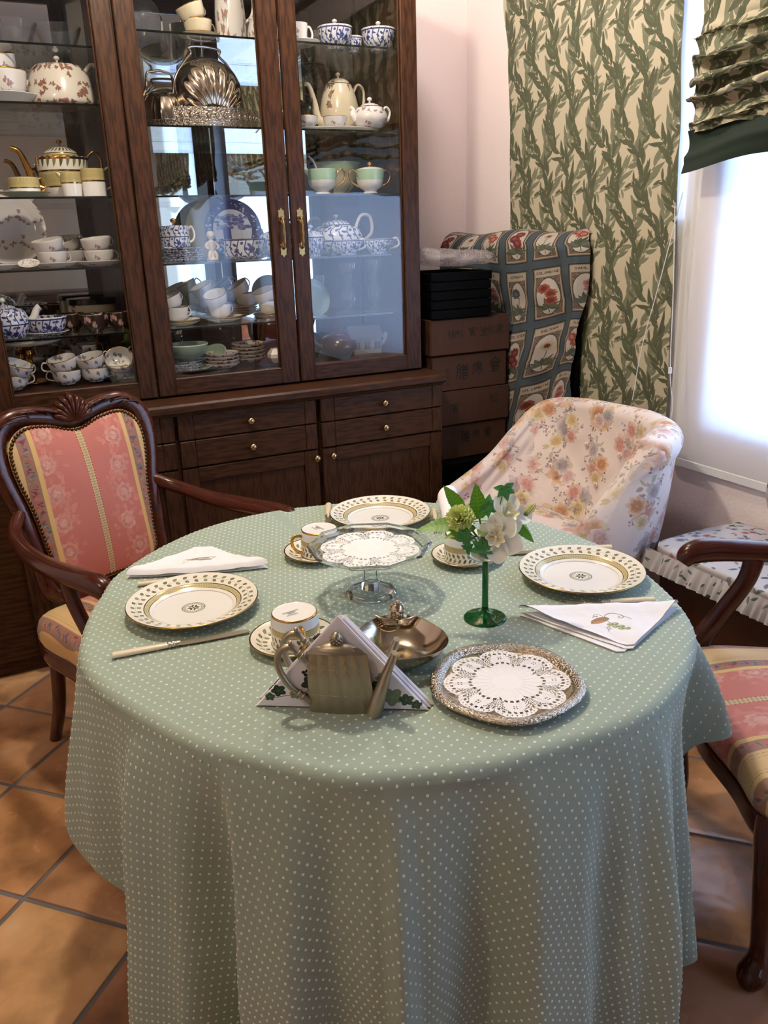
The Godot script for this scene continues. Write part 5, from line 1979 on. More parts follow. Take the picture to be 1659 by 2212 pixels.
func doily(r0: float) -> G:
	var g := G.new()
	var NA := 576
	var ts := [0.0, 0.25, 0.54, 0.56, 0.585, 0.61, 0.635, 0.66, 0.685, 0.71, 0.735, 0.76, 0.785, 0.81, 0.835, 0.86, 0.885, 0.91, 0.935, 0.965, 1.0]
	var Rf := func(a: float) -> float:
		var lobe := absf(cos(a * 4.0))
		return r0 * (0.825 + 0.175 * pow(lobe, 0.55) + 0.012 * absf(cos(a * 36.0)))
	for k in NA:
		var a := TAU * k / NA
		var b := TAU * (k + 1) / NA
		var am := (a + b) * 0.5
		var ph := fposmod(am * 8.0 / TAU + 0.5, 1.0) - 0.5    # -0.5 .. 0.5 inside one lobe
		for j in ts.size() - 1:
			var t0: float = ts[j]
			var t1: float = ts[j + 1]
			var tm := (t0 + t1) * 0.5
			var hole := false
			if tm > 0.56 and tm < 0.61:
				hole = fposmod(am * 40.0 / TAU, 1.0) < 0.55
			elif tm > 0.86 and tm < 0.91:
				hole = fposmod(am * 64.0 / TAU, 1.0) < 0.6
			elif tm > 0.62 and tm < 0.85:
				var edge := 0.44 - 1.05 * pow((tm - 0.62), 2.0) * 3.0   # heart shaped solid in each lobe
				if absf(ph) > edge - 0.10 and absf(ph) < 0.485:
					hole = fposmod((tm - 0.62) / 0.0575 + absf(ph) * 3.0, 1.0) < 0.56 and fposmod(absf(ph) * 16.0, 1.0) < 0.74
				elif absf(ph) < 0.05 and tm > 0.68 and tm < 0.78:
					hole = fposmod(tm * 60.0, 1.0) < 0.35 and absf(ph) > 0.012
			elif tm > 0.935 and tm < 0.965:
				hole = fposmod(am * 80.0 / TAU, 1.0) < 0.22
			if hole:
				continue
			var ra: float = Rf.call(a)
			var rb: float = Rf.call(b)
			var y0 := 0.0004 * sin(am * 24.0) * t0
			var pa := Vector3(cos(a), 0, sin(a))
			var pb := Vector3(cos(b), 0, sin(b))
			var up := Vector3(0, 0.0006 + y0, 0)
			g.quad(pa * ra * t0 + up, pb * rb * t0 + up, pb * rb * t1 + up, pa * ra * t1 + up, Vector3.UP, Vector2(0, 0), Vector2(1, 0), Vector2(1, 1), Vector2(0, 1))
	return g

func poly_lathe(p: PackedVector2Array, sides: int) -> G:
	var g := G.new()
	for k in p.size() - 1:
		for c in sides:
			var a := TAU * c / sides
			var b := TAU * (c + 1) / sides
			var A := Vector3(cos(a), 0, sin(a))
			var B := Vector3(cos(b), 0, sin(b))
			var q0 := A * p[k].x + Vector3(0, p[k].y, 0)
			var q1 := B * p[k].x + Vector3(0, p[k].y, 0)
			var q2 := B * p[k + 1].x + Vector3(0, p[k + 1].y, 0)
			var q3 := A * p[k + 1].x + Vector3(0, p[k + 1].y, 0)
			var n := (q2 - q0).cross(q3 - q1)
			if n.length_squared() < 1e-18:
				continue
			n = n.normalized()
			if p[k + 1].x < 1e-6:
				g.tri(q0, q1, q2, n)
			elif p[k].x < 1e-6:
				g.tri(q0, q2, q3, n)
			else:
				g.quad(q0, q1, q2, q3, n, Vector2.ZERO, Vector2.RIGHT, Vector2.ONE, Vector2.DOWN)
	return g.outward()

func glass_mat(key: String, col: Color) -> StandardMaterial3D:
	var m := mat(key, col, 0.0)
	m.refraction_enabled = true
	m.refraction_scale = 0.05
	m.transparency = BaseMaterial3D.TRANSPARENCY_ALPHA
	return m

func cake_stand() -> void:
	var gl := mat("clear_glass", Color(0.9, 0.95, 0.94, 0.03), 0.02)
	gl.transparency = BaseMaterial3D.TRANSPARENCY_ALPHA
	var t := thing("cake_stand", "ten-sided clear glass cake stand in the middle of the table", "cake stand", Vector3(0.645, TOP, -1.402), 0.18)
	var pr := pv([0, 0.0, 0.052, 0.0, 0.0535, 0.003, 0.050, 0.0075, 0.030, 0.012, 0.021, 0.020, 0.0165, 0.030, 0.0155, 0.055, 0.0175, 0.068, 0.027, 0.082, 0.062, 0.0905, 0.110, 0.096, 0.122, 0.1045, 0.1285, 0.109, 0.1265, 0.1115, 0.1215, 0.109, 0.109, 0.1015, 0.062, 0.0985, 0, 0.0975])
	part("glass_body", poly_lathe(pr, 10), gl, t)
	var thick := glass_mat("thick_glass", Color(0.97, 0.99, 0.99, 0.0))
	part("glass_rim", poly_lathe(pv([0.111, 0.0968, 0.1215, 0.1040, 0.1290, 0.1085, 0.1270, 0.1125, 0.1212, 0.1100, 0.1105, 0.1025, 0.111, 0.0968]), 10), thick, t)
	part("glass_stem", poly_lathe(pv([0, 0.0135, 0.022, 0.0135, 0.0170, 0.030, 0.0160, 0.055, 0.0180, 0.068, 0.026, 0.081, 0, 0.081]), 10), thick, t)
	part("foot_rim", poly_lathe(pv([0.046, 0.0006, 0.0530, 0.0006, 0.0545, 0.0035, 0.0510, 0.0085, 0.045, 0.0102, 0.046, 0.0006]), 10), thick, t)
	var paper := mat("paper", Color(0.95, 0.94, 0.945), 0.9)
	paper.backlight_enabled = true
	paper.backlight = Color(0.25, 0.25, 0.25)
	var d := solo("paper_doily", doily(0.103), paper, "white paper doily with a cut lace border on the glass cake stand", "doily", Vector3(0.645, TOP + 0.1010, -1.402), 0.1, "white paper doilies")
	copy_of(d, Vector3(0.677, TOP + 0.0125, -0.954), 0.35, "white paper doily with a cut lace border on the silver plate")

func silver_pieces() -> void:
	# plate with an embossed rim
	var em := mat("embossed_silver", Color(0.78, 0.73, 0.66), 0.16, 1.0)
	em.normal_enabled = true
	em.normal_texture = noise_tex(0.035, [], 512, FastNoiseLite.TYPE_CELLULAR, 2, 1, 91, 14.0)
	em.normal_scale = 1.0
	em.uv1_scale = Vector3(6, 1.1, 1)
	var t := thing("silver_plate", "silver plate with an embossed wavy rim under a paper doily", "plate", Vector3(0.677, TOP, -0.957), 0.5)
	var shape := func(p: PackedVector2Array) -> G:
		var rows := []
		var uvs := []
		for q in p:
			var row := PackedVector3Array()
			var uv := PackedVector2Array()
			for c in 121:
				var a := TAU * c / 120.0
				var r := q.x * (1.0 + 0.022 * cos(5.0 * a))
				row.append(Vector3(r * cos(a), q.y, r * sin(a)))
				uv.append(Vector2(c / 120.0, q.x / 0.03))
			rows.append(row)
			uvs.append(uv)
		return G.new().grid(rows, true, uvs, true)
	part("plate_body", shape.call(pv([0, 0.0, 0.085, 0.0, 0.104, 0.007, 0.113, 0.010, 0.113, 0.012, 0.103, 0.0105, 0.090, 0.0095, 0.05, 0.0095, 0, 0.0095])), M.bright_silver, t)
	part("embossed_rim", shape.call(smooth2(pv([0.106, 0.009, 0.112, 0.0075, 0.119, 0.0085, 0.1245, 0.012, 0.1255, 0.0155, 0.122, 0.0185, 0.116, 0.0195, 0.110, 0.0175, 0.106, 0.0125, 0.104, 0.0108]), 3)), em, t)
	# fan engravings round the well: raised arcs
	var g := G.new()
	for k in 8:
		var a := TAU * k / 8.0
		var c := Vector3(cos(a), 0, sin(a)) * 0.103
		for j in 3:
			var pts := PackedVector3Array()
			for m in 13:
				var b := a + PI * 0.5 + PI * m / 12.0
				pts.append(c + Vector3(cos(b), 0, sin(b)) * (0.020 - 0.006 * j) * 0.9 + Vector3(0, 0.0098, 0))
			g.add(tube(pts, 0.0009, 5))
	part("engraving", g, em, t)
	# three-cornered bowl with a winged head on its rim
	var warm := mat("warm_silver", Color(0.80, 0.755, 0.68), 0.13, 1.0)
	var b := thing("silver_bowl", "shallow silver bowl with a winged cherub head on its rim", "bowl", Vector3(0.566, TOP, -1.124), 0.0)
	var rows := []
	for q in smooth2(pv([0, 0.002, 0.030, 0.0, 0.050, 0.007, 0.070, 0.024, 0.082, 0.043, 0.0835, 0.0450, 0.0825, 0.0445, 0.0690, 0.0250, 0.050, 0.0095, 0.030, 0.0035, 0, 0.0035]), 4):
		var row := PackedVector3Array()
		for c in 97:
			var a := TAU * c / 96.0
			var r: float = q.x * (1.0 + 0.065 * cos(3.0 * (a - 0.9)) * smoothstep(0.02, 0.08, q.x))
			row.append(Vector3(r * cos(a), q.y, r * sin(a)))
		rows.append(row)
	part("bowl_body", G.new().grid(rows, true, [], true), warm, b)
	var ch := Node3D.new()
	var dirb := Vector3(0.43, 0, -0.90)
	var at := dirb * 0.077
	var hd := G.new()
	var head := lathe(smooth2(pv([0, -0.019, 0.008, -0.016, 0.0115, -0.006, 0.0125, 0.004, 0.010, 0.013, 0.005, 0.0175, 0, 0.0185]), 3), 20)
	hd.add(head)
	for e in [[-0.0042, 0.001, 0.0112, 0.0022], [0.0042, 0.001, 0.0112, 0.0022], [0, -0.0035, 0.0122, 0.0022], [0, -0.009, 0.0102, 0.0024], [-0.006, -0.006, 0.0085, 0.0036], [0.006, -0.006, 0.0085, 0.0036], [0, -0.0145, 0.0075, 0.003]]:
		hd.add(lathe(pv([0, -1, 0.6, -0.8, 1, 0, 0.6, 0.8, 0, 1]), 8), Transform3D(Basis.IDENTITY.scaled(Vector3(e[3], e[3] * 0.8, e[3])), Vector3(e[0], e[1], e[2])))
	for k in 16:   # curls of hair
		var a := -0.2 + PI * 1.05 * k / 15.0
		hd.add(lathe(pv([0, -1, 0.7, -0.7, 1, 0, 0.7, 0.7, 0, 1]), 7), Transform3D(Basis.IDENTITY.scaled(Vector3(0.0036, 0.0036, 0.0036)), Vector3(cos(a) * 0.0115, 0.003 + sin(a) * 0.0145, 0.005 - 0.004 * (k % 2))))
	var cp := part("cherub_head", hd, warm, b)
	cp.transform = eul(at + Vector3(0, 0.0585, 0), Vector3(-0.25, -0.45, 0))
	for s in [-1.0, 1.0]:
		var wg := G.new()
		for k in 6:
			var f := k / 5.0
			wg.add(tube(smooth3(pw([s * 0.002, -0.008 - 0.005 * f, 0.004, s * (0.014 + 0.010 * (1 - f)), -0.004 - 0.009 * f, 0.006, s * (0.024 + 0.016 * (1 - f)), 0.004 - 0.017 * f, 0.003]), 4), [0.0045, 0.0060, 0.0058, 0.0030], 8, 0.55, Vector3(0, 0, 1)))
		var wp := part("wing", wg, warm, b)
		wp.transform = eul(at + Vector3(0, 0.0465, 0), Vector3(-0.45, -0.45, 0))
	ch.free()

func napkin_holder() -> void:
	var pew := mat("pewter", Color(0.66, 0.62, 0.54), 0.42, 1.0)
	pew.normal_enabled = true
	pew.normal_texture = noise_tex(0.03, [], 256, FastNoiseLite.TYPE_SIMPLEX_SMOOTH, 4, 1, 97, 3.0)
	pew.normal_scale = 0.2
	pew.uv1_scale = Vector3(8, 8, 1)
	var t := thing("napkin_holder", "pewter napkin holder shaped like a fluted teapot", "napkin holder", Vector3(0.368, TOP, -1.052), -0.556)
	for half in 2:
		var z0: float = [0.0, -0.044][half]
		# fluted front: a wavy sheet with a scalloped shoulder
		var rows := []
		for r in 25:
			var v := r / 24.0
			var row := PackedVector3Array()
			for c in 73:
				var u := c / 72.0
				var sc := absf(sin(u * PI * 5.5))
				var x := lerpf(0.0, 0.107, u) * (1.0 - 0.115 * v) + 0.001 * v
				var bulge := 0.0055 * sin(PI * u) + 0.0018 * sc
				var y := v * 0.103 - 0.003 * (1.0 - v) * (1.0 - sc) + (0.0028 * (1.0 - sc) if v > 0.98 else 0.0)
				row.append(Vector3(x, y, (z0 + bulge) if half == 0 else (z0 - bulge)))
			rows.append(row)
		var g := G.new().grid(rows)
		var back := []
		for row in rows:
			var q := PackedVector3Array()
			for w in row:
				q.append(Vector3(w.x, w.y, z0 - 0.001 if half == 0 else z0 + 0.001))
			back.append(q)
		g.grid(back, false, [], true)
		part("body_plate", g, pew, t)
		# shoulder and lid
		var sh := []
		for r in 7:
			var v := r / 6.0
			var row := PackedVector3Array()
			for c in 33:
				var u := c / 32.0
				var x := lerpf(lerpf(0.001, 0.018, v), lerpf(0.0957, 0.079, v), u)
				var y := 0.103 + 0.012 * sin(v * PI * 0.5) + 0.0012 * sin(PI * u)
				var zz := (0.0055 * sin(PI * u) + 0.002) * (1.0 - v)
				row.append(Vector3(x, y, z0 + (zz if half == 0 else -zz)))
			sh.append(row)
		part("shoulder", G.new().grid(sh), pew, t)
		if half == 0:
			var lid := lathe(smooth2(pv([0, -0.002, 0.031, -0.002, 0.031, 0.001, 0.024, 0.0055, 0.010, 0.009, 0, 0.0095]), 3), 32, 0.42)
			part("lid", lid, pew, t).position = Vector3(0.0485, 0.111, z0 - 0.004)
			var kn := G.new()
			var core := lathe(smooth2(pv([0, 0, 0.005, 0.001, 0.0085, 0.007, 0.0080, 0.013, 0.004, 0.018, 0, 0.019]), 3), 16)
			kn.add(core)
			for j in 6:
				for k in 9:
					var a := TAU * (k + 0.5 * (j % 2)) / 9.0
					var yy := 0.002 + j * 0.0028
					var rr := 0.0088 * sin(PI * clampf(0.18 + yy / 0.022, 0.0, 1.0)) + 0.0004
					kn.add(lathe(pv([0, -1, 0.8, -0.6, 1, 0, 0.6, 0.7, 0, 1]), 6), Transform3D(Basis.IDENTITY.scaled(Vector3(0.0020, 0.0020, 0.0020)), Vector3(rr * cos(a), yy, rr * sin(a))))
			part("pinecone_knob", kn, pew, t).position = Vector3(0.0485, 0.1195, z0 - 0.004)
		# handle with collars
		var hp := smooth3(pw([0.002, 0.088, z0, -0.010, 0.101, z0, -0.020, 0.112, z0, -0.034, 0.112, z0, -0.044, 0.098, z0, -0.045, 0.080, z0, -0.038, 0.060, z0, -0.026, 0.042, z0, -0.012, 0.030, z0, 0.003, 0.018, z0]), 5)
		var hg := tube(hp, [0.0042, 0.0048, 0.0056, 0.006, 0.0062, 0.0062, 0.006, 0.0058, 0.0056, 0.0058], 12, 0.9)
		hg.add(tube(smooth3(pw([-0.018, 0.116, z0, -0.022, 0.121, z0, -0.026, 0.1215, z0]), 4), [0.003, 0.0042, 0.0025], 8))
		for e in [[4, 0.0078], [5, 0.0062], [6, 0.0078], [39, 0.0078], [40, 0.0062], [41, 0.0078]]:
			var q := hp[e[0]]
			var d := (hp[e[0] + 1] - hp[e[0] - 1]).normalized() * 0.0014
			hg.add(tube(PackedVector3Array([q - d, q, q + d]), [e[1] * 0.8, e[1], e[1] * 0.8], 12, 0.9))
		part("handle", hg, pew, t)
		# six-sided tapering spout
		var sg := tube(pw([0.104, 0.004, z0, 0.112, 0.030, z0, 0.124, 0.068, z0, 0.133, 0.092, z0, 0.134, 0.0935, z0, 0.1385, 0.107, z0]), [0.0235, 0.0205, 0.0140, 0.0105, 0.0120, 0.0090], 6, 0.62, Vector3(0, 0, 1))
		part("spout", sg, pew, t)
		# chased bands: small chevrons on the flutes
		var eg := G.new()
		var zf := 1.0 if half == 0 else -1.0
		for k in 6:
			var u := (k + 0.5) / 5.5
			if u > 0.98:
				continue
			for yy in [0.020, 0.070, 0.086]:
				var v: float = yy / 0.103
				var x := 0.107 * u * (1.0 - 0.115 * v)
				var zz := z0 + zf * (0.0055 * sin(PI * u) + 0.0022)
				for j in 2:
					eg.add(tube(PackedVector3Array([Vector3(x - 0.0062, yy - 0.006 + j * 0.004, zz - zf * 0.001), Vector3(x, yy + 0.003 + j * 0.004, zz), Vector3(x + 0.0062, yy - 0.006 + j * 0.004, zz - zf * 0.001)]), 0.0006, 5))
		for yy in [0.0775, 0.0315]:
			var pts := PackedVector3Array()
			for c in 45:
				var u := c / 44.0
				pts.append(Vector3(0.107 * u * (1.0 - 0.115 * yy / 0.103), yy, z0 + zf * (0.0055 * sin(PI * u) + 0.0018 * absf(sin(u * PI * 5.5)))))
			eg.add(tube(pts, 0.0006, 5))
		part("chasing", eg, pew, t)
	part("holder_base", rbox(Vector3(0.098, 0.003, 0.044), 0.001, 0, Vector3(0.05, 0.0015, -0.022)), pew, t)
	# printed paper napkins standing in it
	var p := P.new(768, 512, c8(232, 228, 234))
	rng.seed = 77
	var ivy := func(x: float, y: float, s: float, c: Color):
		var o := PackedVector2Array()
		var rot := rnd(0, TAU)
		for k in 24:
			var a := TAU * k / 24.0
			o.append(Vector2(x, y) + Vector2.from_angle(a + rot) * s * (0.62 + 0.38 * absf(cos(a * 2.5))))
		p.poly(o, c)
		for k in 5:
			p.line(PackedVector2Array([Vector2(x, y), Vector2(x, y) + Vector2.from_angle(rot + TAU * k / 5.0) * s * 0.8]), 2.0, c.lightened(0.25))
	for e in [[120, 420, 34], [190, 440, 26], [80, 455, 24], [240, 450, 22], [260, 380, 44], [540, 400, 46], [600, 440, 52], [660, 455, 34], [500, 450, 40], [560, 340, 30], [380, 180, 30], [330, 200, 22], [700, 480, 26], [450, 470, 28]]:
		ivy.call(e[0], e[1], e[2], [c8(58, 84, 66), c8(40, 60, 48), c8(122, 138, 104)][rng.randi() % 3])
	p.line(smooth2(pv([60, 470, 140, 450, 220, 430, 280, 400]), 6), 3.0, c8(70, 80, 60))
	for e in [[232, 318], [248, 310], [240, 332], [258, 326]]:
		p.disc(e[0], e[1], 9, 9, c8(44, 30, 42))
	var pm := mat("napkin_print", Color(0.98, 0.98, 0.98), 0.9, 0.0, p.tex(), Vector3(1, 1, 1))
	var pw_ := mat("paper_white", Color(0.90, 0.88, 0.91), 0.9)
	for k in 4:
		var n := thing("paper_napkin", ["front paper napkin printed with ivy, standing in the pewter holder", "second paper napkin from the front in the pewter holder", "third paper napkin from the front in the pewter holder", "rearmost paper napkin in the pewter holder"][k], "paper napkin", Vector3(0.368, TOP, -1.052), -0.556, "ivy napkins in the holder")
		var z := -0.0105 - 0.0075 * k
		var sx := 0.004 * k - (0.012 if k == 3 else 0.0)
		var o := pv([-0.089 + sx, 0.001, 0.188 + sx, 0.001, 0.0505 + sx + 0.004 * (k % 2), 0.158 - 0.003 * k])
		var sheet := prism(o, 0.0062, 0.0018)
		for q in sheet.v.size():
			var v := sheet.v[q]
			sheet.t[q] = Vector2((v.x + 0.095) / 0.29, 1.0 - v.y / 0.165)
		var pr := part("folded_paper", sheet, pm, n)
		pr.position = Vector3(0, 0.0005, z)
		pr.rotation.x = -0.05
		var edge := G.new()
		for s in 3:
			var zz := z + 0.0012 - 0.0022 * s
			edge.add(tube(PackedVector3Array([Vector3(-0.086 + sx, 0.0035, zz), Vector3(0.0505 + sx, 0.1585 - 0.003 * k, zz - 0.0075), Vector3(0.185 + sx, 0.0035, zz)]), 0.0007, 5))
		part("folded_edge", edge, pw_, n)

# ---------------------------------------------------------------- flowers
func leaf_mesh(l: float, w: float, teeth: int, bend: float, curl := 0.2) -> G:
	var rows := []
	var uvs := []
	var N := 28
	for r in N + 1:
		var f := float(r) / N
		var half := w * 0.5 * pow(sin(PI * pow(f, 0.75)), 0.85)
		if teeth:
			half *= 1.0 + 0.16 * (fposmod(f * teeth, 1.0) - 0.5)
		var row := PackedVector3Array()
		var uv := PackedVector2Array()
		for c in 7:
			var u := c / 3.0 - 1.0
			row.append(Vector3(u * half, -bend * f * f * l + curl * absf(u) * half + 0.03 * l * sin(f * 22.0) * absf(u) * (1 - absf(u)) * 0.35, f * l - absf(u) * half * 0.35))
			uv.append(Vector2(u * 0.5 + 0.5, f))
		rows.append(row)
		uvs.append(uv)
	return G.new().grid(rows, false, uvs)

func petal_mesh(l: float, w: float, cup: float, curl: float) -> G:
	var rows := []
	for r in 13:
		var f := r / 12.0
		var half := w * 0.5 * pow(sin(PI * (0.10 + 0.82 * f)), 0.7) * (0.45 + 0.55 * f) / 0.8
		var row := PackedVector3Array()
		for c in 9:
			var u := c / 4.0 - 1.0
			row.append(Vector3(u * half, cup * u * u * half + curl * f * f * l, f * l * (1.0 - 0.12 * u * u)))
		rows.append(row)
	return G.new().grid(rows)

func look(at: Vector3, dir: Vector3, up := Vector3.UP) -> Transform3D:
	# local z along dir
	var z := dir.normalized()
	var x := up.cross(z).normalized()
	return Transform3D(Basis(x, z.cross(x), z), at)

func vase_and_flowers() -> void:
	var green := glass_mat("green_glass", Color(0.02, 0.40, 0.15, 0.35))
	var clear: Material = M.thick_glass
	var at := Vector3(0.787, TOP, -1.187)
	var v := thing("stem_glass", "stemmed glass with green foot and stem holding the flowers", "vase", at, -0.452)
	part("foot", lathe(smooth2(pv([0, 0.0, 0.038, 0.0, 0.0405, 0.0018, 0.038, 0.0040, 0.022, 0.0082, 0.010, 0.0135, 0.0066, 0.022]), 3), 48).add(lathe(pv([0.0066, 0.022, 0, 0.022]), 48)), green, v)
	part("stem", lathe(pv([0, 0.0222, 0.0066, 0.0222, 0.0060, 0.05, 0.0060, 0.09, 0.0066, 0.1215, 0, 0.1215]), 28), green, v)
	part("glass_bowl", lathe(smooth2(pv([0, 0.122, 0.010, 0.1222, 0.029, 0.128, 0.041, 0.142, 0.0460, 0.160, 0.0450, 0.183, 0.0443, 0.184, 0.0436, 0.183, 0.0446, 0.160, 0.0398, 0.1430, 0.0283, 0.1298, 0.010, 0.1243, 0, 0.124]), 3), 48), clear, v)
	var water := glass_mat("water", Color(0.96, 0.99, 0.96, 0.0))
	water.refraction_scale = 0.033
	part("water", lathe(smooth2(pv([0, 0.1248, 0.010, 0.1250, 0.0280, 0.1303, 0.0395, 0.1433, 0.0442, 0.158]), 3), 40).add(lathe(pv([0.0442, 0.158, 0.0, 0.158]), 40)).outward(), water, v)
	# foliage and blossoms, each a thing held by the glass; local x to the right, z towards the door side
	var lm := mat("leaf_green", Color(0.50, 0.68, 0.28), 0.45, 0.0, leaf_tex(), Vector3.ONE)
	lm.backlight_enabled = true
	lm.backlight = Color(0.5, 0.7, 0.2)
	var dk := mat("ivy_green", Color(0.24, 0.50, 0.27), 0.45)
	dk.backlight_enabled = true
	dk.backlight = Color(0.2, 0.4, 0.15)
	var stem_m := mat("stem_green", Color(0.35, 0.45, 0.18), 0.5)
	var wht := mat("gardenia_white", Color(0.97, 0.96, 0.92), 0.55)
	wht.subsurf_scatter_enabled = true
	wht.subsurf_scatter_strength = 0.2
	wht.backlight_enabled = true
	wht.backlight = Color(0.3, 0.29, 0.25)
	var cream := mat("cream_petal", Color(0.94, 0.92, 0.76), 0.6)
	var lime := mat("carnation_lime", Color(0.90, 0.94, 0.66), 0.6)
	lime.backlight_enabled = true
	lime.backlight = Color(0.4, 0.42, 0.2)
	# leafy sprig
	var sp := thing("leaf_sprig", "sprig of toothed bright green leaves in the green stemmed glass", "leaves", at, -0.452)
	for e in [
		[-0.046, 0.198, 0.010, -0.9, 0.10, 0.10, 0.084, 0.036, 0.25], [-0.044, 0.222, 0.0, -0.52, 0.75, -0.05, 0.060, 0.026, 0.05],
		[-0.012, 0.205, 0.0, -0.10, 1.0, -0.1, 0.068, 0.034, 0.05], [-0.022, 0.196, 0.018, -0.75, -0.05, 0.35, 0.066, 0.022, 0.15],
		[0.044, 0.205, 0.0, 0.8, -0.30, 0.3, 0.052, 0.024, 0.5], [0.052, 0.197, 0.012, 0.62, -0.55, 0.3, 0.050, 0.018, 0.3], [-0.008, 0.190, 0.03, -0.25, 0.3, 0.7, 0.035, 0.022, 0.2]]:
		part("leaf", leaf_mesh(e[6], e[7], 11, e[8]), lm, sp).transform = look(Vector3(e[0], e[1], e[2]), Vector3(e[3], e[4], e[5]), Vector3(0, 0.35, 1) if absf(e[4]) > 0.4 else Vector3(0, 1, 0.55))
	for e in [[-0.046, 0.198, 0.010, -0.006, 0.140, 0.004], [0.044, 0.205, 0.0, 0.008, 0.142, 0.0], [-0.012, 0.205, 0.0, 0.0, 0.138, 0.0]]:
		part("stalk", tube(smooth3(pw([e[0], e[1], e[2], e[0] * 0.5, 0.172, e[2] + 0.004, e[3], e[4], e[5]]), 5), 0.0018, 7), stem_m, sp)
	# ivy geranium leaves: five rounded lobes
	var iv := thing("ivy_sprig", "trailing sprig of dark five-lobed leaves hanging over the glass rim", "leaves", at, -0.452)
	for e in [[0.033, 0.264, 0.006, 0.024, 0.2], [0.002, 0.232, 0.004, 0.026, 1.0], [-0.046, 0.182, 0.043, 0.024, 2.6], [-0.014, 0.166, 0.052, 0.026, 3.0], [-0.040, 0.164, 0.046, 0.015, 2.2]]:
		var lg := G.new()
		for k in 5:
			var a: float = (k - 2) * 0.95 + float(e[4])
			var l: float = e[3] * (1.0 if k == 2 else 0.88)
			lg.add(leaf_mesh(l, l * 0.62, 0, 0.12, 0.25), Transform3D(Basis(Vector3.UP, a), Vector3.ZERO))
		part("ivy_leaf", lg, dk, iv).transform = eul(Vector3(e[0], e[1], e[2]), Vector3(PI * 0.36, 0, 0))
	for e in [[0.033, 0.264, 0.006, 0.020, 0.215, 0.01], [-0.046, 0.182, 0.043, -0.03, 0.192, 0.03], [-0.014, 0.166, 0.052, -0.012, 0.192, 0.032], [0.002, 0.232, 0.004, 0.004, 0.19, 0.01]]:
		part("stalk", tube(smooth3(pw([e[0], e[1], e[2], (e[0] + e[3]) * 0.5, (e[1] + e[4]) * 0.5 + 0.004, (e[2] + e[5]) * 0.5, e[3], e[4], e[5]]), 4), 0.0010, 6), stem_m, iv)
	# carnation
	rng.seed = 31
	var ca := thing("carnation", "frilly lime green carnation at the cabinet side of the glass", "flower", at, -0.452)
	for ring_ in 5:
		for k in [4, 6, 7, 8, 7][ring_]:
			var a: float = TAU * (k + rnd(0, 0.6)) / [4, 6, 7, 8, 7][ring_]
			var tilt: float = [1.35, 1.05, 0.72, 0.38, 0.0][ring_]
			var d := Vector3(cos(a) * cos(tilt), sin(tilt), sin(a) * cos(tilt))
			var rows := []
			var l := 0.024 + rnd(-0.002, 0.003)
			for r in 6:
				var f := r / 5.0
				var row := PackedVector3Array()
				for c in 15:
					var u := c / 7.0 - 1.0
					var half := 0.0155 * (0.25 + 0.75 * f)
					row.append(Vector3(u * half, 0.0028 * sin(u * 11.0 + ring_ + k) * f * f + 0.003 * u * u, l * f * (1.0 - 0.08 * u * u + (0.05 * sin(u * 23.0) if f > 0.9 else 0.0))))
				rows.append(row)
			part("petal", G.new().grid(rows), lime, ca).transform = eul(Vector3(-0.049, 0.212, 0.016), Vector3(0.75, -0.35, 0.0)) * look(Vector3(0, 0, 0), d, Vector3(0.1, 1, 0.2))
	part("calyx", tube(smooth3(pw([-0.046, 0.215, 0.010, -0.034, 0.196, 0.004, -0.010, 0.160, 0.0, 0.004, 0.136, -0.004]), 5), [0.006, 0.0056, 0.0022, 0.002, 0.002, 0.002], 9), stem_m, ca)
	# gardenias
	for fl in 2:
		var c: Vector3 = [Vector3(0.014, 0.184, 0.040), Vector3(0.034, 0.216, 0.016)][fl]
		var t := thing("gardenia", ["large white gardenia drooping over the front of the glass", "white gardenia behind, with a broad petal towards the window"][fl], "flower", at, -0.452, "white gardenias in the glass")
		var face := Basis.from_euler([Vector3(PI * 0.40, -0.25, 0), Vector3(PI * 0.28, 0.35, 0)][fl])
		var list := [[0.15, 0.050, 0.044, 0.06], [-0.95, 0.036, 0.036, 0.25], [1.20, 0.052, 0.048, 0.04], [-2.2, 0.036, 0.032, 0.3], [2.35, 0.046, 0.044, 0.18], [3.3, 0.040, 0.034, 0.35]]
		if fl:
			list = [[1.35, 0.052, 0.040, 0.05], [0.2, 0.040, 0.038, 0.2], [2.5, 0.040, 0.034, 0.3], [3.6, 0.038, 0.034, 0.35], [-1.1, 0.036, 0.034, 0.3]]
		for e in list:
			part("petal", petal_mesh(e[1], e[2], 0.35, e[3]), wht, t).transform = Transform3D(face * Basis(Vector3.UP, e[0]), c)
		for k in 7:
			part("inner_petal", petal_mesh(0.019, 0.014, 0.5, 0.9), cream if k % 2 else wht, t).transform = Transform3D(face * Basis(Vector3.UP, TAU * k / 7.0 + 0.3), c + face * Vector3(0, 0.003, 0))
		part("pistil", tube(PackedVector3Array([c, c + face * Vector3(0, 0.012, 0), c + face * Vector3(0.001, 0.018, 0.002)]), [0.0016, 0.0024, 0.0015], 8), cream, t)
		part("stalk", tube(smooth3(PackedVector3Array([c - face * Vector3(0, 0.002, 0), c * 0.6 + Vector3(0, 0.068, 0), Vector3(0.006 - 0.012 * fl, 0.140, 0.006)]), 5), 0.0022, 7), stem_m, t)
	var bd := thing("flower_bud", "pale yellow green bud standing out towards the window", "flower", at, -0.452)
	for k in 9:
		var a := TAU * k / 9.0
		var d := Vector3(0.5, 0.75, 0.1) + Vector3(cos(a), 0, sin(a)) * 0.26
		part("bud_petal", petal_mesh(0.027, 0.013, 0.5, -0.25), lime if k % 2 else cream, bd).transform = look(Vector3(0.074, 0.212, 0.004), d, Vector3(cos(a), 0.2, sin(a)))
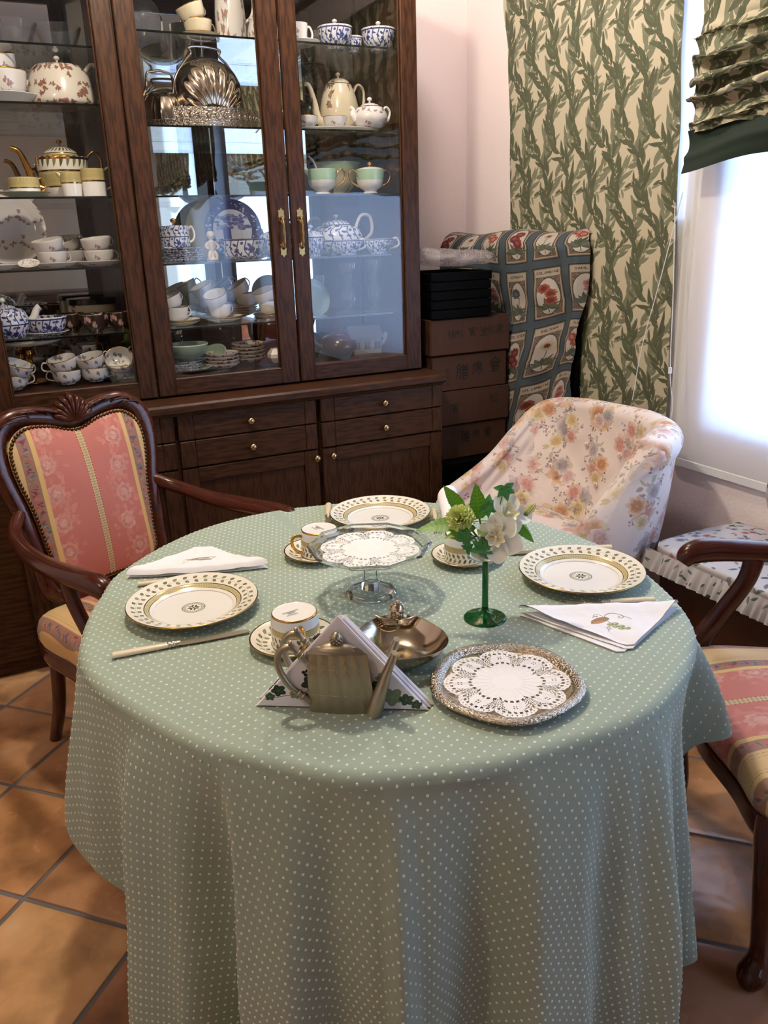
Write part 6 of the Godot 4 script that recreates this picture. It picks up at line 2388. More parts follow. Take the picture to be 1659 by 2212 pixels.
	part("stalk", tube(smooth3(pw([0.075, 0.214, 0.004, 0.050, 0.196, 0.004, 0.012, 0.150, 0.0]), 5), [0.006, 0.0035, 0.002, 0.002], 8), stem_m, bd)

func leaf_tex() -> Texture2D:
	var p := P.new(128, 256, c8(214, 222, 170))
	for k in 9:
		for s in [-1, 1]:
			p.line(pv([64, 20 + k * 26, 64 + s * 60, 50 + k * 26]), 4.0, c8(244, 250, 206))
			p.line(pv([64, 30 + k * 26, 64 + s * 60, 62 + k * 26]), 7.0, c8(196, 208, 148))
	p.line(pv([64, 0, 64, 256]), 5.0, c8(250, 255, 216))
	return p.tex()

func table_things() -> void:
	china_materials()
	place_plates()
	place_cups()
	cutlery()
	napkin("folded white napkin with a small brown embroidery, at the cabinet-side plate", Vector3(0.348, TOP, -1.684), 2.79, 1, "folded white napkins")
	napkin("folded white napkin embroidered with a nut and berries, in front of the window-side plate", Vector3(0.997, TOP + 0.0, -1.108), -0.438, 0, "folded white napkins")
	rolled_napkin()
	cake_stand()
	silver_pieces()
	napkin_holder()
	vase_and_flowers()

# ---------------------------------------------------------------- porcelain and silver in the cabinet
func spray_tex(bg: Color, leaf: Array, flower: Array, n: int, sd: int, scale := 1.0) -> Texture2D:
	var p := P.new(512, 256, bg)
	rng.seed = sd
	for k in n:
		var x := rnd(0, 512)
		var y := rnd(20, 236)
		for j in 6:
			p.leaf(Vector2(x, y), Vector2.from_angle(rnd(0, TAU)) * rnd(14, 34) * scale, rnd(7, 13) * scale, 0.2, leaf[rng.randi() % leaf.size()])
		for j in 3:
			rosette(p, x + rnd(-14, 14) * scale, y + rnd(-10, 10) * scale, rnd(7, 15) * scale, flower, 5, 2)
	return p.tex()

func blue_tex(sd: int) -> Texture2D:
	var p := P.new(512, 256, c8(226, 228, 236))
	rng.seed = sd
	for k in 9:
		var x := k * 57.0
		p.line(smooth2(pv([x, 250, x + 20, 190, x - 14, 130, x + 22, 70, x + 6, 10]), 6), 8.0, c8(40, 50, 110))
		for j in 6:
			p.leaf(Vector2(x + rnd(-10, 20), 30 + j * 40), Vector2.from_angle(rnd(-1, 1) + (0.0 if j % 2 else PI)) * rnd(24, 44), rnd(14, 24), 0.3, c8(44, 54, 120).lerp(c8(96, 110, 170), rnd()))
		rosette(p, x + 26, rnd(50, 210), rnd(18, 28), [c8(60, 72, 140), c8(34, 42, 104), c8(150, 160, 200)], 6, 2)
	p.im.fill_rect(Rect2i(0, 0, 512, 10), c8(36, 44, 104))
	return p.tex()

func shell_of(o: PackedVector2Array, th: float) -> PackedVector2Array:
	var q := o.duplicate()
	for k in range(o.size() - 1, -1, -1):
		if o[k].x > 0.004:
			q.append(Vector2(maxf(o[k].x - th, 0.002), maxf(o[k].y, o[0].y + th) + (th * 0.25 if k == o.size() - 1 else 0.0)))
	q.append(Vector2(0, o[0].y + th))
	return q

func loop_handle(r_top: float, y_top: float, r_bot: float, y_bot: float, out: float, rad: float) -> G:
	var m := (y_top + y_bot) * 0.5
	return tube(smooth3(pw([r_top, y_top, 0, r_top + out * 0.6, y_top + (y_top - y_bot) * 0.16, 0, maxf(r_top, r_bot) + out, m + (y_top - y_bot) * 0.12, 0, maxf(r_top, r_bot) + out * 0.72, lerpf(m, y_bot, 0.6), 0, r_bot, y_bot, 0]), 5), rad, 8)

var protos := {}
# a lathed vessel with parts [name, geometry, material]; alike ones are copied
func vessel(called: String, label: String, cat: String, key: String, at: Transform3D, group: String, make: Callable) -> Node3D:
	if protos.has(key):
		var r := copy_of(protos[key], at.origin, 0.0, label, group)
		r.transform = at
		return r
	var t := thing(called, label, cat, at.origin, 0.0, group)
	make.call(t)
	t.transform = at
	protos[key] = t
	return t

func cup_parts(t: Node3D, r: float, h: float, m: Material, hm: Material, rim_m: Material, flare := 0.12) -> void:
	var o := smooth2(pv([r * 0.48, 0.002, r * 0.52, 0.004, r * 0.80, h * 0.22, r * 0.93, h * 0.55, r, h * 0.98]), 3)
	var p := pv([0, 0.003, r * 0.40, 0.003, r * 0.42, 0.0, r * 0.48, 0.0])
	p.append_array(o)
	part("cup_body", lathe(shell_of(p, 0.0022), 32), m, t)
	part("rim_line", lathe(pv([r * 0.985, h * 0.92, r * 1.006, h * 0.985, r * 0.99, h * 1.005, r * 0.965, h * 0.99]), 32), rim_m, t)
	part("cup_handle", loop_handle(r * 0.94, h * 0.80, r * 0.72, h * 0.22, r * 0.46, 0.0024), hm, t)

func saucer_parts(t: Node3D, r: float, h: float, m: Material, rim_m: Material) -> void:
	var p := pv([0, 0.002, r * 0.5, 0.002, r * 0.5, 0.0, r * 0.56, 0.0])
	p.append_array(smooth2(pv([r * 0.60, 0.002, r * 0.8, h * 0.5, r, h]), 3))
	part("saucer_body", lathe(shell_of(p, 0.0026), 36), m, t)
	part("rim_line", lathe(pv([r * 0.99, h * 0.96, r * 1.006, h * 1.0, r * 0.995, h + 0.0012, r * 0.965, h + 0.001]), 36), rim_m, t)

func bowl_parts(t: Node3D, r: float, h: float, foot: float, m: Material, rim_m: Material) -> void:
	var p := pv([0, 0.003, foot * 0.9, 0.003, foot * 0.92, 0.0, foot, 0.0])
	p.append_array(smooth2(pv([foot, h * 0.1, lerpf(foot, r, 0.62), h * 0.34, r * 0.93, h * 0.66, r, h]), 4))
	part("bowl_body", lathe(shell_of(p, 0.003), 40), m, t)
	part("rim_line", lathe(pv([r * 0.99, h * 0.97, r * 1.004, h, r * 0.995, h + 0.0014, r * 0.97, h + 0.0012]), 40), rim_m, t)

func lid_part(t: Node3D, r: float, y: float, rise: float, m: Material, km: Material) -> void:
	var l := part("lid", lathe(smooth2(pv([0, 0, r, 0, r, 0.002, r * 0.9, rise * 0.45, r * 0.5, rise * 0.85, 0, rise]), 3), 36), m, t)
	l.position.y = y
	part("lid_knob", lathe(smooth2(pv([0, -0.002, 0.004, 0, 0.0035, 0.005, 0.009, 0.010, 0.009, 0.015, 0.004, 0.019, 0, 0.020]), 3), 16), km, l).position.y = rise

func pot_parts(t: Node3D, prof: PackedVector2Array, m: Material, spout: PackedVector3Array, srad: Array, sm: Material, handle: PackedVector3Array, hrad: float, hm: Material, lid: Array) -> void:
	var p := pv([0, 0.002, prof[0].x * 0.9, 0.002, prof[0].x * 0.92, 0.0])
	p.append_array(smooth2(prof, 5))
	part("pot_body", lathe(p, 44), m, t)
	if spout.size():
		part("spout", tube(smooth3(spout, 6), srad, 14), sm, t)
	if handle.size():
		part("pot_handle", tube(smooth3(handle, 6), hrad, 10), hm, t)
	if lid.size():
		lid_part(t, lid[0], lid[1], lid[2], m, lid[3])

func put(x: float, y: float, z: float, turn := 0.0, lean := Vector3.ZERO) -> Transform3D:
	return Transform3D(Basis.from_euler(lean) * Basis(Vector3.UP, turn), Vector3(x, y, z))

func stack_pair(called: String, key: String, cat: String, x: float, y: float, z: float, dy: float, turn: float, lean: Vector3, names: Array, group: String, make: Callable) -> void:
	vessel(called, names[0], cat, key, put(x, y, z, turn), group, make)
	vessel(called, names[1], cat, key, put(x - lean.z * 0.02, y + dy, z + lean.x * 0.02, turn + 0.2, lean), group, make)

func crystal_parts(t: Node3D, prof: PackedVector2Array) -> void:
	part("crystal_body", lathe(smooth2(prof, 3), 18, 1.0, 0.06, 9), M.crystal, t)

const L := [0.973, 1.1385, 1.358, 1.579, 1.8535, 2.017]     # shelf tops on the mirror side
const R := [0.973, 1.1355, 1.358, 1.579, 1.7985, 2.0745]    # shelf tops of the wide part

func china() -> void:
	var again := func(_t): pass
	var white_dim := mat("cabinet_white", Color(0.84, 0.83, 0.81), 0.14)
	mat("bronze_rim", Color(0.42, 0.32, 0.17), 0.3, 1.0)
	var gold: Material = M.gold
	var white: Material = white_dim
	var rose := porcelain("rose_china", [spray_tex(c8(238, 234, 230), [c8(150, 158, 140), c8(120, 132, 116), c8(170, 170, 160)], [c8(196, 150, 146), c8(176, 126, 124), c8(150, 150, 170)], 16, 201)], Vector3(2, 2, 1))
	var chintz := porcelain("dense_flower_china", [spray_tex(c8(234, 226, 214), [c8(128, 128, 108), c8(104, 112, 96), c8(150, 140, 120)], [c8(176, 110, 92), c8(150, 84, 76), c8(120, 120, 150)], 46, 202, 0.9)], Vector3(3, 2.4, 1))
	var grey := porcelain("grey_flower_china", [spray_tex(c8(240, 238, 234), [c8(150, 152, 146), c8(120, 124, 120)], [c8(150, 150, 158), c8(122, 122, 134), c8(176, 160, 160)], 14, 203, 1.2)], Vector3(2, 1.6, 1))
	var blue := porcelain("blue_china", [blue_tex(204)], Vector3(2, 2, 1))
	var brown := porcelain("brown_flower_china", [spray_tex(c8(58, 40, 32), [c8(96, 84, 60), c8(70, 66, 48)], [c8(206, 150, 140), c8(226, 200, 190), c8(170, 96, 90)], 13, 205, 1.6)], Vector3(2, 1.4, 1))
	var cream := porcelain("cream_flower_china", [spray_tex(c8(226, 214, 184), [c8(128, 124, 88), c8(110, 104, 74)], [c8(150, 112, 120), c8(190, 130, 96), c8(96, 90, 140)], 9, 206, 1.3)], Vector3(2, 1.6, 1))
	var green := mat("celadon", Color(0.52, 0.60, 0.53), 0.15)
	var sage := mat("pale_green_china", Color(0.62, 0.74, 0.62), 0.14)
	var lacq := mat("lacquer_black", Color(0.02, 0.018, 0.02), 0.14)
	var imari := porcelain("imari_china", [spray_tex(c8(210, 200, 186), [c8(40, 34, 34), c8(60, 44, 38), c8(120, 50, 40)], [c8(150, 60, 44), c8(60, 50, 60), c8(190, 160, 120)], 30, 207)], Vector3(3, 2, 1))
	mat("crystal", Color(0.6, 0.65, 0.7, 0.03), 0.03).transparency = BaseMaterial3D.TRANSPARENCY_ALPHA
	var silver: Material = M.bright_silver
	var service: Material = M.cup_china
	# ------- part on the left, from the top shelf down
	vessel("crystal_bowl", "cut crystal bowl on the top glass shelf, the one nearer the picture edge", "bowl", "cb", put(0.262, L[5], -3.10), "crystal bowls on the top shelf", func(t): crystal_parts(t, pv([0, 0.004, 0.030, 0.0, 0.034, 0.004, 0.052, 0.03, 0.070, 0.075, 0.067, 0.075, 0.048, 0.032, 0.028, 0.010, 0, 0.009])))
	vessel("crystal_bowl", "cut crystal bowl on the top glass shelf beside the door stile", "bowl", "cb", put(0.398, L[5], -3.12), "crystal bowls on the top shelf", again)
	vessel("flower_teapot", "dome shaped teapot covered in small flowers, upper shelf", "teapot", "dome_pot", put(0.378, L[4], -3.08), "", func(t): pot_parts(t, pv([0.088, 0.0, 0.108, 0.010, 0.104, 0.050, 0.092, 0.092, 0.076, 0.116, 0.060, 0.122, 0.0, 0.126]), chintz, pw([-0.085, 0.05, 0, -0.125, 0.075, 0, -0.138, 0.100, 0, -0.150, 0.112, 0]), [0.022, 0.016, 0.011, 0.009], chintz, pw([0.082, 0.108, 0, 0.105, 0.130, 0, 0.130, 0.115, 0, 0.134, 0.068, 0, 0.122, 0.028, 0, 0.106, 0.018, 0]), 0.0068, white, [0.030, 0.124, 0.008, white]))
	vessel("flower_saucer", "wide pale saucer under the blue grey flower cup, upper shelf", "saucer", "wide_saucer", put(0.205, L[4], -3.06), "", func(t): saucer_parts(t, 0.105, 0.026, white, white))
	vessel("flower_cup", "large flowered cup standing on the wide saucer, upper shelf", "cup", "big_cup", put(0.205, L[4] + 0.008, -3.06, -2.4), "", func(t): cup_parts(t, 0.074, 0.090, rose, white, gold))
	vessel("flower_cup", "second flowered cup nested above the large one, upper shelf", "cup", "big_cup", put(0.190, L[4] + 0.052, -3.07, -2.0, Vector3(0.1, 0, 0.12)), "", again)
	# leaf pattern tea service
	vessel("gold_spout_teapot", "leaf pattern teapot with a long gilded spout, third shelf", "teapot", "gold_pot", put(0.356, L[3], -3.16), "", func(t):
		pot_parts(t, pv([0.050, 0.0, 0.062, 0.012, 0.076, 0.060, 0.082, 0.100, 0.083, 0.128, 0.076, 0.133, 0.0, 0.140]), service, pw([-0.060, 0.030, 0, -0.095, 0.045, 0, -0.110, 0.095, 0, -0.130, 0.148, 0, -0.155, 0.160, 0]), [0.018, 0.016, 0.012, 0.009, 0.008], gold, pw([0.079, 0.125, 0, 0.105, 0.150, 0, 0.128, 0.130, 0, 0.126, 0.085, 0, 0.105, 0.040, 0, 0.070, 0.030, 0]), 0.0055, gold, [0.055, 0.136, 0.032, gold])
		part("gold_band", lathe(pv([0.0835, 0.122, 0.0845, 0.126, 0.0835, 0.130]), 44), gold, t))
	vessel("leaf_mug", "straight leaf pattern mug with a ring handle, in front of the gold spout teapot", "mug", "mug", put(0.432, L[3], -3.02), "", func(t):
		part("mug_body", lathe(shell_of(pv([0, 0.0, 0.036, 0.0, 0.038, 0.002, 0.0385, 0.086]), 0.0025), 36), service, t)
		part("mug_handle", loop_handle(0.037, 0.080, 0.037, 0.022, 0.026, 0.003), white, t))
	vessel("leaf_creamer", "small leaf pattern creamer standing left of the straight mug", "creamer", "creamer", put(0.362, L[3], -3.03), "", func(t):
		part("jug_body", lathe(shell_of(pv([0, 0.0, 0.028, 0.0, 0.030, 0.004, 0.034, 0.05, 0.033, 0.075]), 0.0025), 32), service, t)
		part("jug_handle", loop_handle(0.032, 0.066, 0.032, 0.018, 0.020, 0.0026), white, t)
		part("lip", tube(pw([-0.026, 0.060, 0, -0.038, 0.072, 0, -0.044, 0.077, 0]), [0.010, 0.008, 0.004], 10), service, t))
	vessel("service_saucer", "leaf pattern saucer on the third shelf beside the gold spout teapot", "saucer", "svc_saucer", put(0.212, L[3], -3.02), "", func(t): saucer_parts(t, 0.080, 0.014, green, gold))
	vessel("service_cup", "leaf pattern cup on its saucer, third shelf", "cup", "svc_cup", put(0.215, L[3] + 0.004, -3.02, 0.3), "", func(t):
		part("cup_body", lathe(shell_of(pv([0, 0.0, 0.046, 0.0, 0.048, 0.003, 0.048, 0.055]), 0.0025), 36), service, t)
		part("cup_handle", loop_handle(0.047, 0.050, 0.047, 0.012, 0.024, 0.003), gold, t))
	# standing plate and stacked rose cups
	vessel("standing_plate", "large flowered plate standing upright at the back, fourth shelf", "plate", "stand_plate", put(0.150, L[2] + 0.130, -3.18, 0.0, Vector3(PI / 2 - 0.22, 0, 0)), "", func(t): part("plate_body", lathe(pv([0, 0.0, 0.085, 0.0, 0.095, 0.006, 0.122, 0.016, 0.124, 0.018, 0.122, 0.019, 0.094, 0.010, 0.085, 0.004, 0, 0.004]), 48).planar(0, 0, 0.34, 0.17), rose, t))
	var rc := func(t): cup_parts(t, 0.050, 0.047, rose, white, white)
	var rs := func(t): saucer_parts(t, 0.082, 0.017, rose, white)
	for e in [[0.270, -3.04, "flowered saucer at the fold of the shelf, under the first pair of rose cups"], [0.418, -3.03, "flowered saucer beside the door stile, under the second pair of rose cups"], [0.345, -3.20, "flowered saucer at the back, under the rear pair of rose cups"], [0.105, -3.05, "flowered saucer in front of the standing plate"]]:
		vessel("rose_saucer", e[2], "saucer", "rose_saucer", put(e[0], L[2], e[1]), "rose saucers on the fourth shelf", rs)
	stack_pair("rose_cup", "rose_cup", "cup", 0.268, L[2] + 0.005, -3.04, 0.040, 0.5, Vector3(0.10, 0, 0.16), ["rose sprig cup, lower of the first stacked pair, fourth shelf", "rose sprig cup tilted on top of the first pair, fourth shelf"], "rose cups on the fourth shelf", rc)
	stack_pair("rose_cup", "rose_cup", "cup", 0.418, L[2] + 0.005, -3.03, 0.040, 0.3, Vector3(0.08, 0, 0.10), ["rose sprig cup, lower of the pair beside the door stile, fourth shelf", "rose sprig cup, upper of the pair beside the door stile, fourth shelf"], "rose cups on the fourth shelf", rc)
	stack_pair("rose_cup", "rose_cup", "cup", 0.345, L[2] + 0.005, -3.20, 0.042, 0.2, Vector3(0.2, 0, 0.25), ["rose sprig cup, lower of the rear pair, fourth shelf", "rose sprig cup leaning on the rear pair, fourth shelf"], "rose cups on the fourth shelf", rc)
	vessel("leaf_dish", "tiny leaf shaped dish leaning between the saucers, fourth shelf", "dish", "leaf_dish", put(0.188, L[2] + 0.012, -2.985, 0.2, Vector3(0.55, 0, 0)), "", func(t): part("dish_body", lathe(pv([0, 0, 0.020, 0.001, 0.034, 0.008, 0.034, 0.010, 0.020, 0.004, 0, 0.003]), 24, 0.7), rose, t))
	# fifth shelf: blue teapot, blue bowl, brown bowls, tin
	vessel("blue_teapot", "round blue and white teapot with a raised spout, fifth shelf", "teapot", "blue_pot", put(0.090, L[1], -3.02), "", func(t): pot_parts(t, pv([0.042, 0.0, 0.058, 0.010, 0.072, 0.045, 0.066, 0.082, 0.042, 0.098, 0.0, 0.102]), blue, pw([0.060, 0.040, 0, 0.085, 0.058, 0, 0.100, 0.088, 0, 0.112, 0.098, 0]), [0.018, 0.014, 0.011, 0.012], white, PackedVector3Array(), 0.0, white, [0.036, 0.099, 0.012, white]))
	vessel("blue_saucer", "blue and white saucer under the scrolled blue bowl, fifth shelf", "saucer", "blue_saucer", put(0.215, L[1], -3.03), "", func(t): saucer_parts(t, 0.070, 0.014, blue, white))
	vessel("blue_bowl", "blue and white scrolled bowl beside the blue teapot, fifth shelf", "bowl", "blue_bowl", put(0.215, L[1] + 0.004, -3.03), "", func(t): bowl_parts(t, 0.068, 0.058, 0.040, blue, white))
	var bb := func(t): bowl_parts(t, 0.050, 0.062, 0.026, brown, silver)
	for e in [[0.300, -3.10, "dark brown flowered bowl next to the blue bowl, fifth shelf"], [0.372, -3.02, "dark brown flowered bowl in front, middle of three, fifth shelf"], [0.462, -3.04, "dark brown flowered bowl beside the door stile, fifth shelf"]]:
		vessel("brown_bowl", e[2], "bowl", "brown_bowl", put(e[0], L[1], e[1]), "brown flowered bowls", bb)
	vessel("round_tin", "flowered round tin with a dark lid behind the brown bowls, fifth shelf", "tin", "tin", put(0.395, L[1], -3.24), "", func(t):
		part("tin_body", lathe(pv([0, 0, 0.085, 0, 0.085, 0, 0.085, 0.085, 0.085, 0.085, 0, 0.085]), 40), cream, t)
		part("tin_lid", lathe(pv([0, 0.083, 0.088, 0.083, 0.088, 0.083, 0.088, 0.100, 0.084, 0.103, 0, 0.105]), 40), lacq, t))
	# floor of the cabinet: cake stand and stacked cups
	vessel("footed_dish", "porcelain dish on a tall gilded stem, bottom of the cabinet", "cake stand", "footed", put(0.150, L[0], -3.12), "", func(t):
		part("dish", lathe(pv([0, 0.128, 0.05, 0.128, 0.10, 0.136, 0.120, 0.146, 0.121, 0.150, 0.10, 0.142, 0.05, 0.134, 0, 0.133]), 44), rose, t)
		part("stem", lathe(smooth2(pv([0, 0, 0.05, 0.0, 0.05, 0.005, 0.018, 0.014, 0.009, 0.035, 0.013, 0.060, 0.007, 0.075, 0.010, 0.100, 0.008, 0.114, 0.030, 0.128, 0, 0.129]), 3), 24), gold, t))
	var gc := func(t): cup_parts(t, 0.050, 0.050, grey, white, gold)
	for e in [[0.080, -2.995, 0.3, Vector3(0.20, 0, -0.35), "at the picture edge"], [0.252, -3.0, 2.8, Vector3(0.14, 0, 0.18), "beside the gilded stem"], [0.345, -3.0, 0.0, Vector3(0.14, 0, 0.20), "third from the picture edge"], [0.440, -3.01, 0.5, Vector3(0.75, 0, 0.20), "next to the door stile"]]:
		stack_pair("sprig_cup", "sprig_cup", "cup", e[0], L[0], e[1], 0.043, e[2], e[3], ["grey sprig cup, lower of the pair %s, cabinet floor" % e[4], "grey sprig cup tilted on the pair %s, cabinet floor" % e[4]], "grey sprig cups on the cabinet floor", gc)
	vessel("cup_tower_saucer", "plain saucer stack base at the back of the cabinet floor", "bowl", "backbowl", put(0.345, L[0], -3.22), "", func(t): bowl_parts(t, 0.060, 0.055, 0.032, green, white))
	vessel("sprig_cup", "grey sprig cup on the pale bowl at the back, cabinet floor", "cup", "sprig_cup", put(0.345, L[0] + 0.058, -3.22, 0.2), "grey sprig cups on the cabinet floor", gc)
	# ------- middle, top shelf
	vessel("crystal_decanter", "cut crystal jar at the shelf end, top shelf of the middle door", "jar", "decanter", put(0.678, R[5], -3.12), "", func(t): crystal_parts(t, pv([0, 0.004, 0.045, 0.0, 0.055, 0.01, 0.060, 0.06, 0.048, 0.10, 0.024, 0.125, 0.022, 0.14, 0.030, 0.145, 0, 0.15])))
	vessel("tea_saucer", "cream saucer under the stacked flower cups, top shelf of the middle door", "saucer", "cream_saucer", put(0.845, R[5], -3.06), "", func(t): saucer_parts(t, 0.072, 0.014, cream, gold))
	var cc := func(t): cup_parts(t, 0.048, 0.055, cream, cream, gold)
	stack_pair("cream_cup", "cream_cup", "cup", 0.845, R[5] + 0.004, -3.06, 0.046, 0.3, Vector3(0.0, 0, 0.35), ["cream flower cup on its saucer, top shelf of the middle door", "cream flower cup tilted above, top shelf of the middle door"], "cream cups on the top shelf", cc)
	vessel("tall_jug", "tall pink white jug with a painted rose, top shelf", "jug", "jug", put(0.958, R[5], -3.05), "", func(t):
		part("jug_body", lathe(shell_of(pv([0, 0.0, 0.046, 0.0, 0.050, 0.004, 0.052, 0.08, 0.046, 0.150, 0.044, 0.19]), 0.003), 36), rose, t)
		part("jug_handle", loop_handle(0.045, 0.165, 0.050, 0.06, 0.035, 0.005), white, t))
	vessel("small_creamer", "small white creamer beside the tall jug, top shelf", "creamer", "small_creamer", put(1.048, R[5], -3.04), "", func(t):
		part("jug_body", lathe(shell_of(smooth2(pv([0, 0.0, 0.026, 0.0, 0.036, 0.02, 0.030, 0.050, 0.026, 0.062, 0.030, 0.072]), 3), 0.0025), 28), rose, t)
		part("jug_handle", loop_handle(0.028, 0.062, 0.034, 0.022, 0.020, 0.003), white, t))
	# ------- silver shelf
	vessel("silver_tray", "long silver gallery tray under the two silver domes", "tray", "tray", put(0.835, R[4], -3.10), "", func(t):
		part("tray_floor", lathe(pv([0, 0.006, 0.20, 0.006, 0.20, 0.006, 0.20, 0.002, 0, 0.0]), 64, 0.52), silver, t)
		part("gallery", lathe(pv([0.198, 0.004, 0.204, 0.004, 0.212, 0.060, 0.2125, 0.063, 0.208, 0.062, 0.198, 0.008]), 96, 0.52), M.embossed_silver, t)
		var g := G.new()
		for k in 44:
			var a := TAU * k / 44.0
			g.add(lathe(pv([0, -1, 0.8, -0.6, 1, 0, 0.8, 0.6, 0, 1]), 8), Transform3D(Basis.IDENTITY.scaled(Vector3(0.008, 0.010, 0.008)), Vector3(0.2105 * cos(a), 0.036, 0.2105 * 0.52 * sin(a))))
		part("beading", g, silver, t).set_meta("kind", "stuff"))
	vessel("silver_dome", "small silver muffin dome with a twig handle on the tray", "dish cover", "dome", put(0.700, R[4] + 0.020, -3.08), "", func(t):
		part("dome", lathe(smooth2(pv([0.078, 0.0, 0.079, 0.006, 0.076, 0.040, 0.058, 0.078, 0.030, 0.096, 0, 0.100]), 4), 56, 1.0, 0.025, 14), silver, t)
		part("twig_handle", tube(smooth3(pw([-0.080, 0.040, 0.02, -0.060, 0.085, 0.02, -0.045, 0.115, 0.0, -0.040, 0.150, 0, -0.020, 0.156, 0, 0.0, 0.160, 0, 0.020, 0.156, 0, 0.042, 0.148, 0, 0.048, 0.112, 0, 0.062, 0.082, 0.02, 0.084, 0.030, 0.02]), 4), 0.0042, 8), silver, t))
	vessel("shell_biscuit_box", "tall silver biscuit box shaped like a ribbed scallop shell", "biscuit box", "shell_box", put(0.866, R[4] + 0.022, -3.08, 0.12), "", func(t):
		for s in [1.0, -1.0]:
			var rows := []
			for r in 21:
				var f := r / 20.0
				var row := PackedVector3Array()
				for c in 133:
					var a := lerpf(-1.42, 1.42, c / 132.0)
					var rad := (0.185 * cos(a) + 0.022) * f
					var rib := 0.5 + 0.5 * cos(a * TAU * 11.0 / 2.84)
					var z := 0.060 * sqrt(maxf(0.0, 1.0 - pow(f * 2.0 - 1.0, 2.0))) + 0.012 * rib * sin(PI * f)
					row.append(Vector3(sin(a) * rad * 1.12, cos(a) * rad, s * (z + 0.003)))
				rows.append(row)
			part("ribbed_shell", G.new().grid(rows), silver, t)
		part("twig_frame", tube(smooth3(pw([-0.125, -0.01, 0, -0.128, 0.06, 0.0, -0.118, 0.13, 0, -0.075, 0.190, 0, -0.050, 0.215, 0, -0.058, 0.232, 0, -0.02, 0.238, 0, 0.03, 0.236, 0, 0.056, 0.230, 0, 0.052, 0.212, 0, 0.078, 0.188, 0, 0.118, 0.13, 0, 0.130, 0.06, 0, 0.125, -0.01, 0]), 5), 0.0046, 8), silver, t)
		part("box_foot", lathe(pv([0, -0.014, 0.07, -0.014, 0.075, -0.008, 0.05, 0.004, 0.02, 0.02, 0, 0.02]), 32, 0.7), silver, t))
	# ------- blue shelf in the middle
	var bp := func(t): part("plate_body", lathe(pv([0, 0.0, 0.06, 0.0, 0.075, 0.004, 0.086, 0.010, 0.0865, 0.0115, 0.075, 0.007, 0.06, 0.003, 0, 0.003]), 40).planar(0, 0, 0.2, 0.2), blue, t)
	var nth := ["lowest", "second", "third", "fourth", "fifth", "topmost"]
	for k in 6:
		vessel("blue_plate", "%s blue and white plate in the stack under the lidded mug" % nth[k], "plate", "stack_plate", put(0.700, R[2] + 0.0075 * k, -3.06, k * 0.7), "stacked blue plates", bp)
	vessel("lidded_mug", "straight blue and white mug with a lid on the plate stack", "mug", "lid_mug", put(0.690, R[2] + 0.052, -3.06), "", func(t):
		part("mug_body", lathe(pv([0, 0, 0.050, 0, 0.052, 0.003, 0.052, 0.070, 0.050, 0.072, 0, 0.074]), 36), blue, t)
		part("mug_handle", loop_handle(0.051, 0.060, 0.051, 0.014, 0.020, 0.004), white, t)
		part("knob", lathe(smooth2(pv([0, 0.072, 0.004, 0.073, 0.004, 0.080, 0.010, 0.086, 0.010, 0.094, 0, 0.098]), 3), 16), gold, t))
	vessel("gold_plate", "olive gold plate standing behind the blue landscape plate", "plate", "gold_plate", put(0.905, R[2] + 0.108, -3.29, 0.0, Vector3(PI / 2 - 0.16, 0, 0)), "", func(t): part("plate_body", lathe(pv([0, 0, 0.11, 0.0, 0.118, 0.004, 0.118, 0.007, 0.10, 0.005, 0, 0.004]), 48), mat("olive_gold", Color(0.45, 0.40, 0.22), 0.3), t))
	vessel("landscape_plate", "blue and white landscape plate standing upright, middle of the cabinet", "plate", "landscape", put(0.955, R[2] + 0.105, -3.235, 0.0, Vector3(PI / 2 - 0.18, 0, 0)), "", func(t): part("plate_body", lathe(pv([0, 0, 0.075, 0.0, 0.085, 0.005, 0.112, 0.013, 0.113, 0.015, 0.084, 0.009, 0.075, 0.004, 0, 0.004]), 48).planar(0, 0, 0.23, 0.23), porcelain("landscape_china", [landscape_tex()]), t))
	vessel("cherub_figurine", "small cream cherub figurine beside the landscape plate", "figurine", "cherub", put(0.838, R[2], -3.13), "", func(t):
		var g := lathe(smooth2(pv([0, 0, 0.020, 0, 0.020, 0.006, 0.010, 0.010, 0.012, 0.03, 0.017, 0.045, 0.015, 0.065, 0.006, 0.072, 0.012, 0.080, 0.015, 0.090, 0.010, 0.102, 0, 0.104]), 3), 20)
		for s in [-1, 1]:
			g.add(tube(smooth3(pw([s * 0.013, 0.062, 0, s * 0.024, 0.050, 0.008, s * 0.016, 0.040, 0.018]), 4), [0.006, 0.0055, 0.004], 8))
			g.add(tube(smooth3(pw([s * 0.008, 0.032, 0.004, s * 0.014, 0.018, 0.012, s * 0.014, 0.004, 0.012]), 4), [0.008, 0.0065, 0.005], 8))
		part("figure_body", g, mat("bisque", Color(0.80, 0.74, 0.62), 0.5), t)
		for s in [-1, 1]:
			part("wing", leaf_mesh(0.035, 0.018, 0, 0.2), M.bisque, t).transform = look(Vector3(s * 0.006, 0.058, -0.010), Vector3(s * 0.8, 0.5, -0.3)))
	vessel("blue_stand_dish", "low plate under the blue serving dish, in front of the landscape plate", "plate", "stack_plate", put(0.948, R[2], -3.07, 1.0), "", bp)
	vessel("blue_serving_dish", "deep blue and white serving dish in front of the landscape plate", "bowl", "serving", put(0.948, R[2] + 0.010, -3.07), "", func(t): part("dish_body", lathe(shell_of(pv([0, 0.0, 0.072, 0.0, 0.078, 0.004, 0.082, 0.062]), 0.004), 40), blue, t))
	vessel("blue_tureen", "blue and white pot half hidden behind the middle door's stile", "pot", "tureen", put(1.105, R[2], -3.15), "", func(t):
		bowl_parts(t, 0.075, 0.070, 0.045, blue, white)
		lid_part(t, 0.068, 0.070, 0.030, blue, blue))
